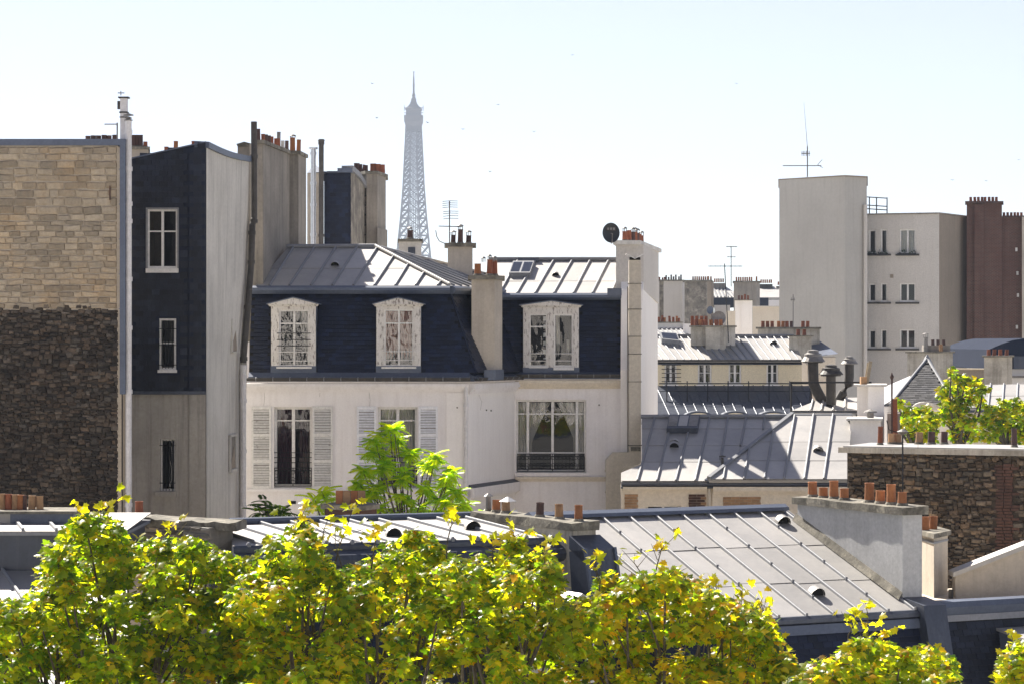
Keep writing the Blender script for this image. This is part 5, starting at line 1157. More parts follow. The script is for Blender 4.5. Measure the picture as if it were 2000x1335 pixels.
dish_thing('satellite_dish', 'weathered grey satellite dish behind clay pots on the cream house', 1404, 622, 137.6, 14, 14, 'galva', (-.2, -1, .2))
dish_thing('satellite_dish', 'small blue grey satellite dish beside the rubble chimney wall', 1388, 606, 165, 7, 8, 'zinc_blue', (-.6, -1, .2))
yagi('tv_antenna', 'tall dark aerial mast rising from the cream house chimney', 1423, 515, 668, 136, [(520, 1383, 1450, 7, 2, 0, 0)], lean=-8, mat='iron_black', r=.02)
yagi('tv_antenna', 'double boomed grey aerial right of the tall dark mast', 1428, 481, 560, 160, [(482, 1418, 1440, 4, 3, 0, 0), (502, 1420, 1437, 3, 2, 0, 0)], r=.022)
yagi('tv_antenna', 'thin aerial above the long chimney with nine pots', 1549, 575, 640, 139, [(585, 1544, 1553, 3, 8, 0, 0)], mat='aerial', r=.02)

# ------------------------------------------------------------------ modern block and brick house
def tall_block():
    H = thing('rendered_block', 'tall beige rendered block with lower white wing and small windows', 'apartment block', P(1650, 1220, 170))
    plan('tower_wall', [(1522, 168.7), (1650, 165), (1693, 166.2), (1693, 175), (1522, 177)], 0, ZW(347, 166), MAT['stucco_tower'], H)
    plan('coping', [(1520, 168.8), (1650, 164.8), (1695, 166.0), (1695, 175.2), (1520, 177.2)], ZW(347, 166), ZW(344.5, 166), MAT['stucco_tan'], H)
    fw = Fr.px(1693, 169, 1834, 167.5)
    rows = []
    for y0, y1, ys in ((448, 496, 0), (553, 590, 1), (643, 680, 2)):
        rows += [(1697, 1711, y0 + 1, y1, 1), (1720, 1733, y0, y1, 1), (1757, 1788, y0, y1, 2)]
    wall('wing_wall', fw, 1690, 1834, 419, 0, [r[:4] for r in rows], .4, MAT['stucco_far'], H)
    for a, b, c, d, n in rows:
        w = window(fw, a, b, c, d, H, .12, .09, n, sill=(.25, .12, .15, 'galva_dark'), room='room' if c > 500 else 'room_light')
        if c < 500 and n == 2:
            u0, v1 = fw.uv(a + 2, c + 2); u1, v0 = fw.uv(b - 2, d - 4); drape(fw, w, u0, u1, v0, v1, -.4, 'curtain', 6)
        if c < 500:
            m = MB(); fw.pbx(m, a - 3, b + 2, d - 1, d + 3, .05, .32); m.build('planter', MAT['iron_black'], w); m = MB(); r = random.Random(int(a))
            for k in range(30):
                u, v = fw.uv(a - 3 + r.random() * (b - a + 5), d - 1 - r.random() ** 2 * 6); q = fw.pt(u, v, .2 + r.uniform(-.1, .1)); s = .09
                m.add([q + Vector((r.uniform(-s, s), r.uniform(-s, s), r.uniform(-s, s))) for _ in range(3)], [(0, 1, 2)])
            m.build('plants', MAT['planter_green'], w)
    fbox('vent', fw, 1739, 1745, 536, 543, 0, .05, MAT['stucco_tan'], H)
    plan('side_wall', [(1834, 167.55), (1890, 172), (1890, 178), (1834, 178)], 0, ZW(418, 168), MAT['stucco_tan'], H)
    plan('coping', [(1690, 168.9), (1835, 167.3), (1891, 171.8), (1891, 178), (1690, 178)], ZW(418.6, 168), ZW(416, 168), MAT['cement_dark'], H)
    pipe('downpipe', [P(1690, 400, 165.9), P(1690, 1000, 165.9)], .13, 'stucco_far', H, 8, [P(1690, y, 165.9) for y in (432, 532, 635)])
    m = MB()
    for y in (386, 402, 409): m.tube([P(1693, y - 1, 170), P(1732.5, y + 1.5, 170)], .035, 5)
    for x in (1698, 1712, 1732.5): m.tube([P(x, 386, 170), P(x, 418, 170)], .04, 5)
    m.build('roof_railing', MAT['galva_dark'], H)
MAT['planter_green'] = surf('planter_green', (.05, .085, .045), .8, dark=(.02, .04, .02), mottle=(4, .9), bump=0)
tall_block()
def block_aerial():
    t = yagi('tv_antenna', 'tall whip aerial with long boom on top of the beige block', 1577, 286, 346, 167, [(324, 1529, 1604, 3, 2, 0, 0), (300, 1565, 1582, 6, 10, 0, 0)], r=.03)
    m = MB(); m.tube([P(1577, 288, 167), P(1570, 200, 167)], [.02, .008], 5); m.build('whip', MAT['aerial'], t)
    m = MB(); m.tube([P(1597, 322, 167), P(1606, 312, 167)], .02, 4); m.tube([P(1597, 322, 167), P(1607, 328, 167)], .02, 4); m.build('fork', MAT['aerial'], t)
block_aerial()
def brick_house():
    H = thing('brick_house', 'dark red brick gable with stepped top and clay pots at right edge', 'house', P(1950, 1200, 172))
    plan('stack', [(1888, 170.5), (1957, 170.5), (1957, 172.5), (1888, 172.5)], ZW(664, 170), ZW(397, 170.5), MAT['brickwork'], H)
    plan('wall', [(1957, 170.7), (1996, 170.7), (1996, 180), (1957, 180)], ZW(664, 170), ZW(424, 170.5), MAT['brickwork'], H)
    plan('wall', [(1996, 170.2), (2060, 170.2), (2060, 180), (1996, 180)], 0, ZW(424, 170.5), MAT['stucco_beige'], H)
    plan('base', [(1888, 170.4), (1996, 170.4), (1996, 172.5), (1888, 172.5)], 0, ZW(664, 170), MAT['cement'], H)
    plan('pilaster', [(1903, 170.3), (1922, 170.3), (1922, 170.6), (1903, 170.6)], ZW(664, 170), ZW(400, 170.5), MAT['brickwork'], H)
    capslab(H, [(1885, 170.2), (1960, 170.2), (1960, 172.8), (1885, 172.8)], ZW(397, 170.5), ZW(393.5, 170.5), 'terracotta_dark'); capslab(H, [(1957.2, 170.4), (2060, 170.4), (2060, 172.8), (1957.2, 172.8)], ZW(424, 170.5), ZW(421.5, 170.5), 'terracotta_dark')
    for x in (1896, 1904, 1911, 1918, 1924, 1932, 1939, 1946): pot(H, x, 385, 394, 171.3, 6, 'r')
    for x in (1961, 1968, 1975, 1982, 1988, 1995): pot(H, x, 415, 422, 171.3, 5.5, 'r')
    for x, y in ((1983, 484), (1985, 530), (1986, 573), (1984, 635)): fbox('patch', Fr.flat(170.65), x, x + 4, y, y + 7, 0, .05, MAT['chimney_white'], H)
brick_house()
def right_middle():
    H = thing('barrel_roof_house', 'house with dark blue curved roof below the brick gable', 'house', P(1990, 1350, 130))
    o = [(1932, 720)] + [(1932 + 100 * t, 682 - 22 * math.sin(math.pi * min(1, t * 1.3) * .5)) for t in (0, .1, .25, .45, .7, 1)] + [(2032, 720)]
    m = MB(); m.prism([P(x, y, 128) for x, y in o], (0, 14, 0)); m.build('roof', MAT['blue_matte'], H)
    plan('wall', [(1934, 128.2), (2040, 128.2), (2040, 140), (1934, 140)], 0, ZW(719, 128), MAT['render_light'], H)
    fbox('ledge', Fr.flat(128), 1930, 2040, 733, 737, -.1, .3, MAT['cement_dark'], H); fbox('dormer_front', Fr.flat(128), 1978, 2040, 695, 720, -.5, .25, MAT['zinc_dark'], H)
    for x0, x1, lab, D, ytop, ps, mat in ((1772, 1861, 'stained white chimney with metal cowl behind the pyramid roof', 118, 689, None, 'chimney_dirty'), (1922, 1977, 'stained white chimney with four red pots behind the plane trees', 112, 697, None, 'chimney_dirty')):
        c = thing('chimney_stack', lab, 'chimney', P((x0 + x1) / 2, 1400, D)); plan('stack', [(x0, D), (x1, D), (x1, D + 1.6), (x0, D + 1.6)], 0, ZW(ytop, D), MAT[mat], c)
        capslab(c, [(x0 - 4, D - .2), (x1 + 4, D - .2), (x1 + 4, D + 1.8), (x0 - 4, D + 1.8)], ZW(ytop, D), ZW(ytop - 3, D))
        if x0 < 1800:
            fbox('plinth', Fr.flat(D + .4), 1806, 1856, 674, ytop - 2.5, -.8, 0, MAT['cement_dark'], c)
            for x in (1822, 1832, 1843): pot(c, x, 663, 674, D + .7, 7, 'd')
            pot(c, 1838, 672, 686, D + .2, 8, 'p'); pot(c, 1808, 658, 686, D + .3, 9, 'z'); cowl(c, 1808, 652, 660, D + .3, 13)
        else:
            for x in (1931, 1942, 1954, 1966): pot(c, x, 682, 695, D + .6, 8, 'r')
    # pyramid roof
    Pm = thing('pyramid_roof_house', 'house with grey slate pyramid roof behind the plane trees', 'house', P(1805, 1500, 107))
    ap = P(1811, 699, 107); a, b, c, d = P(1738, 789, 103.2), P(1866, 789, 103.2), P(1866, 786, 110.5), P(1738, 786, 110.5)
    m = MB(); m.add([a, b, c, d, ap - Vector((0, 0, .05))], [(0, 1, 4), (1, 2, 4), (2, 3, 4), (3, 0, 4)]); rf = m.build('roof', MAT['galva_dark'], Pm)
    pl = Pl(a, b, ap, True); slates(rf, pl, [PROJ(v) for v in (a, b, ap)], MAT['slate_grey'], rw=.25, rh=.17, underlay=False)
    m = MB(); m.tube([ap, a], .06, 6); m.tube([ap, b], .06, 6); m.lathe(ap, [(.3, -.35), (.12, 0), (.02, .15)], 8); m.build('hip_roll', MAT['zinc_roll'], rf)
    plan('wall', [(1742, 103.5), (1862, 103.5), (1862, 110), (1742, 110)], 0, ZW(788, 103.5), MAT['render_light'], Pm)
    fr = Fr.flat(103.1); n = 10; o = [fr.at(1806 + 27 * math.cos(math.pi * i / n), 800 - 16 * math.sin(math.pi * i / n), .1) for i in range(n + 1)]; m = MB(); m.prism(o, (0, .8, 0)); m.build('arched_gable', MAT['chimney_white'], Pm)
    Z = thing('pale_zinc_roof', 'low pale zinc roof behind the plane trees at the right edge', 'roof', P(1960, 1500, 104))
    pl = Pl((1900, 790, 100), (2060, 790, 100), (1990, 748, 104)); m = MB(); m.prism([pl.at(x, y, -.1) for x, y in ((1860, 795), (2060, 795), (2060, 748), (1905, 750))], pl.N * -.1); rf = m.build('roof', MAT['zinc_dark'], Z)
    zinc_roof(rf, pl, [(1860, 795), (2060, 795), (2060, 748), (1905, 750)], [((1935, 749), (1930, 795)), ((1961, 749), (1958, 795)), ((1988, 749), (1986, 795)), ((2014, 749), (2014, 795))], [((1800, 772), (2100, 772))], MAT['zinc'], MAT['zinc_roll'])
    plan('wall', [(1860, 100.3), (2060, 100.3), (2060, 108), (1900, 108)], 0, ZW(794, 100), MAT['render_cream'], Z)
    Z = thing('side_zinc_roof', 'sliver of blue grey zinc roof left of the slate pyramid', 'roof', P(1750, 1500, 112))
    m = MB(); m.hexa([P(1722, 792, 110), P(1775, 760, 110), P(1782, 760, 115), P(1722, 792, 115), P(1722, 757, 112), P(1778, 733, 112), P(1785, 733, 115), P(1722, 757, 115)]); m.build('sheet', MAT['zinc_roll'], Z)
    plan('wall', [(1722, 110.2), (1775, 110.2), (1775, 115), (1722, 115)], 0, ZW(793, 110), MAT['render_light'], Z)
    B = thing('low_parapet', 'low brown parapet between the pyramid roof and the right chimney', 'wall', P(1890, 1400, 125)); plan('wall', [(1868, 125), (1925, 124), (1925, 126), (1868, 127)], 0, ZW(722, 125), MAT['stucco_tan'], B); plan('coping', [(1866, 124.8), (1926, 123.8), (1926, 126.2), (1866, 127.2)], ZW(722, 125), ZW(719.5, 125), MAT['plank'], B)
right_middle()

# ------------------------------------------------------------------ far roofs in the gap
def far_roofs():
    D = 280
    H = thing('far_house', 'distant pale house end with dark strip and mixed chimney pots', 'house', P(1300, 1000, D))
    plan('wall', [(1270, D), (1288, D), (1288, D + .4), (1296, D + .4), (1296, D), (1332, D), (1337, D + 3), (1270, D + 8)], -8, ZW(549, D), MAT['stucco_far'], H)
    plan('strip', [(1288, D + .2), (1296, D + .2), (1296, D + .6), (1288, D + .6)], -8, ZW(549, D), MAT['rubble_far'], H)
    capslab(H, [(1270, D - .4), (1337, D - .4), (1337, D + 4), (1270, D + 4)], ZW(549, D), ZW(546.5, D))
    for x, y, k in ((1278, 541, 'd'), (1283, 537, 'd'), (1288, 541, 'r'), (1294, 542, 'r'), (1298, 541, 'r'), (1301, 537.5, 'd'), (1306, 541, 'd'), (1311, 536.5, 'd'), (1315.5, 540, 'd'), (1320, 536.5, 'd'), (1326, 540, 'd'), (1330, 536.5, 'd')): pot(H, x, y, 547, D + 1, 3.6, k)
    H = thing('far_house', 'distant grey rubble chimney wall crowned by orange pots', 'house', P(1365, 1000, 272))
    D = 272; plan('wall', [(1337, D), (1380.5, D), (1380.5, D + 6), (1337, D + 6)], -8, ZW(550, D), MAT['rubble_far'], H)
    plan('wall', [(1380.6, D - .2), (1388.5, D - .2), (1394, D + 3), (1394, D + 6), (1380.6, D + 6)], -8, ZW(548, D), MAT['stucco_tan'], H)
    capslab(H, [(1333, D - .4), (1392, D - .4), (1392, D + 4), (1333, D + 4)], ZW(550, D), ZW(547, D))
    for k in range(8): pot(H, 1353.5 + k * 4.1, 540, 547.2, D + 1, 3.4, 'o' if k % 3 else 'r')
    pot(H, 1383.5, 539.5, 547.2, D + 1, 3.6, 'o'); pot(H, 1388.5, 540, 547.2, D + 1, 3.6, 'o')
    H = thing('far_house', 'distant house with striped white zinc roof and blue slates', 'house', P(1420, 1000, 290))
    D = 290; pl = Pl((1394, 581, D), (1450, 581, D), (1400, 556, D + 6)); m = MB(); m.prism([pl.at(x, y) for x, y in ((1390, 581), (1452, 581), (1418, 560), (1390, 555))], pl.N * -.3); rf = m.build('roof', MAT['zinc'], H)
    for x in range(1394, 1445, 7):
        m = MB(); m.bar(pl.at(x, 581, .05), pl.at(x - 9, 571 if x > 1425 else 561, .05), .15, .12, up=pl.N); m.build('seam', MAT['zinc_roll'], rf)
    plan('mansard', [(1390, D), (1452, D), (1452, D + 6), (1390, D + 6)], ZW(600, D), ZW(581.5, D), MAT['slate_flat'], H)
    plan('wall', [(1395, D - .5), (1426, D - .5), (1426, D + 6), (1395, D + 6)], -10, ZW(596, D), MAT['stucco_far'], H)
    plan('stack', [(1393, D + 4), (1418, D + 4), (1418, D + 6), (1393, D + 6)], ZW(590, D), ZW(551.5, D), MAT['cement_dark'], H)
    for k in range(5): pot(H, 1396 + k * 4.1, 544, 551.5, D + 4.5, 3.4, 'o')
    H = thing('far_chimney', 'distant dark grey chimney wall with two steps of orange pots', 'chimney', P(1460, 1000, 270))
    D = 270; plan('stack', [(1433, D), (1477, D), (1484, D + 2), (1484, D + 5), (1433, D + 5)], -8, ZW(551.5, D), MAT['cement_dark'], H)
    capslab(H, [(1431, D - .3), (1485, D - .3), (1485, D + 5), (1431, D + 5)], ZW(551.5, D), ZW(549, D))
    for k in range(8): pot(H, 1438.5 + k * 4.2, 541, 549.2, D + 1, 3.5, 'o')
    pot(H, 1477.5, 540, 549.2, D + 1, 3.6, 'o'); 
    H = thing('far_house', 'distant house with pale roof and blue slates beside beige block', 'house', P(1505, 1000, 285))
    D = 285; pl = Pl((1484, 581, D), (1524, 581, D), (1500, 560, D + 6)); m = MB(); m.prism([pl.at(x, y) for x, y in ((1480, 581), (1527, 581), (1527, 560), (1480, 558))], pl.N * -.3); m.build('roof', MAT['zinc'], H)
    plan('mansard', [(1480, D), (1501, D), (1501, D + 6), (1480, D + 6)], ZW(600, D), ZW(581.5, D), MAT['slate_flat'], H); plan('wall', [(1501, D), (1530, D), (1530, D + 6), (1501, D + 6)], -8, ZW(586, D), MAT['render_light'], H); plan('wall', [(1480, D + .4), (1501, D + .4), (1501, D + 6), (1480, D + 6)], -8, ZW(600, D), MAT['stucco_far'], H)
    plan('stack', [(1484, D + 5), (1509, D + 5), (1509, D + 7), (1484, D + 7)], ZW(590, D), ZW(553, D), MAT['galva_dark'], H)
    for k in range(6): pot(H, 1486.5 + k * 4, 546, 553, D + 5.5, 3.3, 'o')
    plan('stack', [(1516, D + 5), (1530, D + 5), (1530, D + 7), (1516, D + 7)], ZW(590, D), ZW(557, D), MAT['cement_dark'], H); pot(H, 1520, 550, 557, D + 5.5, 3.5, 'r')
    H = thing('far_chimney', 'tall white chimney with red pots before the far roofs', 'chimney', P(1452, 1050, 215))
    D = 215; plan('stack', [(1435, D), (1448, D), (1448, D - .15), (1469.5, D - .15), (1469.5, D + 3), (1435, D + 3)], 0, ZW(587, D), MAT['render_light'], H); capslab(H, [(1434, D - .4), (1471, D - .4), (1471, D + 3.2), (1434, D + 3.2)], ZW(587, D), ZW(585.5, D))
    for k, x in enumerate((1443, 1449, 1455, 1461)): pot(H, x, 577 if k != 2 else 574.5, 585.6, D + 1, 4.6, 'r' if k else 'd')
    H = thing('far_wall', 'long low cream wall between white chimney and beige block', 'wall', P(1500, 1050, 205)); plan('wall', [(1470, 205), (1530, 205), (1530, 208), (1470, 208)], 0, ZW(599, 205), MAT['render_cream'], H); plan('coping', [(1469.8, 204.8), (1530, 204.8), (1530, 208.2), (1469.8, 208.2)], ZW(599, 205), ZW(597.5, 205), MAT['chimney_white'], H)
    plan('wall', [(1418, 206), (1436, 206), (1436, 208), (1418, 208)], 0, ZW(607, 206), MAT['render_cream'], H)
    H = thing('far_roof', 'low pale roof with a row of red pots right of the party wall', 'roof', P(1310, 1100, 172))
    D = 170; pl = Pl((1282, 656, D), (1350, 656, D), (1300, 641, D + 3)); m = MB(); m.prism([pl.at(x, y) for x, y in ((1272, 660), (1352, 660), (1336, 641), (1272, 641))], pl.N * -.2); rf = m.build('sheet', MAT['zinc'], H)
    for x in range(1278, 1345, 9):
        m = MB(); m.bar(pl.at(x, 660, .04), pl.at(x - 14, 642, .04), .1, .08, up=pl.N); m.build('seam', MAT['zinc_roll'], rf)
    plan('wall', [(1272, D + 3), (1335, D + 3), (1335, D + 5), (1272, D + 5)], 0, ZW(630, D + 3), MAT['render_light'], H); plan('wall', [(1334, D + 1), (1352, D + 1), (1352, D + 5), (1334, D + 5)], 0, ZW(632, D + 1), MAT['render_light'], H)
    capslab(H, [(1270, D + 2.8), (1334, D + 2.8), (1334, D + 5), (1270, D + 5)], ZW(630.5, D + 3), ZW(628.5, D + 3))
    for k, (x, y) in enumerate(((1281, 620), (1287, 619), (1293, 616), (1298, 620), (1308, 617), (1315, 619), (1322, 617), (1326, 621))): pot(H, x, y, 628.7, D + 4, 5.2, 'r' if k % 3 else 'o')
far_roofs()
# ------------------------------------------------------------------ foreground roofs
AV = Vector((.897, .443, 0)).normalized(); DV = Vector((AV.y, -AV.x, 0))
Q0 = Vector((XW(1170, 52.0), 52.0, EYE))
def L(s, r, z): return Q0 + AV * s + DV * r + Vector((0, 0, z))
def lbox(mb, s0, s1, r0, r1, z0, z1):
    return mb.hexa([L(s0, r1, z0), L(s1, r1, z0), L(s1, r0, z0), L(s0, r0, z0), L(s0, r1, z1), L(s1, r1, z1), L(s1, r0, z1), L(s0, r0, z1)])
def rz(r): return -3.51 - .348 * r
def front_house():
    H = thing('front_zinc_house', 'near house with wide sunlit standing seam zinc roof and slate mansard', 'house', L(1.5, 4, -EYE))
    pl = Pl(L(0, 0, rz(0)), L(4, 0, rz(0)), L(0, 4.8, rz(4.8)), True); W = lambda s, r: PROJ(L(s, r, rz(r)))
    m = MB(); m.prism([L(s, r, rz(r) - .15) for s, r in ((-1.35, 0), (4.5, 0), (4.5, 4.8), (-1.35, 4.8))], (0, 0, -.1)); rf = m.build('roof', MAT['zinc_dark'], H)
    seams = [(W(k * .62, 0), W(k * .62, 4.85)) for k in range(-2, 8)]
    poly = [W(-1.35, 0), W(4.50, 0), W(4.50, 4.85), W(-1.35, 4.85)]
    def joint(r):
        def f(i):
            q = r + ((i * 7) % 5 - 2) * .03; return (W(-2, q), W(6, q))
        return f
    zinc_roof(rf, pl, poly, seams, [joint(1.75), joint(3.40)], MAT['zinc'], MAT['zinc_roll'], .028, .05)
    for k in range(-2, 8):
        for r in (.02, .9, 1.75, 2.6, 3.4, 4.1, 4.85):
            m = MB(); c = L(k * .62, r, rz(r)); m.box(-.022, .022, -.03, .03, .0, .075 if r > 4.8 else .062); m.build('clip', MAT['zinc_roll'], rf, M=Matrix.Translation(c)) if (r > 4.8 or k % 2 == 0) else None
    hood_vent(rf, pl, *W(3.95, .75), 1.25); hood_vent(rf, pl, *W(2.63, 4.05), 1.3)
    m = MB(); a, b = L(-1.6, 0, rz(0)), L(4.45, 0, rz(0)); n = Vector((0, 0, 1))
    m.prism([a + DV * .18 + n * -.02, a + DV * .15 + n * .05, a + n * .11, a - DV * .2 + n * .05, a - DV * .2 + n * -.05], b - a); m.build('ridge_cap', MAT['zinc_blue'], rf)
    m = MB(); m.quad(L(-1.6, 0, rz(0)), L(4.5, 0, rz(0)), L(4.5, -4, rz(4.6)), L(-1.6, -4, rz(4.6))); m.build('back_slope', MAT['zinc'], rf)
    # eave roll, zinc band, slates
    z4 = rz(4.85)
    m = MB(); m.prism([L(-1.4, 4.8, z4 + .02), L(-1.4, 4.9, z4 + .02), L(-1.4, 4.97, z4 - .03), L(-1.4, 4.97, z4 - .1), L(-1.4, 4.9, z4 - .14), L(-1.4, 4.8, z4 - .14)], AV * 5.9); m.build('eave_roll', MAT['zinc_dark'], H)
    m = MB(); m.prism([L(-1.4, 4.86, z4 - .14), L(-1.4, 4.95, z4 - .14), L(-1.4, 5.0, z4 - .32), L(-1.4, 4.86, z4 - .32)], AV * 5.9); m.build('zinc_band', MAT['zinc_blue'], H)
    a, b, c = L(-1.4, 4.93, z4 - .3), L(4.5, 4.93, z4 - .3), L(4.5, 5.9, z4 - 3.2)
    m = MB(); m.prism([a - DV * .1, b - DV * .1, c - DV * .1, L(-1.4, 5.9, z4 - 3.2) - DV * .1], DV * -.1); mn = m.build('mansard', MAT['slate_flat'], H)
    pm = Pl(a, b, c, True); slates(mn, pm, [PROJ(v) for v in (a, b, c, L(-1.4, 5.9, z4 - 3.2))], MAT['slate'], rw=.22, rh=.12, single=300, pick=lambda x, y: -x + abs(y - 1255) * 2 + (0 if y < 1335 else 900))
    m = MB(); lbox(m, -1.3, 4.9, -4, 5.8, -EYE, z4 - 3.2); lbox(m, -1.25, 4.4, -3.9, 4.6, z4 - 3.1, rz(4.6) - .35); m.build('wall', MAT['render_cream'], H)
    m = MB(); m.prism([L(-1.36, 0, rz(0) - .2), L(-1.36, 4.8, rz(4.8) - .2), L(-1.36, 5.8, z4 - 3.2), L(-1.36, -3.9, z4 - 3.2), L(-1.36, -3.9, rz(4.6) - .2)], AV * .1); m.build('gable', MAT['slate_flat'], H)
    # zinc rib beyond the chimney
    m = MB(); m.hexa([L(4.36, 5.98, z4 - 3.3), L(4.88, 5.98, z4 - 3.3), L(4.88, 5.7, z4 - 3.3), L(4.36, 5.7, z4 - 3.3), L(4.36, 5.1, z4 + .12), L(4.88, 5.1, z4 + .12), L(4.88, 4.4, z4 + .22), L(4.36, 4.4, z4 + .22)]); m.build('zinc_rib', MAT['zinc_dark'], H)
    # long chimney with eight pots
    s0, s1 = 4.36, 4.82; r0, r1 = .62, 4.40
    m = MB(); m.hexa([L(s0, r1, -5.6), L(s1, r1, -5.6), L(s1, r0, -5.6), L(s0, r0, -5.6), L(s0, r1, -3.36), L(s1, r1, -3.36), L(s1, r0, -3.36), L(s0, r0, -3.36)]); ch = m.build('chimney', MAT['chimney_grey'], H)
    m = MB(); k = 14; top = [L(s0 - .07 - RND.uniform(0, .02), r0 - .1 + (r1 - r0 + .2) * i / k, 0) for i in range(k + 1)]; bot = [L(s1 + .08 + RND.uniform(0, .02), r0 - .1 + (r1 - r0 + .2) * i / k, 0) for i in range(k + 1)]
    m.loft([[p + Vector((0, 0, -3.37)), p + Vector((0, 0, -3.22 + RND.uniform(-.012, .012))), q + Vector((0, 0, -3.2)), q + Vector((0, 0, -3.37))] for p, q in zip(top, bot)]); m.build('cap', MAT['cap_stone'], ch)
    m = MB(); lbox(m, s0 - .04, s0 + .01, r0 - .02, r1 + .02, -5.7, -3.6)
    m = MB(); m.prism([L(s0 - .10, r0 - .05, rz(r0) + .02), L(s0 - .005, r0 - .05, rz(r0) + .16), L(s0 - .005, r1, rz(r1) + .16), L(s0 - .10, r1, rz(r1) + .02)], AV * .006 + Vector((0, 0, .004))); m.build('flashing', MAT['cap_stone'], ch)
    for x, y0, w in ((1587.5, 940, 19), (1608, 951, 19), (1629, 938, 19), (1649, 953, 19), (1698, 942, 20), (1719.5, 957, 20), (1741, 945, 20), (1762, 960, 19)):
        # distance where the chimney's centre line meets this pixel column
        sc = (s0 + s1) / 2; t = (x - CX) / F; o = Q0 + AV * sc; r = (t * o.y - o.x) / (DV.x - t * DV.y); D = (o + DV * r).y
        yb = HZ + 3.21 * F / D; pot(ch, x, y0, yb, D, w, 'o')
front_house()
def rear_stub():
    H = thing('chimney_stack', 'narrow beige chimney with two pots just behind the long grey chimney', 'chimney', P(1825, 2300, 53))
    plan('stack', [(1797, 53.6), (1824, 52.6), (1851, 53.4), (1824, 54.5)], 0, ZW(1046, 53), MAT['stucco_beige'], H)
    plan('neck', [(1796, 53.6), (1824, 52.5), (1852, 53.4), (1824, 54.6)], ZW(1058, 53), ZW(1054, 53), MAT['zinc_roll'], H)
    capslab(H, [(1790, 53.6), (1824, 52.3), (1858, 53.4), (1824, 54.8)], ZW(1046, 53), ZW(1037, 53))
    pot(H, 1806, 1008, 1038, 53.4, 19, 'o'); pot(H, 1822, 1007, 1038, 53.7, 17, 'o')
rear_stub()

def right_neighbour():
    H = thing('dark_slate_roof_house', 'dark slate mansard with zinc ridge band in the lower right corner', 'house', P(1930, 2500, 50))
    z = -5.15; s0, s1, r = 4.9, 9.5, 4.85
    m = MB(); m.prism([L(s0, r - .3, z + .1), L(s0, r + .1, z + .1), L(s0, r + .16, z), L(s0, r + .1, z - .16), L(s0, r - .3, z - .16)], AV * (s1 - s0)); m.build('zinc_band', MAT['zinc_blue'], H)
    m = MB(); m.prism([L(s0, r, z - .16), L(s0, r + .12, z - .16), L(s0, r + .15, z - .28), L(s0, r, z - .28)], AV * (s1 - s0)); m.build('zinc_apron', MAT['zinc_roll'], H)
    a, b, c = L(s0, r + .1, z - .26), L(s1, r + .1, z - .26), L(s1, r + 1.0, z - 3.2); d = L(s0, r + 1.0, z - 3.2)
    m = MB(); m.prism([p - DV * .1 for p in (a, b, c, d)], DV * -.1); mn = m.build('mansard', MAT['slate_flat'], H)
    pm = Pl(a, b, c, True); slates(mn, pm, [PROJ(v) for v in (a, b, c, d)], MAT['slate_old'], rw=.22, rh=.12, single=240, pick=lambda x, y: (abs(x - 1890) + abs(y - 1270)) + (0 if y < 1335 and x < 2000 else 900))
    m = MB(); lbox(m, s0 + .1, s1, -3, r + .9, -EYE, z - 3.2); lbox(m, s0 + .1, s1, 1, r - .3, z - 3.2, z - .1); m.build('wall', MAT['render_cream'], H)
    # zinc-clad dormer
    m = MB(); q = lambda s, rr, zz: L(s, rr, z + zz)
    m.hexa([q(6.0, r + 1.35, -2.3), q(7.4, r + 1.35, -2.3), q(7.4, r + .2, -2.3), q(6.0, r + .2, -2.3), q(6.15, r + 1.15, -.62), q(7.4, r + 1.15, -.62), q(7.4, r + .1, -.5), q(6.2, r + .1, -.5)]); dm = m.build('dormer', MAT['zinc_blue'], H)
    m = MB(); m.hexa([q(6.05, r + 1.3, -.62), q(7.45, r + 1.3, -.62), q(7.45, r + .05, -.49), q(6.15, r + .05, -.49), q(6.05, r + 1.3, -.57), q(7.45, r + 1.3, -.57), q(7.45, r + .05, -.44), q(6.15, r + .05, -.44)]); m.build('dormer_roof', MAT['zinc'], dm)
right_neighbour()

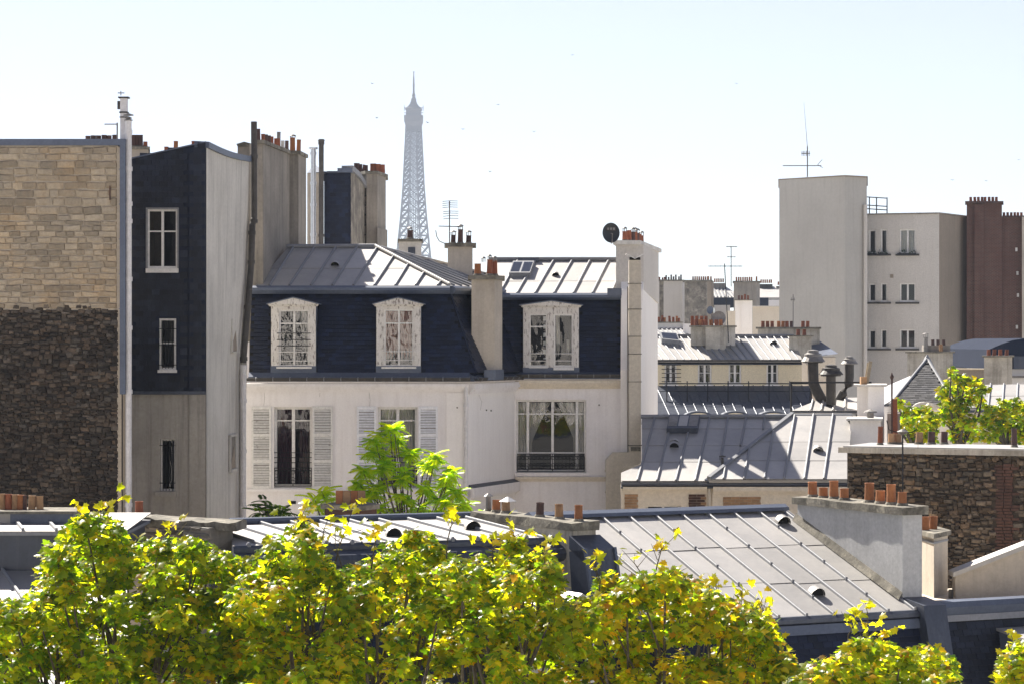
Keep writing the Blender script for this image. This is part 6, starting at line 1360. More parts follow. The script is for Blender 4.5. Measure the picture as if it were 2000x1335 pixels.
def left_front_house():
    H = thing('front_terrace_house', 'near house with flat sunlit zinc terrace roof, rounded zinc edge and slate mansard', 'house', P(780, 2450, 50))
    E0, E1 = P(455, 1068, 47.6), P(1128, 1050, 49.9); B0, B1 = P(448, 1022, 50.9), P(1010, 1006, 53.2)
    E1.z = E0.z; B1.z = B0.z
    pl = Pl(E0, E1, B0, True); poly = [PROJ(v) for v in (B0, B1)] + [PROJ(E1 + Vector((-.1, .2, 0))), PROJ(E1), PROJ(E0)]
    m = MB(); m.prism([v - Vector((0, 0, .2)) for v in (E0, E1, B1, B0)], (0, 0, -.1)); rf = m.build('roof', MAT['zinc_dark'], H)
    ev = (E1 - E0).normalized(); dv = Vector((ev.y, -ev.x, 0)); dep = (E0 - B0).dot(dv); seams = []
    k = -2.2
    while k < (E1 - E0).length - .2:
        a = E0 + ev * (k - .2) - dv * dep; b = E0 + ev * (k + .35); a.z = B0.z
        if k < 0: k += .62; continue
        if (a - B0).dot(ev) < 0: a = B0 + (b - B0) * .02 if False else a
        seams.append((PROJ(a), PROJ(b))); k += .62
    zinc_roof(rf, pl, poly, seams, [], MAT['zinc'], MAT['zinc_roll'], .03, .055)
    for x, y in ((925, 1033), (770, 1047)): hood_vent(rf, pl, x, y, 1.25)
    m = MB(); m.tube([B0 + Vector((0, 0, .05)), B1 + Vector((0, 0, .05))], .07, 8); m.build('back_roll', MAT['zinc_blue'], rf)
    for k in range(14):
        m = MB(); c = E0 + ev * (.3 + k * .5); m.lathe(c, [(.05, 0), (.05, .05), (.02, .09), (.005, .095)], 8); m.build('stop_end', MAT['zinc_roll'], rf)
    up = Vector((0, 0, 1))
    prof = [(-.1, .01), (.02, .03), (.05, -.02), (.05, -.1), (.16, -.13), (.26, -.18), (.31, -.27), (.28, -.36), (.18, -.42), (.05, -.44), (-.1, -.44)]
    m = MB(); m.loft([[E0 + dv * x + up * z for x, z in prof], [E1 + dv * x + up * z for x, z in prof]]); m.build('zinc_edge', MAT['zinc_dark'], H)
    m = MB(); m.prism([E0 + dv * .06 + up * -.44, E0 + dv * .13 + up * -.44, E0 + dv * .15 + up * -.6, E0 + dv * .06 + up * -.6], E1 - E0); m.build('zinc_band', MAT['zinc_roll'], H)
    a, b = E0 + dv * .1 + up * -.6, E1 + dv * .1 + up * -.6; c, d = b + dv * .9 + up * -2.8, a + dv * .9 + up * -2.8
    m = MB(); m.prism([p - dv * .1 for p in (a, b, c, d)], dv * -.1); mn = m.build('mansard', MAT['slate_flat'], H)
    pm = Pl(a, b, c, True); slates(mn, pm, [PROJ(v) for v in (a, b, c, d)], MAT['slate'], rw=.22, rh=.12, single=200, pick=lambda x, y: abs(x - 1060) + abs(y - 1130) * 2)
    m = MB(); m.prism([v - up * 3.3 for v in (E0 + dv, E1 + dv, B1, B0)], (0, 0, -(E0.z - 3.3))); m.prism([v - up * .3 for v in (E0, E1, B1, B0)], (0, 0, -3.2)); m.build('wall', MAT['render_cream'], H)
    # fire wall with coping and pots
    n0, n1 = Vector((XW(926, 52.6), 52.6, EYE)), Vector((XW(1119, 49.3), 49.3, EYE)); wd = (n1 - n0).normalized(); wa = Vector((-wd.y, wd.x, 0)); w = .52
    m = MB(); m.prism([n0 + up * -3.62, n1 + up * -3.62, n1 + up * -4.9, n0 + up * -4.9], wa * w); fw = m.build('fire_wall', MAT['chimney_dirty'], H)
    m = MB(); k = 12; rings = []
    for i in range(k + 1):
        p = n0.lerp(n1, i / k) + wd * (-.05 if i == 0 else .06 if i == k else 0); j = RND.uniform(-.015, .015)
        rings.append([p - wa * (.06 + j) + up * -3.63, p - wa * (.06 - j) + up * (-3.47 + j), p + wa * (w + .06) + up * (-3.46 - j), p + wa * (w + .06 + j) + up * -3.63])
    m.loft(rings); m.build('coping', MAT['cap_stone'], fw)
    def fp(x, y0, wpx, kd):
        o = n0 + wa * w * .5; t = (x - CX) / F; r = (t * o.y - o.x) / (wd.x - t * wd.y); D = (o + wd * r).y; return pot(fw, x, y0, HZ + 3.465 * F / D, D, wpx, kd), D
    fp(954, 967, 12, 'z'); fp(969, 975, 17, 'o'); _, D = fp(988, 976, 18, 'p'); fp(1054, 980, 17, 'd'); fp(1092, 983, 18, 'p'); fp(1130, 985, 17, 'o')
    m = MB(); m.lathe(P(992, 978, D), [(.18, 0), (.02, .09)], 4); m.build('pot_lid', MAT['paint_white'], fw)
    m = MB(); m.lathe(P(954, 968, D + .4), [(.1, 0), (.02, .06)], 6); m.build('pot_lid', MAT['galva'], fw)
    # zinc saddle running down the mansard
    e = n1 + wd * .02; m = MB()
    a = [e + wa * -.1 + up * -3.72, e + wa * (w + .08) + up * -3.72, e + wa * (w + .08) + wd * .55 + up * -3.95, e - wa * .1 + wd * .55 + up * -3.95]
    b = [p + up * -.25 for p in a]
    m.hexa(b + a); m.hexa([a[3] + wd * .75 + up * -2.9, a[2] + wd * .75 + up * -2.9, a[2] + wd * -.2 + up * -2.9, a[3] + wd * -.2 + up * -2.9, a[3] + up * -.01, a[2] + up * -.01, a[1] + up * -.3, a[0] + up * -.3]); m.build('zinc_rib', MAT['zinc_dark'], H)
    m = MB(); m.bar(a[3] + up * .02 + wa * .02, a[3] + wd * .76 + up * -2.9 + wa * .02, .05, .08, up=wd); m.bar(a[2] + up * .02 - wa * .02, a[2] + wd * .76 + up * -2.9 - wa * .02, .05, .08, up=wd); m.build('rib_edge', MAT['zinc_blue'], H)
    # dormer half hidden by leaves
    c = P(1112, 1172, 47.2); q = lambda s, r, z: c + wa * s + wd * r + up * z
    m = MB(); m.prism([q(-.35, .3, -1.5), q(.4, .3, -1.5), q(.4, .3, -.12), q(.02, .3, .1), q(-.35, .3, -.12)], wd * -1.3); dm = m.build('dormer', MAT['paint_white'], H)
    m = MB(); m.hexa([q(-.42, .42, -.14), q(.02, .42, .12), q(.02, -1.1, .12), q(-.42, -1.1, -.14), q(-.42, .42, -.09), q(.02, .42, .17), q(.02, -1.1, .17), q(-.42, -1.1, -.09)]); m.hexa([q(.02, .42, .12), q(.46, .42, -.14), q(.46, -1.1, -.14), q(.02, -1.1, .12), q(.02, .42, .17), q(.46, .42, -.09), q(.46, -1.1, -.09), q(.02, -1.1, .17)]); m.build('dormer_roof', MAT['zinc'], dm)
    m = MB(); m.prism([q(-.25, .31, -1.3), q(.3, .31, -1.3), q(.3, .31, -.25), q(-.25, .31, -.25)], wd * .02); m.build('window', MAT['opening_shade'], dm)
left_front_house()

def left_corner():
    H = thing('left_terrace_house', 'zinc topped house corner with a row of clay pots at lower left', 'house', P(80, 2500, 48))
    m = MB(); f = Fr.flat(46.2); f.pbx(m, -150, 246, 1038, 1044, -3.3, .1); m.build('roof_edge', MAT['zinc_roll'], H)
    m = MB(); zt = f.uv(0, 1038)[1]; a = [f.pt(f.uv(-150, 0)[0], zt + .002, .08), f.pt(f.uv(246, 0)[0], zt + .002, .08), f.pt(f.uv(246, 0)[0], zt + .12, -3.2), f.pt(f.uv(-150, 0)[0], zt + .12, -3.2)]
    m.prism(a, (0, 0, .02)); rf = m.build('roof', MAT['zinc'], H)
    for x in (-20, 47, 112, 180):
        m = MB(); u = f.uv(x, 0)[0]; m.bar(f.pt(u, zt + .05, .08), f.pt(u - .9, zt + .17, -3.1), .05, .06); m.build('seam', MAT['zinc_roll'], rf)
    fbox('zinc_wall', f, -150, 244, 1044.2, 1118, -2.5, -.05, MAT['zinc_dark'], H)
    p2 = Pl((0, 1112, 46.2), (240, 1112, 46.2), (100, 1235, 43.2)); m = MB(); m.prism([p2.at(x, y, -.06) for x, y in ((-150, 1112), (250, 1112), (250, 1340), (-150, 1340))], p2.N * -.1); lr = m.build('lower_roof', MAT['zinc_dark'], H)
    zinc_roof(lr, p2, [(-150, 1112), (250, 1112), (250, 1340), (-150, 1340)], [((-50, 1112), (110, 1340)), ((5, 1112), (165, 1340)), ((75, 1112), (235, 1340))], [((-150, 1180), (250, 1180)), ((-150, 1265), (250, 1265))], MAT['zinc'], MAT['zinc_roll'])
    m = MB(); f2 = Fr.flat(41.2); f2.bx(m, f2.uv(-150, 0)[0], f2.uv(250, 0)[0], 0, f2.uv(0, 1352)[1], -9, 0); m.build('wall', MAT['render_cream'], H)
    f3 = Fr.flat(47.4); m = MB(); f3.pbx(m, 20, 143, 1002, 1036, -1.0, 0); c = m.build('chimney', MAT['zinc_blue'], H)
    m = MB(); f3.pbx(m, -80, 150, 997, 1002.5, -1.1, .06); m.build('cap', MAT['cap_stone'], c)
    m = MB(); f3.pbx(m, -80, 19.5, 1003, 1036, -.9, -.08); m.build('flue_side', MAT['zinc'], c)
    for x, k in ((4, 'p'), (17, 'r'), (30, 'p'), (39, 'o'), (48, 'd'), (62, 'p'), (78, 'p')): pot(c, x, 963 + x * .06, 999, 47.9, 15 if x != 48 else 10, k)
left_corner()
def parapet():
    H = thing('stone_parapet', 'low weathered masonry fire wall with crumbling coping and a single pot', 'wall', P(345, 2400, 49))
    pts = [(241, 50.0), (411, 48.3), (455, 48.7), (455, 49.3), (300, 50.6)]
    b = plan('wall', pts, 0, EYE - 3.5, MAT['cement_dark'], H)
    fr = Fr.px(241, 50.0, 411, 48.3); stone_rows(b, fr, 242, 410, 1028, 1110, MAT['parapet_stone'], (7, 10), (18, 34), .02, False, 14)
    m = MB(); k = 16; rings = []
    A0, A1 = Vector((XW(236, 50.0), 49.95, EYE)), Vector((XW(463, 48.2), 48.1, EYE))
    for i in range(k + 1):
        p = A0.lerp(A1, i / k); j = RND.uniform(-.025, .025)
        rings.append([p + Vector((0, -.05 + j, -3.55)), p + Vector((0, -.06 + j, -3.40 + j)), p + Vector((.1, .35, -3.37 + j)), p + Vector((.1, .9, -3.40)), p + Vector((.1, .9, -3.55))])
    m.loft(rings); m.build('coping', MAT['cap_stone'], H)
    pot(H, 272, 978, 1004, 50.1, 17, 'r')
    plan('zinc_foot', [(408, 48.2), (470, 48.5), (470, 49.6), (408, 49.2)], EYE - 4.6, EYE - 4.0, MAT['zinc_blue'], H)
parapet()
def mid_chimney():
    H = thing('square_pot_chimney', 'squat stone chimney with four square clay flues beside the bright green tree', 'chimney', P(685, 2200, 58))
    b = plan('stack', [(634, 57.6), (700, 57), (736, 57.6), (690, 59)], 0, ZW(992, 57.5), MAT['brick_red'], H)
    plan('cap', [(626, 57.6), (700, 56.8), (742, 57.6), (690, 59.3)], ZW(993, 57.5), ZW(984, 57.5), MAT['cap_stone'], H)
    for k in range(4):
        m = MB(); c = P(663 + k * 14.5, 984, 57.8); s = .078; h = .31
        m.loft([[c + Vector((x * s, y * s, z)) for x, y in ((-1, -1), (1, -1), (1, 1), (-1, 1))] for z in (0, h)] + [[c + Vector((x * s * .8, y * s * .8, z)) for x, y in ((-1, -1), (1, -1), (1, 1), (-1, 1))] for z in (h, h * .6)], True); m.build('pot', MAT['terracotta_pale' if k % 2 else 'terracotta'], H)
mid_chimney()
# ------------------------------------------------------------------ trees
def leaf_outline():
    pts = [(0, 0), (.16, .10), (.46, .06), (.34, .30), (.52, .50), (.24, .52), (.20, .72), (0, 1.0), (-.20, .72), (-.24, .52), (-.52, .50), (-.34, .30), (-.46, .06), (-.16, .10)]
    v = np.array([(x, y, -.12 * abs(x) - .10 * y * y) for x, y in pts] + [(0, .38, .03)], float)
    n = len(pts); f = [(i, (i + 1) % n, n) for i in range(n)]; return v, f
LV, LF = leaf_outline()
def foliage_mesh(name, mats4, cols, mat, V=LV, Fc=LF):
    """mats4: (n,3,4) transforms; cols: (n,3)"""
    n = len(mats4); k = len(V); A = np.asarray(mats4); vh = np.concatenate([V, np.ones((k, 1))], 1)
    verts = np.einsum('nij,kj->nki', A, vh).reshape(-1, 3)
    f = np.array(Fc); faces = (f[None] + (np.arange(n) * k)[:, None, None]).reshape(-1, f.shape[1])
    me = bpy.data.meshes.new(name); me.vertices.add(len(verts)); me.vertices.foreach_set('co', verts.ravel().astype(np.float32))
    me.loops.add(faces.size); me.loops.foreach_set('vertex_index', faces.ravel().astype(np.int32))
    me.polygons.add(len(faces)); w = f.shape[1]; me.polygons.foreach_set('loop_start', (np.arange(len(faces)) * w).astype(np.int32)); me.polygons.foreach_set('loop_total', np.full(len(faces), w, np.int32))
    me.update(calc_edges=True)
    at = me.color_attributes.new('leaf_colour', 'FLOAT_COLOR', 'POINT'); c = np.repeat(np.concatenate([np.asarray(cols), np.ones((n, 1))], 1), k, 0); at.data.foreach_set('color', c.ravel().astype(np.float32))
    me.materials.append(mat); return me
PAL = [(.12, .165, .014), (.16, .20, .016), (.215, .235, .018), (.07, .115, .016), (.26, .255, .02), (.32, .275, .022), (.37, .265, .025), (.32, .16, .03), (.16, .09, .04), (.055, .09, .018)]
def rot_from(n, spin):
    n = n / np.linalg.norm(n); a = np.array([math.cos(spin), math.sin(spin), 0.]); t = a - n * a.dot(n); t /= np.linalg.norm(t); b = np.cross(n, t)
    return np.stack([b, t, n], 1)
def branch(mb, pts, r0, r1): mb.tube(pts, [r0 + (r1 - r0) * i / (len(pts) - 1) for i in range(len(pts))], 6)
OUT = [(-60, 1190), (0, 1172), (20, 1165), (55, 1175), (75, 1120), (85, 1065), (110, 1052), (150, 1016), (175, 1005), (212, 1008), (240, 1045), (290, 1062), (330, 1052), (372, 1050), (410, 1068), (440, 1088), (470, 1092), (500, 1084), (520, 1060), (545, 1035), (580, 1008), (602, 1024), (625, 1068), (650, 1112), (700, 1104), (740, 1080), (770, 1045), (800, 1030), (830, 1035), (850, 1064), (880, 1094), (905, 1084), (930, 1092), (950, 1072), (990, 1040), (1040, 1054), (1070, 1078), (1090, 1105), (1110, 1168), (1150, 1175), (1175, 1124), (1192, 1112), (1220, 1134), (1260, 1116), (1290, 1094), (1320, 1114), (1350, 1124), (1380, 1144), (1410, 1174), (1450, 1172), (1480, 1190), (1500, 1196), (1520, 1242), (1545, 1275), (1560, 1320), (1572, 1308), (1600, 1270), (1640, 1264), (1680, 1246), (1700, 1250), (1750, 1268), (1800, 1262), (1840, 1275), (1868, 1300), (1885, 1360), (1940, 1350), (1960, 1290), (1985, 1262), (2060, 1240)]
def ytop(x):
    for (a, ya), (b, yb) in zip(OUT, OUT[1:]):
        if a <= x <= b: return ya + (yb - ya) * (x - a) / (b - a)
    return 1400
def plane_tree(label, x0, x1, D0, nclump, seed, yellow, shoots, single=300, nl=(105, 165)):
    rg = random.Random(seed); nr = np.random.RandomState(seed); xc = (x0 + x1) / 2
    T = thing('plane_tree', label, 'tree', (XW(xc, D0), D0, 0), 'plane trees along the street in front')
    base = Vector((XW(xc, D0), D0, 0)); crown = P(xc, 1500, D0)
    tr = MB(); branch(tr, [base, base + Vector((.1, 0, 3)), base + Vector((-.1, .1, 6)), Vector((base.x, base.y, crown.z - 1.5))], .26, .15); tr.build('trunk', MAT['bark'], T)
    clumps = []; tries = 0
    nclump = int(nclump * 1.6)
    while len(clumps) < nclump and tries < 9000:
        tries += 1; x = rg.uniform(x0, x1); r = rg.uniform(17, 36); yt = max(ytop(x), ytop(x - r * .5) - 35, ytop(x + r * .5) - 35)
        if yt > 1345: continue
        y = yt + r * .6 + (rg.random() ** 1.35) * max(20, 1400 - yt)
        if y > 1420: continue
        D = D0 + rg.uniform(-2.6, 2.2) - (y - 1150) * .004
        clumps.append((x, y, D, r))
    limbs = MB(); leaves = []; cols = []
    hub = Vector((base.x, base.y, crown.z - 1.5))
    for i, (x, y, D, r) in enumerate(clumps):
        c = P(x, y, D); rad = r * D / F * 1.25
        if i % 2 == 0:
            mid = hub.lerp(c, .55) + Vector((rg.uniform(-.4, .4), rg.uniform(-.4, .4), rg.uniform(-.2, .5))); branch(limbs, [hub + Vector((rg.uniform(-.1, .1), 0, rg.uniform(-.5, .8))), mid, c], .05, .012)
        tw = rg.uniform(-.5, .8)
        for k in range(rg.randint(5, 8)):
            d = Vector((rg.gauss(0, 1), rg.gauss(0, 1), rg.gauss(.35, 1))).normalized() * rad * rg.uniform(.6, 1.05)
            limbs.tube([c, c + d * .5 + Vector((0, 0, .02)), c + d], [.009, .006, .003], 4)
        n = rg.randint(*nl); q = nr.normal(size=(n, 3)); q /= np.linalg.norm(q, axis=1)[:, None]; q *= (nr.rand(n, 1) ** .5) * rad * np.array([1.1, 1.0, .85])
        for p in q:
            pos = np.array(c) + p; _, yy = PROJ(pos)
            xx = CX + pos[0] * F / pos[1]
            if yy < ytop(xx) - 4 - abs(rg.gauss(0, 6)) or yy > 1480: continue
            nrm = np.array([rg.gauss(0, .65), rg.gauss(-.3, .65), 1.0]) + p / rad * .5; s = rg.triangular(.06, .18, .12) * (1.0 if rg.random() < .85 else .65)
            A = rot_from(nrm, rg.uniform(0, 6.28)) * s; leaves.append(np.concatenate([A, pos[:, None]], 1))
            u = rg.random() + tw * .18
            if u < yellow: cc = PAL[rg.choice((4, 4, 5, 5, 6) if rg.random() < .95 else (8, 7))]
            else: cc = PAL[rg.choice((0, 0, 1, 1, 2, 2, 3, 4, 9))]
            cols.append([min(1, k_ * rg.uniform(.8, 1.2)) for k_ in cc])
    for (x, y, yb, dx) in shoots:      # bare-ish shoots that stand above the crown
        D = D0 + rg.uniform(-.8, .8); a, b = P(x + dx, yb, D), P(x, y, D); pts = [a, a.lerp(b, .4) + Vector((rg.uniform(-.05, .05), 0, 0)), a.lerp(b, .75) + Vector((rg.uniform(-.05, .05), 0, 0)), b]; branch(limbs, pts, .014, .004)
        for k in range(3):
            o = a.lerp(b, rg.uniform(.25, .8)); e = o + Vector((rg.uniform(-.35, .35), rg.uniform(-.1, .1), rg.uniform(.1, .3))); limbs.tube([o, e], [.006, .003], 4); ends = [e]
            for e_ in ends + [b]:
                for _ in range(rg.randint(1, 3)):
                    pos = np.array(e_ + Vector((rg.gauss(0, .06), rg.gauss(0, .06), rg.gauss(0, .06)))); nrm = np.array([rg.gauss(0, .8), rg.gauss(-.5, .6), .8]); A = rot_from(nrm, rg.uniform(0, 6.28)) * rg.uniform(.10, .18)
                    leaves.append(np.concatenate([A, pos[:, None]], 1)); cols.append(list(PAL[rg.choice((2, 4, 5, 5, 6))]))
    limbs.build('branches', MAT['bark'], T)
    # the leaves that show largest become objects of their own
    sc = []
    for i, A in enumerate(leaves):
        p = A[:, 3]; xx = CX + p[0] * F / p[1]; yy = HZ - (p[2] - EYE) * F / p[1]
        vis = 0 <= xx <= 2000 and yy < 1335
        ln = np.linalg.norm(A[:, 0]) ; facing = abs(A[1, 2]) / ln
        sc.append(-(ln * (.35 + facing) + (D0 + 3 - p[1]) * .03 - max(0, yy - ytop(min(max(xx, -59), 2059)) - 150) * .0004) if vis else 9)
    order = np.argsort(sc); pick = [int(i) for i in order[:single] if sc[int(i)] < 8]; rest = [i for i in range(len(leaves)) if i not in set(pick)]
    for i in pick:
        A = leaves[i]; M = Matrix([list(A[0]), list(A[1]), list(A[2]), [0, 0, 0, 1]]); ci = min(range(len(PAL)), key=lambda k: sum((PAL[k][j] - cols[i][j]) ** 2 for j in range(3)))
        link_mesh('leaf', LEAFME[ci], T, M)
    me = foliage_mesh('foliage', np.array([leaves[i] for i in rest]), np.array([cols[i] for i in rest]), MAT['leaf']); link_mesh('foliage', me, T, kind='stuff')
    return T
I34 = np.concatenate([np.eye(3), np.zeros((3, 1))], 1)
LEAFME = [foliage_mesh('leaf', I34[None], np.array([c]), MAT['leaf']) for c in PAL]
plane_tree('big bushy green plane tree filling the lower left corner', -60, 475, 39.5, 150, 21, .16, [(150, 990, 1030, 5), (205, 985, 1030, -6), (330, 1035, 1075, 4)])
plane_tree('yellowing plane tree with thin bare shoots, second from the left', 455, 880, 39, 100, 22, .30, [(600, 985, 1060, -15), (645, 1000, 1130, -30), (690, 985, 1120, -40), (735, 1030, 1110, -10), (880, 1000, 1090, -8), (655, 1030, 1150, 20)])
plane_tree('plane tree with green and rusty leaves in front of the zinc saddle', 860, 1125, 38.5, 62, 23, .28, [(1000, 1035, 1080, 4), (1065, 1060, 1120, -10), (960, 1055, 1100, 3)])
plane_tree('golden plane tree in front of the wide zinc roof', 1105, 1562, 38.5, 92, 24, .46, [(1290, 1055, 1130, -12), (1240, 1080, 1150, 14), (1165, 1090, 1160, 5), (1450, 1150, 1200, 3), (1490, 1165, 1210, -4), (1400, 1130, 1190, 3)])
plane_tree('small plane tree top with red tinged twigs in front of slates', 1564, 1882, 38, 36, 25, .34, [(1690, 1175, 1265, 10), (1670, 1195, 1270, -14), (1720, 1230, 1275, 5)])
plane_tree('sliver of yellow plane tree at the lower right corner', 1935, 2060, 37.5, 16, 26, .55, [(1972, 1240, 1300, 5)], single=120)

def ailanthus_leaf(col):
    vs, fs = [], []; n = 9
    for i in range(n):
        t = (i + 1) / n; y = t; z = -.28 * t * t
        for s in (-1, 1):
            L_ = .34 * (1 - .45 * abs(t - .45)); w = .062; b = len(vs)
            vs += [(0, y, z), (s * L_ * .45, y + w + .04, z - .02), (s * L_, y + .10, z - .14), (s * L_ * .5, y - w + .02, z - .03)]; fs.append((b, b + 1, b + 2, b + 3))
    b = len(vs); vs += [(-.008, 0, 0), (.008, 0, 0), (.006, 1, -.28), (-.006, 1, -.28)]; fs.append((b, b + 1, b + 2, b + 3))
    b = len(vs); vs += [(0, 1, -.28), (.04, 1.1, -.33), (0, 1.22, -.42), (-.04, 1.1, -.33)]; fs.append((b, b + 1, b + 2, b + 3))
    return foliage_mesh('frond', I34[None], np.array([col]), MAT['leaf_far'], np.array(vs, float), fs)
FCOL = ((.24, .31, .015), (.18, .27, .016), (.30, .33, .02), (.12, .2, .018), (.03, .06, .022))
FROND = [ailanthus_leaf(c) for c in FCOL]
def ailanthus(label, x, ybase, D, tips, pal, size, n=(8, 12)):
    rg = random.Random(int(x)); T = thing('feathery_tree', label, 'tree', (XW(x, D), D, 0)); b = Vector((XW(x, D), D, 0)); fork = P(x, ybase, D)
    tr = MB(); branch(tr, [b, b.lerp(fork, .5) + Vector((.1, 0, 0)), fork], .12, .07); tr.build('trunk', MAT['bark'], T); br = MB(); fr_ = []
    for tx, ty, dd in tips:
        c = P(tx, ty, D + dd); branch(br, [fork, fork.lerp(c, .55) + Vector((rg.uniform(-.2, .2), 0, .15)), c], .03, .01)
        k = rg.randint(*n); ph = rg.random() * 6
        for i in range(k):
            a = ph + i * 2.4; el = rg.uniform(-.6, .7); d = np.array([math.cos(a) * math.cos(el), math.sin(a) * math.cos(el), math.sin(el)]); up = np.array([0, 0, 1.]); xx = np.cross(d, up); xx /= np.linalg.norm(xx); zz = np.cross(xx, d)
            s = size * rg.uniform(.75, 1.2); A = np.stack([xx, d, zz], 1) * s; M = Matrix([[*A[0], c.x], [*A[1], c.y], [*A[2], c.z + rg.uniform(-.1, .05)], [0, 0, 0, 1]])
            fr_.append((M, rg.choice(pal)))
    br.build('branches', MAT['bark'], T)
    fr_.sort(key=lambda q: q[0].translation.y)
    for M, k in fr_[:300]: link_mesh('frond', FROND[k], T, M)
    if len(fr_) > 300:
        A = np.array([[list(r_) for r_ in M][:3] for M, k in fr_[300:]]); C = np.array([FCOL[k] for M, k in fr_[300:]]); V0 = np.array([v.co[:] for v in FROND[0].vertices]); F0_ = [tuple(p.vertices) for p in FROND[0].polygons]
        link_mesh('fronds', foliage_mesh('fronds', A, C, MAT['leaf_far'], V0, F0_), T, kind='stuff')
tips = [(740, 845, 0), (770, 860, .4), (725, 880, -.4), (800, 880, .2), (755, 900, -.6), (715, 920, 0), (790, 920, -.5), (840, 905, .3), (745, 945, -.3), (830, 950, -.6), (870, 935, 0), (890, 960, .3), (860, 975, -.4), (780, 965, -.7), (715, 965, -.2), (900, 985, 0), (740, 990, -.5), (820, 990, -.2), (770, 835, -.2), (850, 890, .2), (880, 915, .1), (705, 945, .3), (870, 1000, -.3), (800, 1005, -.4), (765, 1005, -.3), (845, 1010, 0), (700, 1000, 0)]
rt = random.Random(8); tips += [(x + rt.uniform(-14, 14), y + rt.uniform(-6, 14), d + rt.uniform(-.8, .8)) for x, y, d in tips]
ailanthus('bright green feathery tree in front of the right shuttered window', 800, 1150, 61.5, tips, (0, 0, 1, 2, 2, 2, 3), .27, (20, 27))
ailanthus('small bright feathery bush left of the square clay flues', 630, 1080, 60, [(628, 958, 0), (645, 970, .2), (615, 975, -.2), (635, 990, 0)], (0, 1, 2), .36)
ailanthus('dark green feathery sapling at foot of the left shuttered window', 528, 1100, 62, [(515, 978, 0), (535, 985, .1), (550, 995, -.1), (525, 1000, .2), (505, 995, 0)], (4, 4, 3), .36, (7, 9))
ailanthus('tiny feathery shoot beside the metal flue on the fire wall', 940, 1100, 58, [(938, 996, 0), (950, 1000, .1)], (1, 3), .25, (4, 6))

def back_tree(label, blobs, D, seed, nl):
    rg = random.Random(seed); nr = np.random.RandomState(seed); xs = [b[0] for b in blobs]; xc = sum(xs) / len(xs); T = thing('plane_tree', label, 'tree', (XW(xc, D), D, 0), 'plane trees behind the rubble wall')
    hub = P(xc, 880, D); tr = MB(); branch(tr, [Vector((XW(xc, D), D, 0)), hub.lerp(Vector((XW(xc, D), D, 0)), .5), hub], .3, .15); tr.build('trunk', MAT['bark'], T); br = MB(); ls = []; cs = []
    for x, y, r in blobs:
        c = P(x, y, D + rg.uniform(-.8, .8)); rad = r * D / F; branch(br, [hub, hub.lerp(c, .5) + Vector((rg.uniform(-.3, .3), 0, .2)), c], .07, .02)
        for _ in range(int(nl * r * r / 900)):
            q = nr.normal(size=3); q = q / np.linalg.norm(q) * (nr.rand() ** .45) * rad; nrm = np.array([rg.gauss(0, .6), rg.gauss(-.25, .6), 1]) + q / rad * .5
            ls.append(np.concatenate([rot_from(nrm, rg.uniform(0, 6.28)) * rg.uniform(.14, .26), (np.array(c) + q)[:, None]], 1)); cs.append([k * rg.uniform(.75, 1.2) for k in PAL[rg.choice((0, 1, 1, 2, 2, 3, 4, 4, 5, 9))]])
    br.build('branches', MAT['bark'], T); me = foliage_mesh('foliage', np.array(ls), np.array(cs), MAT['leaf']); link_mesh('foliage', me, T, kind='stuff')
rgb = random.Random(5)
b1 = [(1858, 722, 9), (1868, 735, 13), (1885, 745, 14), (1905, 752, 16), (1920, 760, 13), (1850, 752, 12), (1840, 766, 16), (1868, 765, 18), (1895, 775, 17), (1915, 782, 14), (1875, 790, 18), (1850, 790, 16), (1860, 812, 20), (1885, 820, 20), (1840, 815, 18), (1870, 845, 22), (1900, 845, 20)]
back_tree('plane tree with rounded crown in front of the slate pyramid', b1, 94, 31, 260)
b2 = [(1755, 785, 9), (1765, 800, 14), (1785, 805, 17), (1810, 800, 14), (1775, 825, 18), (1800, 828, 20), (1820, 822, 18), (1760, 835, 13), (1785, 848, 18), (1815, 850, 20)]
back_tree('low plane tree crown behind the pots on the rubble wall', b2, 92, 32, 260)
b3 = [(1935, 800, 12), (1955, 795, 17), (1980, 792, 18), (2005, 800, 22), (1925, 820, 17), (1950, 825, 22), (1980, 825, 24), (2010, 830, 24), (1935, 848, 18), (1965, 850, 22), (1995, 852, 20)]
back_tree('plane tree crown at the right edge behind the rubble wall', b3, 93, 33, 260)

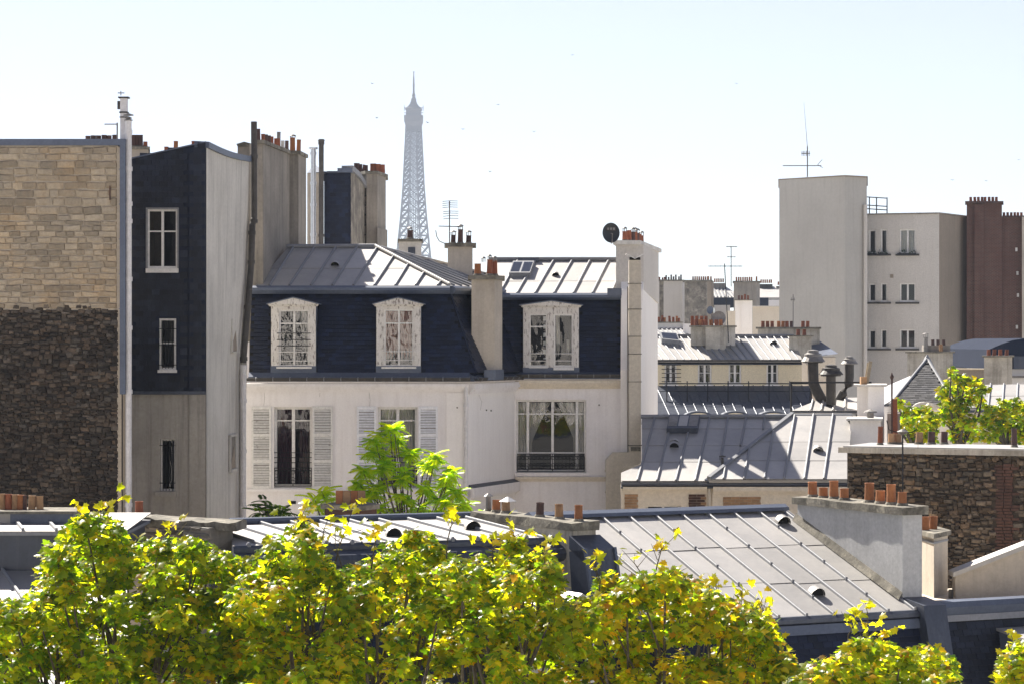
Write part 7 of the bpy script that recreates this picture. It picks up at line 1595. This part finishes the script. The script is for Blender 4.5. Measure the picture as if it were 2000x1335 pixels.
# ------------------------------------------------------------------ birds high over the roofs
for k, (x, y, w, D, lab) in enumerate(((727, 164, 6, 210, 'bird left of the tower mast'), (736, 231, 6, 210, 'bird left of the tower gallery'), (835, 240, 6, 200, 'bird just right of the tower gallery'), (904, 253, 6, 200, 'bird level with the tower gallery, further right'), (973, 205, 6, 220, 'highest bird right of the tower'), (1043, 258, 6, 220, 'bird above the satellite dish'), (957, 336, 6, 200, 'lowest bird right of the tower'), (1118, 108, 5, 240, 'lone bird high in the middle of the sky'), (1438, 164, 5, 240, 'lone bird high above the far roofs'), (1860, 352, 6, 220, 'pale bird left of the brick gable'), (1926, 354, 5, 220, 'pale bird above the brick gable'), (1990, 313, 5, 220, 'bird at the right edge of the sky'))):
    rg = random.Random(k); c = P(x, y, D); s = w * D / F / 2 * 1.25; a = rg.uniform(-.6, .6); T = thing('bird', 'tiny dark ' + lab, 'bird', c, 'birds circling over the roofs')
    u = Vector((math.cos(a), math.sin(a), 0)); v = Vector((-math.sin(a), math.cos(a), 0)); m = MB()
    m.tube([c - v * s * .8, c - v * s * .4, c + v * s * .3, c + v * s * .7], [.01, s * .16, s * .14, .01], 6); m.build('body', MAT['bird'], T)
    for sgn in (-1, 1):
        h = rg.uniform(.1, .5); m = MB(); p = [c + v * s * .25, c + u * sgn * s * .5 + Vector((0, 0, s * h)) + v * s * .3, c + u * sgn * s + Vector((0, 0, s * h * .6)), c + u * sgn * s * .5 + Vector((0, 0, s * h)) - v * s * .1, c - v * s * .2]
        m.prism(p, (0, 0, .02)); m.build('wing', MAT['bird'], T)
# ------------------------------------------------------------------ sunlit house rows round the court, just outside the frame: the panes mirror them and their walls throw light back
def house_row(label, name, O, ang, n, hgt):
    """row facing local +Y' ; O = near corner on the ground"""
    H = thing(name, label, 'apartment block', O); R = Matrix.Translation(Vector(O)) @ Matrix.Rotation(ang, 4, 'Z'); bw = 3.5; fl = [.6 + 3.3 * k for k in range(int(hgt / 3.3))]; top = fl[-1] + 3.3
    def put(nm, mb, mat): mb.v = [tuple(R @ Vector(p)) for p in mb.v]; return mb.build(nm, MAT[mat], H)
    for i in range(n + 1):
        m = MB(); m.box(i * bw - .95, i * bw + .95, -8, 0, 0, top); put('pier', m, 'render_light')
    wm = MB(); wm.box(-bw / 2 + .95, bw / 2 - .95, -.35, -.3, 0, 2.2)
    for xx in (-bw / 2 + .95, -.03, bw / 2 - 1.02): wm.box(xx, xx + .07, -.3, -.24, 0, 2.2)
    for zz in (0, 1.6, 2.13): wm.box(-bw / 2 + 1.02, bw / 2 - 1.02, -.3, -.25, zz, zz + .07)
    win = wm.mesh('window', MAT['room'])
    for z in fl:
        m = MB(); m.box(0, n * bw, -7.9, -.06, z + 2.2, z + 3.3); m.box(0, n * bw, -.06, .12, z + 2.95, z + 3.1); put('spandrel', m, 'render_light')
        for i in range(n): link_mesh('window', win, H, R @ Matrix.Translation(((i + .5) * bw, 0, z)))
    m = MB(); m.prism([(0, 0, top), (0, -1.2, top + 2.8), (0, -8, top + 2.8), (0, -8, top)], (n * bw, 0, 0)); put('roof', m, 'slate_flat')
house_row('white apartment front across the street, mirrored in the window panes', 'opposite_house', (-42, -3, 0), 0, 24, 23.5)
